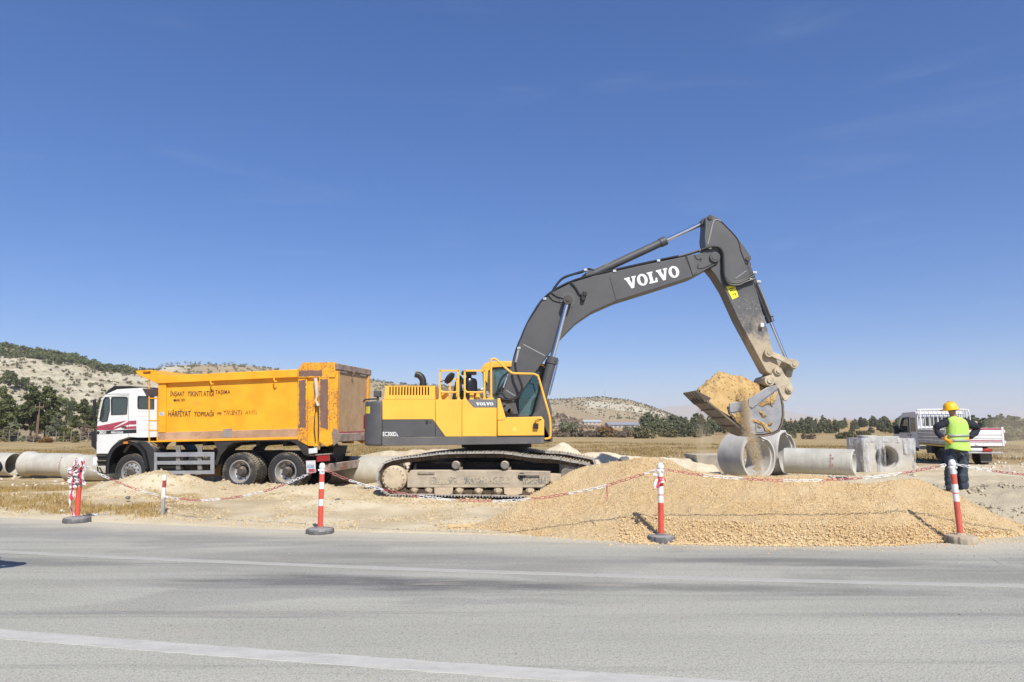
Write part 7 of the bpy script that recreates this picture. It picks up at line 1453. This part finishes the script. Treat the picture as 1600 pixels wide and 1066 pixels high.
def crown_pts(r, h, w, kind):
    C = []; R = []
    if kind == 'pine':        # rounded, layered crown with gaps
        nl = 12
        for i in range(nl):
            t = .26 + .72 * i / (nl - 1); rad = w * .5 * (1 - t) ** .55 * (.55 + .9 * min(1, t * 2.2)) * (.78 + .4 * r.rand()); m = max(2, int(11 * rad / (w * .5)))
            for k in range(m):
                a = r.rand() * 6.283; q = rad * (.35 + .65 * r.rand()); C.append((q * math.cos(a), q * math.sin(a), h * (t + .05 * r.randn()))); R.append(w * (.065 + .06 * r.rand()))
        C.append((0, 0, h * .96)); R.append(w * .08)
    elif kind == 'cone':
        for i in range(14):
            t = .06 + .9 * i / 13; rad = w * .5 * (1 - t) * (.8 + .3 * r.rand()) + w * .03; m = max(1, int(7 * (1 - t)) + 1)
            for k in range(m): a = r.rand() * 6.283; q = rad * (.4 + .6 * r.rand()); C.append((q * math.cos(a), q * math.sin(a), h * (t + .02 * r.randn()))); R.append(w * (.08 + .08 * (1 - t)))
    else:
        for i in range(16):
            a = r.rand() * 6.283; q = w * .42 * r.rand() ** .6; z = h * (.12 + .66 * r.rand() * (1 - (q / (w * .5)) ** 2 * .5)); C.append((q * math.cos(a), q * math.sin(a), z)); R.append(min(w, h * 1.3) * (.13 + .10 * r.rand()))
    return C, R
def crown_mesh(seed, h, w, kind, nper, s0, s1):
    r = np.random.RandomState(seed); C, R = crown_pts(r, h, w, kind); return cloud(r, C, R, nper, s0, s1)
def trunk_mb(h, w, seed, limbs=8):
    r = random.Random(seed); mb = MB(); pts = [Vector((0, 0, -.3))] + [Vector((r.uniform(-.02, .02) * h, r.uniform(-.02, .02) * h, h * t)) for t in (.25, .5, .75, .92)]; mb.tube(smooth_path(pts, 3), [max(.03, h * .024 * (1 - .85 * i / 12)) for i in range(13)], 8)
    for i in range(limbs):
        t = .25 + .6 * i / limbs; a = r.uniform(0, 6.28); l = w * .4 * (1 - t) + w * .08; b = Vector((0, 0, h * t)); mb.tube([b, b + Vector((math.cos(a) * l * .5, math.sin(a) * l * .5, l * .18)), b + Vector((math.cos(a) * l, math.sin(a) * l, l * .3))], [h * .010, h * .007, h * .003], 5)
    return mb
def big_tree(label, u, vtop, wpx, Y, kind, m, seed, group, cat='tree', name='pine_tree', nper=85, leaf=.26, low=0.0, bare=False):
    x = (u - CX) / F * Y / 1.0066; z0 = gzs(x, Y); h = P(u, vtop, Y).z - z0; w = wpx / 1107 * Y; o = thing(name, label, cat, (x, Y, z0), 0, group)
    v, f = crown_mesh(seed, h, w, kind, nper, leaf * .45, leaf); np_mesh('crown', v, f, m, smooth=False, parent=o); trunk_mb(h * .97, w, seed).build('trunk', M_trunk, o, fix=False); return o
gl = 'trees of the left grove'
big_tree('broad dark pine at the left picture edge', 2, 614, 66, 88, 'pine', M_pine, 1, gl)
big_tree('tall dark pine left of the brown utility pole', 47, 604, 50, 92, 'pine', M_pine, 2, gl)
big_tree('tall dark pine right of and behind the brown utility pole', 72, 605, 48, 95, 'pine', M_pine, 3, gl)
big_tree('small pine between the tall pines and the bare bush', 91, 649, 26, 90, 'pine', M_pine2, 4, gl, leaf=.26)
big_tree('round pine with a pale gap half hidden left of the truck cab', 131, 627, 34, 112, 'pine', M_pine, 5, gl)
big_tree('dark pine right behind the truck cab mirror', 156, 624, 32, 104, 'pine', M_pine, 6, gl)
big_tree('low dark pine under the broad pine at the left edge', 22, 655, 34, 84, 'bush', M_pine2, 17, gl, leaf=.26)
for i, (lab, u, vt, wp_, Y, m) in enumerate((('grey green bush below the leftmost pines', 12, 664, 30, 80, M_olive), ('bare brown bush beside the truck grille', 134, 657, 26, 84, M_brownb), ('yellow green bush between pole and bare bush', 108, 664, 26, 83, M_lgreen), ('second yellow green bush nearer the bare bush', 119, 670, 18, 80, M_lgreen), ('rust coloured low bush right of the utility pole', 74, 682, 20, 78, M_rust), ('brown bush under the tall pines', 55, 679, 24, 80, M_brownb))):
    big_tree(lab, u, vt, wp_, Y, 'bush', m, 30 + i, 'bushes of the left grove', 'bush', 'bush', 90, .22)
def hp(H_, u, t):          # point on a hill sheet
    U, yy, Pm, T = H_; i = int(np.clip(np.searchsorted(U, u), 0, len(U) - 1)); j = int(np.clip(np.searchsorted(T[:, i], t), 0, Pm.shape[0] - 1)); return Pm[j, i]
for i, (lab, u, t, hgt, kd) in enumerate((('small dark pine on the limestone slope at the left edge', 6, .33, 5.5, 'pine'), ('dark shrub pair on the limestone slope above the tall pines', 31, .34, 4.6, 'bush'), ('round dark shrub on the pale slope right of the tall pines', 89, .28, 4.6, 'bush'), ('second round shrub on the pale slope further right', 108, .25, 4.2, 'bush'), ('thin cypress on the lower pale slope', 106, .16, 6.0, 'cone'))):
    q = hp(lh, u, t); o = thing('hillside_tree', lab, 'tree', q, 0, 'single trees on the limestone slope'); v, f = crown_mesh(60 + i, hgt, hgt * (.35 if kd == 'cone' else 1.15), kd, 60, .25, .5); np_mesh('crown', v, f, M_pine, smooth=False, parent=o); trunk_mb(hgt * .9, hgt, i, 3).build('trunk', M_trunk, o, fix=False)
# scrub on the hills: uncountable, one mass per hillside
def scrub(name, label, pts, sizes, m, nper, seed, leaf=.33):
    r = np.random.RandomState(seed); C = []; R = []
    for p, s in zip(pts, sizes):
        for k in range(4): C.append((p[0] + r.randn() * s * .35, p[1] + r.randn() * s * .35, p[2] + s * (.25 + .5 * r.rand()))); R.append(s * (.28 + .2 * r.rand()))
    v, f = cloud(r, C, R, nper, .12, leaf * 1.0) if False else cloud(r, C, R, nper, leaf * .5, leaf); o = np_mesh(name, v, f, m, smooth=False); tag(o, kind='stuff', label=label, cat='scrub')
r = np.random.RandomState(90); pts = []; sz = []
while len(pts) < 430:
    u = r.uniform(-240, 232); t = r.uniform(.60, 1.02); k = float(vnoise(np.array([u * .035]), np.array([t * 9]), 6)[0])
    dens = (1 if t > .72 else .45) * (1 if u < 165 else .35) 
    if k > .66 - .28 * dens * (t > .66): pts.append(hp(lh, u, t)); sz.append(r.uniform(2.2, 4.6))
scrub('hillside_scrub', 'dark green pine scrub covering the top of the left hill', pts, sz, M_pine, 26, 1, .95)
pts = []; sz = []
for _ in range(800): u = r.uniform(-200, 230); t = r.uniform(.1, .8); pts.append(hp(lh, u, t)); sz.append(r.uniform(.6, 1.5))
scrub('hillside_scrub', 'small grey tussocks dotted over the pale limestone slope', pts, sz, M_olive, 9, 2, .5)
pts = []; sz = []
for _ in range(520): u = r.uniform(225, 860); t = r.uniform(.55, 1.01); pts.append(hp(h2, u, t)); sz.append(r.uniform(1.0, 3.2))
for u in (285, 292, 302, 318, 345, 352, 262, 254, 248, 270, 380): pts.append(hp(h2, u, 1.0)); sz.append(4.5)
scrub('hillside_scrub', 'scattered dark scrub on the hill behind the truck body', pts, sz, M_olive, 9, 3, .9)
pts = []; sz = []
for _ in range(800): u = r.uniform(820, 1075); t = r.uniform(.12, 1.0); pts.append(hp(h3, u, t)); sz.append(r.uniform(.6, 1.7))
for u in np.linspace(862, 1060, 60): pts.append(hp(h3, u + r.uniform(-2, 2), 1.0)); sz.append(r.uniform(.9, 2.0))
scrub('hillside_scrub', 'grey green scrub dotting the hill right of the excavator cab', pts, sz, M_olive, 7, 4, .8)
pts = []; sz = []
for _ in range(90): u = r.uniform(850, 950); pts.append(hp(h4, u, r.uniform(.0, .8))); sz.append(r.uniform(.8, 2.2))
scrub('hillside_scrub', 'brown scrub on the low bank behind the field', pts, sz, M_brownb, 12, 5, .5)
# pines and bushes beyond the field
def proto(kind, h, w, m, seed, nper, leaf):
    v, f = crown_mesh(seed, h, w, kind, nper, leaf * .5, leaf); nl = len(f); mb = trunk_mb(h * .9, w, seed, 3); tv = np.array(mb.v); tf = np.array([q for q in mb.f if len(q) == 4]) + len(v)
    me_o = np_mesh('pine_tree', np.concatenate([v, tv]), np.concatenate([f, tf]), [m, M_trunk], mi=np.concatenate([np.zeros(nl, int), np.ones(len(tf), int)]), smooth=False); return me_o
PR = [proto('pine', 4.2, 3.2, M_pine2, 101, 46, .34), proto('pine', 3.8, 3.4, M_pine2, 102, 46, .34), proto('cone', 4.0, 2.4, M_pine2, 103, 30, .32), proto('pine', 4.6, 2.8, M_pine2, 104, 46, .36), proto('cone', 3.2, 2.2, M_pine2, 105, 28, .30)]
BR = [proto('bush', 2.2, 3.4, M_olive, 111, 60, .26), proto('bush', 2.0, 3.0, M_brownb, 112, 60, .24), proto('bush', 2.4, 2.8, M_rust, 113, 50, .24), proto('bush', 3.0, 3.8, M_pine2, 114, 70, .30)]
used = set()
def plant(pr, u, Y, hpx, label, cat, group, wf=1.0):
    h0 = max(q.co.z for q in pr.data.vertices) if 'h' not in pr.keys() else pr['h']; pr['h'] = h0
    x = (u - CX) / F * Y / 1.0066; z = gzs(x, Y); s = hpx / 1112 * Y / h0; o = pr if pr.name not in used else pr.copy()
    if pr.name in used: COL.objects.link(o)
    used.add(pr.name); o.location = (x, Y, z - .05); o.scale = (s * wf, s * wf, s); o.rotation_euler = (0, 0, r.uniform(0, 6.28)); o.name = 'bush' if cat == 'bush' else 'pine_tree'; used.add(o.name); tag(o, label, cat, group); return o
LP = 'young dark green pine in the belt beyond the field'; GP = 'pine belt beyond the field'
for u in np.arange(1008, 1112, 6.5): plant(PR[r.randint(5)], u + r.uniform(-3, 3), r.uniform(150, 200), r.uniform(22, 30), LP, 'tree', GP, 1.25)
for u in np.arange(1012, 1112, 9): plant(PR[r.randint(5)], u + r.uniform(-3, 3), r.uniform(122, 140), r.uniform(17, 25), LP, 'tree', GP, 1.15)
for u in np.arange(1112, 1226, 8): plant(PR[r.randint(5)], u + r.uniform(-3, 3), r.uniform(150, 190), r.uniform(18, 27), LP, 'tree', GP, 1.1)
for u in np.arange(1224, 1420, 6.2): plant(PR[r.randint(5)], u + r.uniform(-4, 4), r.uniform(205, 270), r.uniform(12, 19), LP, 'tree', GP, 1.2)
for u in (1226, 1245, 1252, 1261, 1266, 1274, 1281, 1286, 1291, 1297, 1303, 1232, 1238): plant(PR[r.randint(5)], u + r.uniform(-2, 2), r.uniform(140, 165), r.uniform(17, 24), LP, 'tree', GP)
for u in (1331, 1360, 1375, 1391, 1380): plant(PR[r.randint(5)], u, r.uniform(150, 180), r.uniform(11, 18), LP, 'tree', GP)
for u in np.arange(1400, 1640, 6.0): plant(PR[r.randint(5)], u + r.uniform(-3, 3), r.uniform(150, 210), r.uniform(19, 27), LP, 'tree', GP, 1.3)
for u in np.arange(1500, 1640, 7.5): plant(PR[r.randint(5)], u + r.uniform(-3, 3), r.uniform(110, 130), r.uniform(24, 31), LP, 'tree', GP, 1.3)
for u in np.arange(1560, 1660, 14): plant(BR[3], u + r.uniform(-3, 3), r.uniform(90, 105), r.uniform(20, 26), 'bushy dark tree in the belt at the right picture edge', 'tree', GP, 1.2)
GB = 'bushes at the far field edge'
for lab, k, us in (('bare brown bush in the hedge at the far field edge', 1, (872, 879, 902, 909, 916, 924, 931, 968, 975, 985)), ('olive green bush in the hedge at the far field edge', 0, (945, 952, 959, 940, 1040, 1052, 1064, 1078, 1090)), ('rust coloured bush before the low grey building', 2, (944, 950))):
    for u in us: plant(BR[k], u + r.uniform(-2, 2), r.uniform(118, 130), r.uniform(10, 16) if k < 2 else 19, lab, 'bush', GB, 1.15)
plant(BR[3], 889, 126, 27, 'dark green bushy tree right of the excavator boom foot', 'tree', GB, .8); plant(BR[0], 1003, 108, 21, 'big round olive bush at the edge of the field', 'bush', GB, 1.2); plant(BR[3], 984, 132, 18, 'dark shrub left of the big olive bush', 'bush', GB)
for u, vt in ((1262, 0), (1233, 0), (1318, 0), (1346, 0), (1326, 0), (1312, 0), (1340, 0), (1350, 0)): plant(BR[1 if u in (1262,) else 0], u, r.uniform(112, 122), r.uniform(8, 13), 'low olive bush on the near edge of the pine belt' if u != 1262 else 'low brown bush on the near edge of the pine belt', 'bush', GB, 1.1)
for q in PR + BR:
    if 'label' not in q.keys(): bpy.data.objects.remove(q)

# ------------------------------------------------------------------ buildings, poles, fence
M_bw = mat('pale_render_wall', (.44, .42, .39), .8, var=.08); M_bg = mat('grey_sheet_roof', (.30, .32, .36), .6, var=.1); M_win = mat('dark_window', (.20, .20, .21), .4)
def house(label, u, vb, wpx, hpx, Y, mroof, dep=6, n=0, group=None, name='house', gable=True):
    x = (u - CX) / F * Y / 1.0066; zb = P(u, vb, Y).z; w = wpx / 1107 * Y; h = hpx / 1107 * Y; o = thing(name, label, 'building', (x, Y, zb), 0, group)
    mb = MB(); mb.box(-w / 2, w / 2, 0, dep, -6, h * .62); mb.build('wall', M_bw, o, smooth=0)
    mb = MB()
    if gable: mb.prism([(-.3, h * .6), (dep + .3, h * .6), (dep / 2, h)], -w / 2 - .3, w / 2 + .3, T=lambda q: (q[1], q[0], q[2]))
    else: mb.box(-w / 2 - .1, w / 2 + .1, -.1, dep + .1, h * .621, h)
    mb.build('roof', mroof, o, smooth=0)
    if n:
        for i in range(n): mb = MB(); xx_ = -w / 2 + w * (i + .5) / n; mb.box(xx_ - w / n * .28, xx_ + w / n * .28, -.06, -.003, h * .18, h * .45); mb.build('window', M_win, o, smooth=0)
    return o
house('small pale building with low roof at the foot of the dotted hill', 926, 663, 26, 6.5, 330, mat('pale_sheet_roof', (.52, .55, .58), .6), 10, 4)
house('long low building with grey sheet roof behind the hedge', 975, 670, 46, 10, 240, M_bg, 12, 7); house('long grey roofed shed half behind the pine belt', 1023, 661, 40, 5.5, 360, M_bg, 10, 5)
for u, w_, h_, v in ((1222, 4, 4, 657), (1256, 5, 4, 658), (1268, 4, 4, 658), (1272, 8, 6, 658), (1281, 6, 5, 659), (1290, 6, 4, 660), (1300, 5, 5, 660), (1309, 7, 6, 660), (1230, 5, 3, 657), (1240, 4, 3, 657), (1246, 5, 3, 657.5)): house('tiny white flat roofed house of the far town', u, v, w_, h_, 1500, M_bw, 12, 0, 'houses of the far town', gable=False)
mo = thing('minaret', 'slim white minaret rising over the far town', 'tower', (P(1303.5, 658, 1500).x, 1500, P(1303, 660, 1500).z)); mb = MB(); mb.lathe([(1.3, 0), (1.2, 7), (1.7, 7.2), (1.7, 8), (1.0, 8.2), (.9, 10.5), (0, 13)], (0, 0, 0), (0, 0, 1), 10); mb.build('shaft', M_bw, mo)
def pole(label, u, vt, vb, Y, rr=.12, arm=0, m=None, name='utility_pole'):
    x = (u - CX) / F * Y / 1.0066; zb = gzs(x, Y) if vb is None else P(u, vb, Y).z; o = thing(name, label, 'pole', (x, Y, zb)); h = P(u, vt, Y).z - zb; mb = MB(); mb.cyl((0, 0, -2), (0, 0, h), rr, rr * .7, 8); mb.build('shaft', m or mat('brown_pole_wood', (.20, .11, .065), .8), o)
    if arm: mb = MB(); mb.bar((-arm, 0, h - .5), (arm, 0, h - .5), .12, .12, up=(0, 0, 1)); [mb.cyl((a, 0, h - .45), (a, 0, h - .2), .05, n=6) for a in (-arm * .9, 0, arm * .9)]; mb.build('crossarm', m or M_trunk, o)
    return o
po_ = pole('brown double timber utility pole before the tall pines', 60, 629, None, 80, .085, .5); mb = MB(); mb.cyl((-.24, 0, -1), (-.10, 0, 3.0), .07, n=8); mb.build('brace', M_trunk, po_)
M_mast = mat('grey_mast', (.35, .35, .37), .6, .3)
pole('thin radio mast on the hill top right of the excavator', 946, 609, 621.5, 950, .35, 0, M_mast, 'mast'); pole('thin mast on the skyline above the middle of the truck body', 383.5, 564, 573, 760, .25, 0, M_mast, 'mast'); pole('thin mast on the skyline above the truck rear', 433, 565, 578, 760, .25, 0, M_mast, 'mast')
for lab, u, vt in (('slim grey post at the left end of the low building', 952, 660), ('slim grey post by the right end of the low building', 993, 660), ('slim pale post before the pale building', 929, 662), ('slim post right of the big building under the hill', 998, 659), ('thin dark post on the bank near the boom foot', 879, 655)): pole(lab, u, vt, None, 170, .10, 0, M_mast, 'post')
fo = thing('wire_fence', 'old wire fence with weathered posts along the left grove', 'fence', (0, 80, 0)); M_fp = mat('weathered_grey_post', (.24, .215, .185), .9, var=.25); tops = []
for i in range(24):
    u = -30 + i * 12.0 + r.uniform(-1.5, 1.5); Y = 80 - i * .15; x = (u - CX) / F * Y / 1.0066; z = gzs(x, Y); hh2 = r.uniform(1.15, 1.45); mb = MB(); mb.cyl((x, Y - 80, z - .2), (x + r.uniform(-.08, .08), Y - 80, z + hh2), .038, n=7); mb.build('post', M_fp, fo); tops.append(Vector((x, Y - 80, z)))
for hz in (.35, .7, 1.05): mb = MB(); mb.tube([q + Vector((0, 0, hz)) for q in tops], .008, 4); mb.build('wire', M_mast, fo)

# ------------------------------------------------------------------ pale spoil heaps behind the machine
def heap(label, pts, Y, wy, m, seed):      # pts: skyline in the photo (u, v)
    uu, vv = zip(*pts); n = 70; xs_ = np.linspace((uu[0] - CX) / F * Y / 1.0066, (uu[-1] - CX) / F * Y / 1.0066, n); U = xs_ * 1.0066 * F / Y + CX; zt = np.array([P(u, v, Y).z for u, v in zip(U, np.interp(U, uu, vv))])
    ny = 30; yy = np.linspace(-1, 1, ny); zb = gz(xs_, xs_ * 0 + Y) - .05; V = []
    for t in yy: z = zb + np.maximum(zt - zb, 0) * max(0, 1 - abs(t)) ** .9; y = Y + t * wy; V.append(np.stack([xs_, np.full(n, y), z + fbm(xs_ * 2.5, np.full(n, y * 2.5), 4, seed) * .09 * (1 - abs(t))], -1))
    o = np_mesh('spoil_heap', np.array(V).reshape(-1, 3), grid_faces(n, ny), m); tag(o, label, 'soil heap', 'pale spoil heaps')
M_sand = soil_mat('pale_spoil', (.56, .47, .33), (.68, .60, .45), 8)
heap('pointed pale sand heap behind the excavator tracks', [(836, 709), (850, 704), (862, 698.5), (874, 692), (881, 691), (888, 694), (898, 702), (912, 709)], 25, 1.3, M_sand, 3); heap('long low pale spoil bank behind the gravel pile', [(880, 716), (905, 709), (925, 705), (950, 706), (975, 711), (1000, 714), (1040, 714), (1080, 716), (1110, 722)], 23.5, 1.5, M_sand, 5)
heap('low pale spoil ridge behind the truck rear', [(560, 712), (600, 704), (640, 703), (700, 702), (760, 705), (800, 712)], 27, 1.6, soil_mat('pale_spoil_lumpy', (.46, .38, .26), (.60, .52, .38), 8), 9)

# ------------------------------------------------------------------ soil pouring out of the bucket, dust
def stream(path, spread, n, seed):
    rs_ = np.random.RandomState(seed); q = np.array([tuple(p) for p in smooth_path(path, 12)]); k = (rs_.rand(n) ** .8 * (len(q) - 1)).astype(int); s = spread * (.6 + .9 * k / len(q)); return q[k] + rs_.randn(n, 3) * s[:, None] * np.array([1, .7, 1.6])
yb_ = EO.y + KD0 - .12
st1 = [P(1157, 612, yb_ + .25), P(1163, 626, yb_), P(1167, 645, yb_), P(1168, 668, yb_), P(1174, 690, yb_), P(1181, 715, yb_), P(1187, 742, yb_)]; st2 = [P(1092, 634, yb_ + .6), P(1096, 655, yb_ + .6), P(1099, 680, yb_ + .6), P(1100, 712, yb_ + .6)]
o = clods(3800, lambda r_, n: stream(st1, .05, n, 3), .003, .015, 'falling_soil', M_dirt, None, 31); tag(o, kind='stuff', label='stream of loose soil pouring over the bucket rim', cat='falling soil')
o = clods(500, lambda r_, n: stream(st2, .08, n, 5), .003, .010, 'falling_soil', M_dirt, None, 33); tag(o, kind='stuff', label='thin trickle of soil falling from the bucket teeth', cat='falling soil')
def volmat(name, dens, col):
    m = bpy.data.materials.new(name); m.use_nodes = True; t = m.node_tree; t.nodes.remove(t.nodes['Principled BSDF']); v = t.nodes.new('ShaderNodeVolumePrincipled'); v.inputs['Density'].default_value = dens; v.inputs['Color'].default_value = (*col, 1); v.inputs['Anisotropy'].default_value = -.25 if 'dust' in name else 0.0; t.links.new(v.outputs[0], t.nodes['Material Output'].inputs['Volume']); return m
def dust(label, path, rad, dens, seed):
    mb = MB(); q = smooth_path(path, 6); n = len(q); mb.tube(q, [rad[0] + (rad[1] - rad[0]) * math.sin(math.pi * min(1, (i + .6) / n)) ** .7 * (.8 + .4 * ((i * 7 + seed) % 5) / 5) for i in range(n)], 14); o = mb.build('dust_cloud', volmat('airborne_dust', dens, (.95, .84, .64)), None, smooth=60); tag(o, label, 'dust', kind='stuff')
dust('tan dust veil around the soil pouring from the bucket', [P(1160, 620, yb_ - .02), P(1167, 645, yb_ - .1), P(1169, 670, yb_ - .1), P(1176, 695, yb_ - .1), P(1184, 720, yb_ - .1), P(1189, 746, yb_ - .1)], (.05, .17), 1.1, 1)
for k, (du, rr_, dn) in enumerate(((-5, .12, .8), (3, .16, .7))): dust(('left' if k == 0 else 'right') + ' half of the thin dust veil drifting down below the bucket teeth', [P(1096 + du, 640, yb_ + .6 + .2 * k), P(1098 + du, 660, yb_ + .6 + .2 * k), P(1100 + du, 684, yb_ + .6), P(1098 + du, 706, yb_ + .6), P(1096 + du, 722, yb_ + .6)], (.02, rr_), dn, 2 + k)
dust('faint dust cloud drifting at the right edge behind the pickup', [P(1545, 700, 36), P(1580, 690, 36), P(1620, 682, 36), P(1680, 676, 36)], (.4, 1.7), .10, 3)

# unseen copy of the worker, added past the left edge for its road shadow
by = dup(worker, (-6.02, 7.6, 0.0), R_(0), 'stand-in copied from the worker, added out of view past the left edge to throw a shadow on the road')
# ------------------------------------------------------------------ haze
lo = min(float(Z.min()), -4.0) - 1.0; hi = 0
for o in scene.objects:
    if o.type == 'MESH':
        hi = max(hi, max((o.matrix_world if o.parent else o.matrix_basis).to_translation().z + c[2] for c in o.bound_box))
mb = MB(); mb.box(-9300, 9300, -80, 12300, lo, hi + 10); hz = mb.build('haze', volmat('pale_air', 2.0e-4, (.80, .86, .95)), None, smooth=0); tag(hz, kind='stuff', label='thin pale haze in the air', cat='haze')
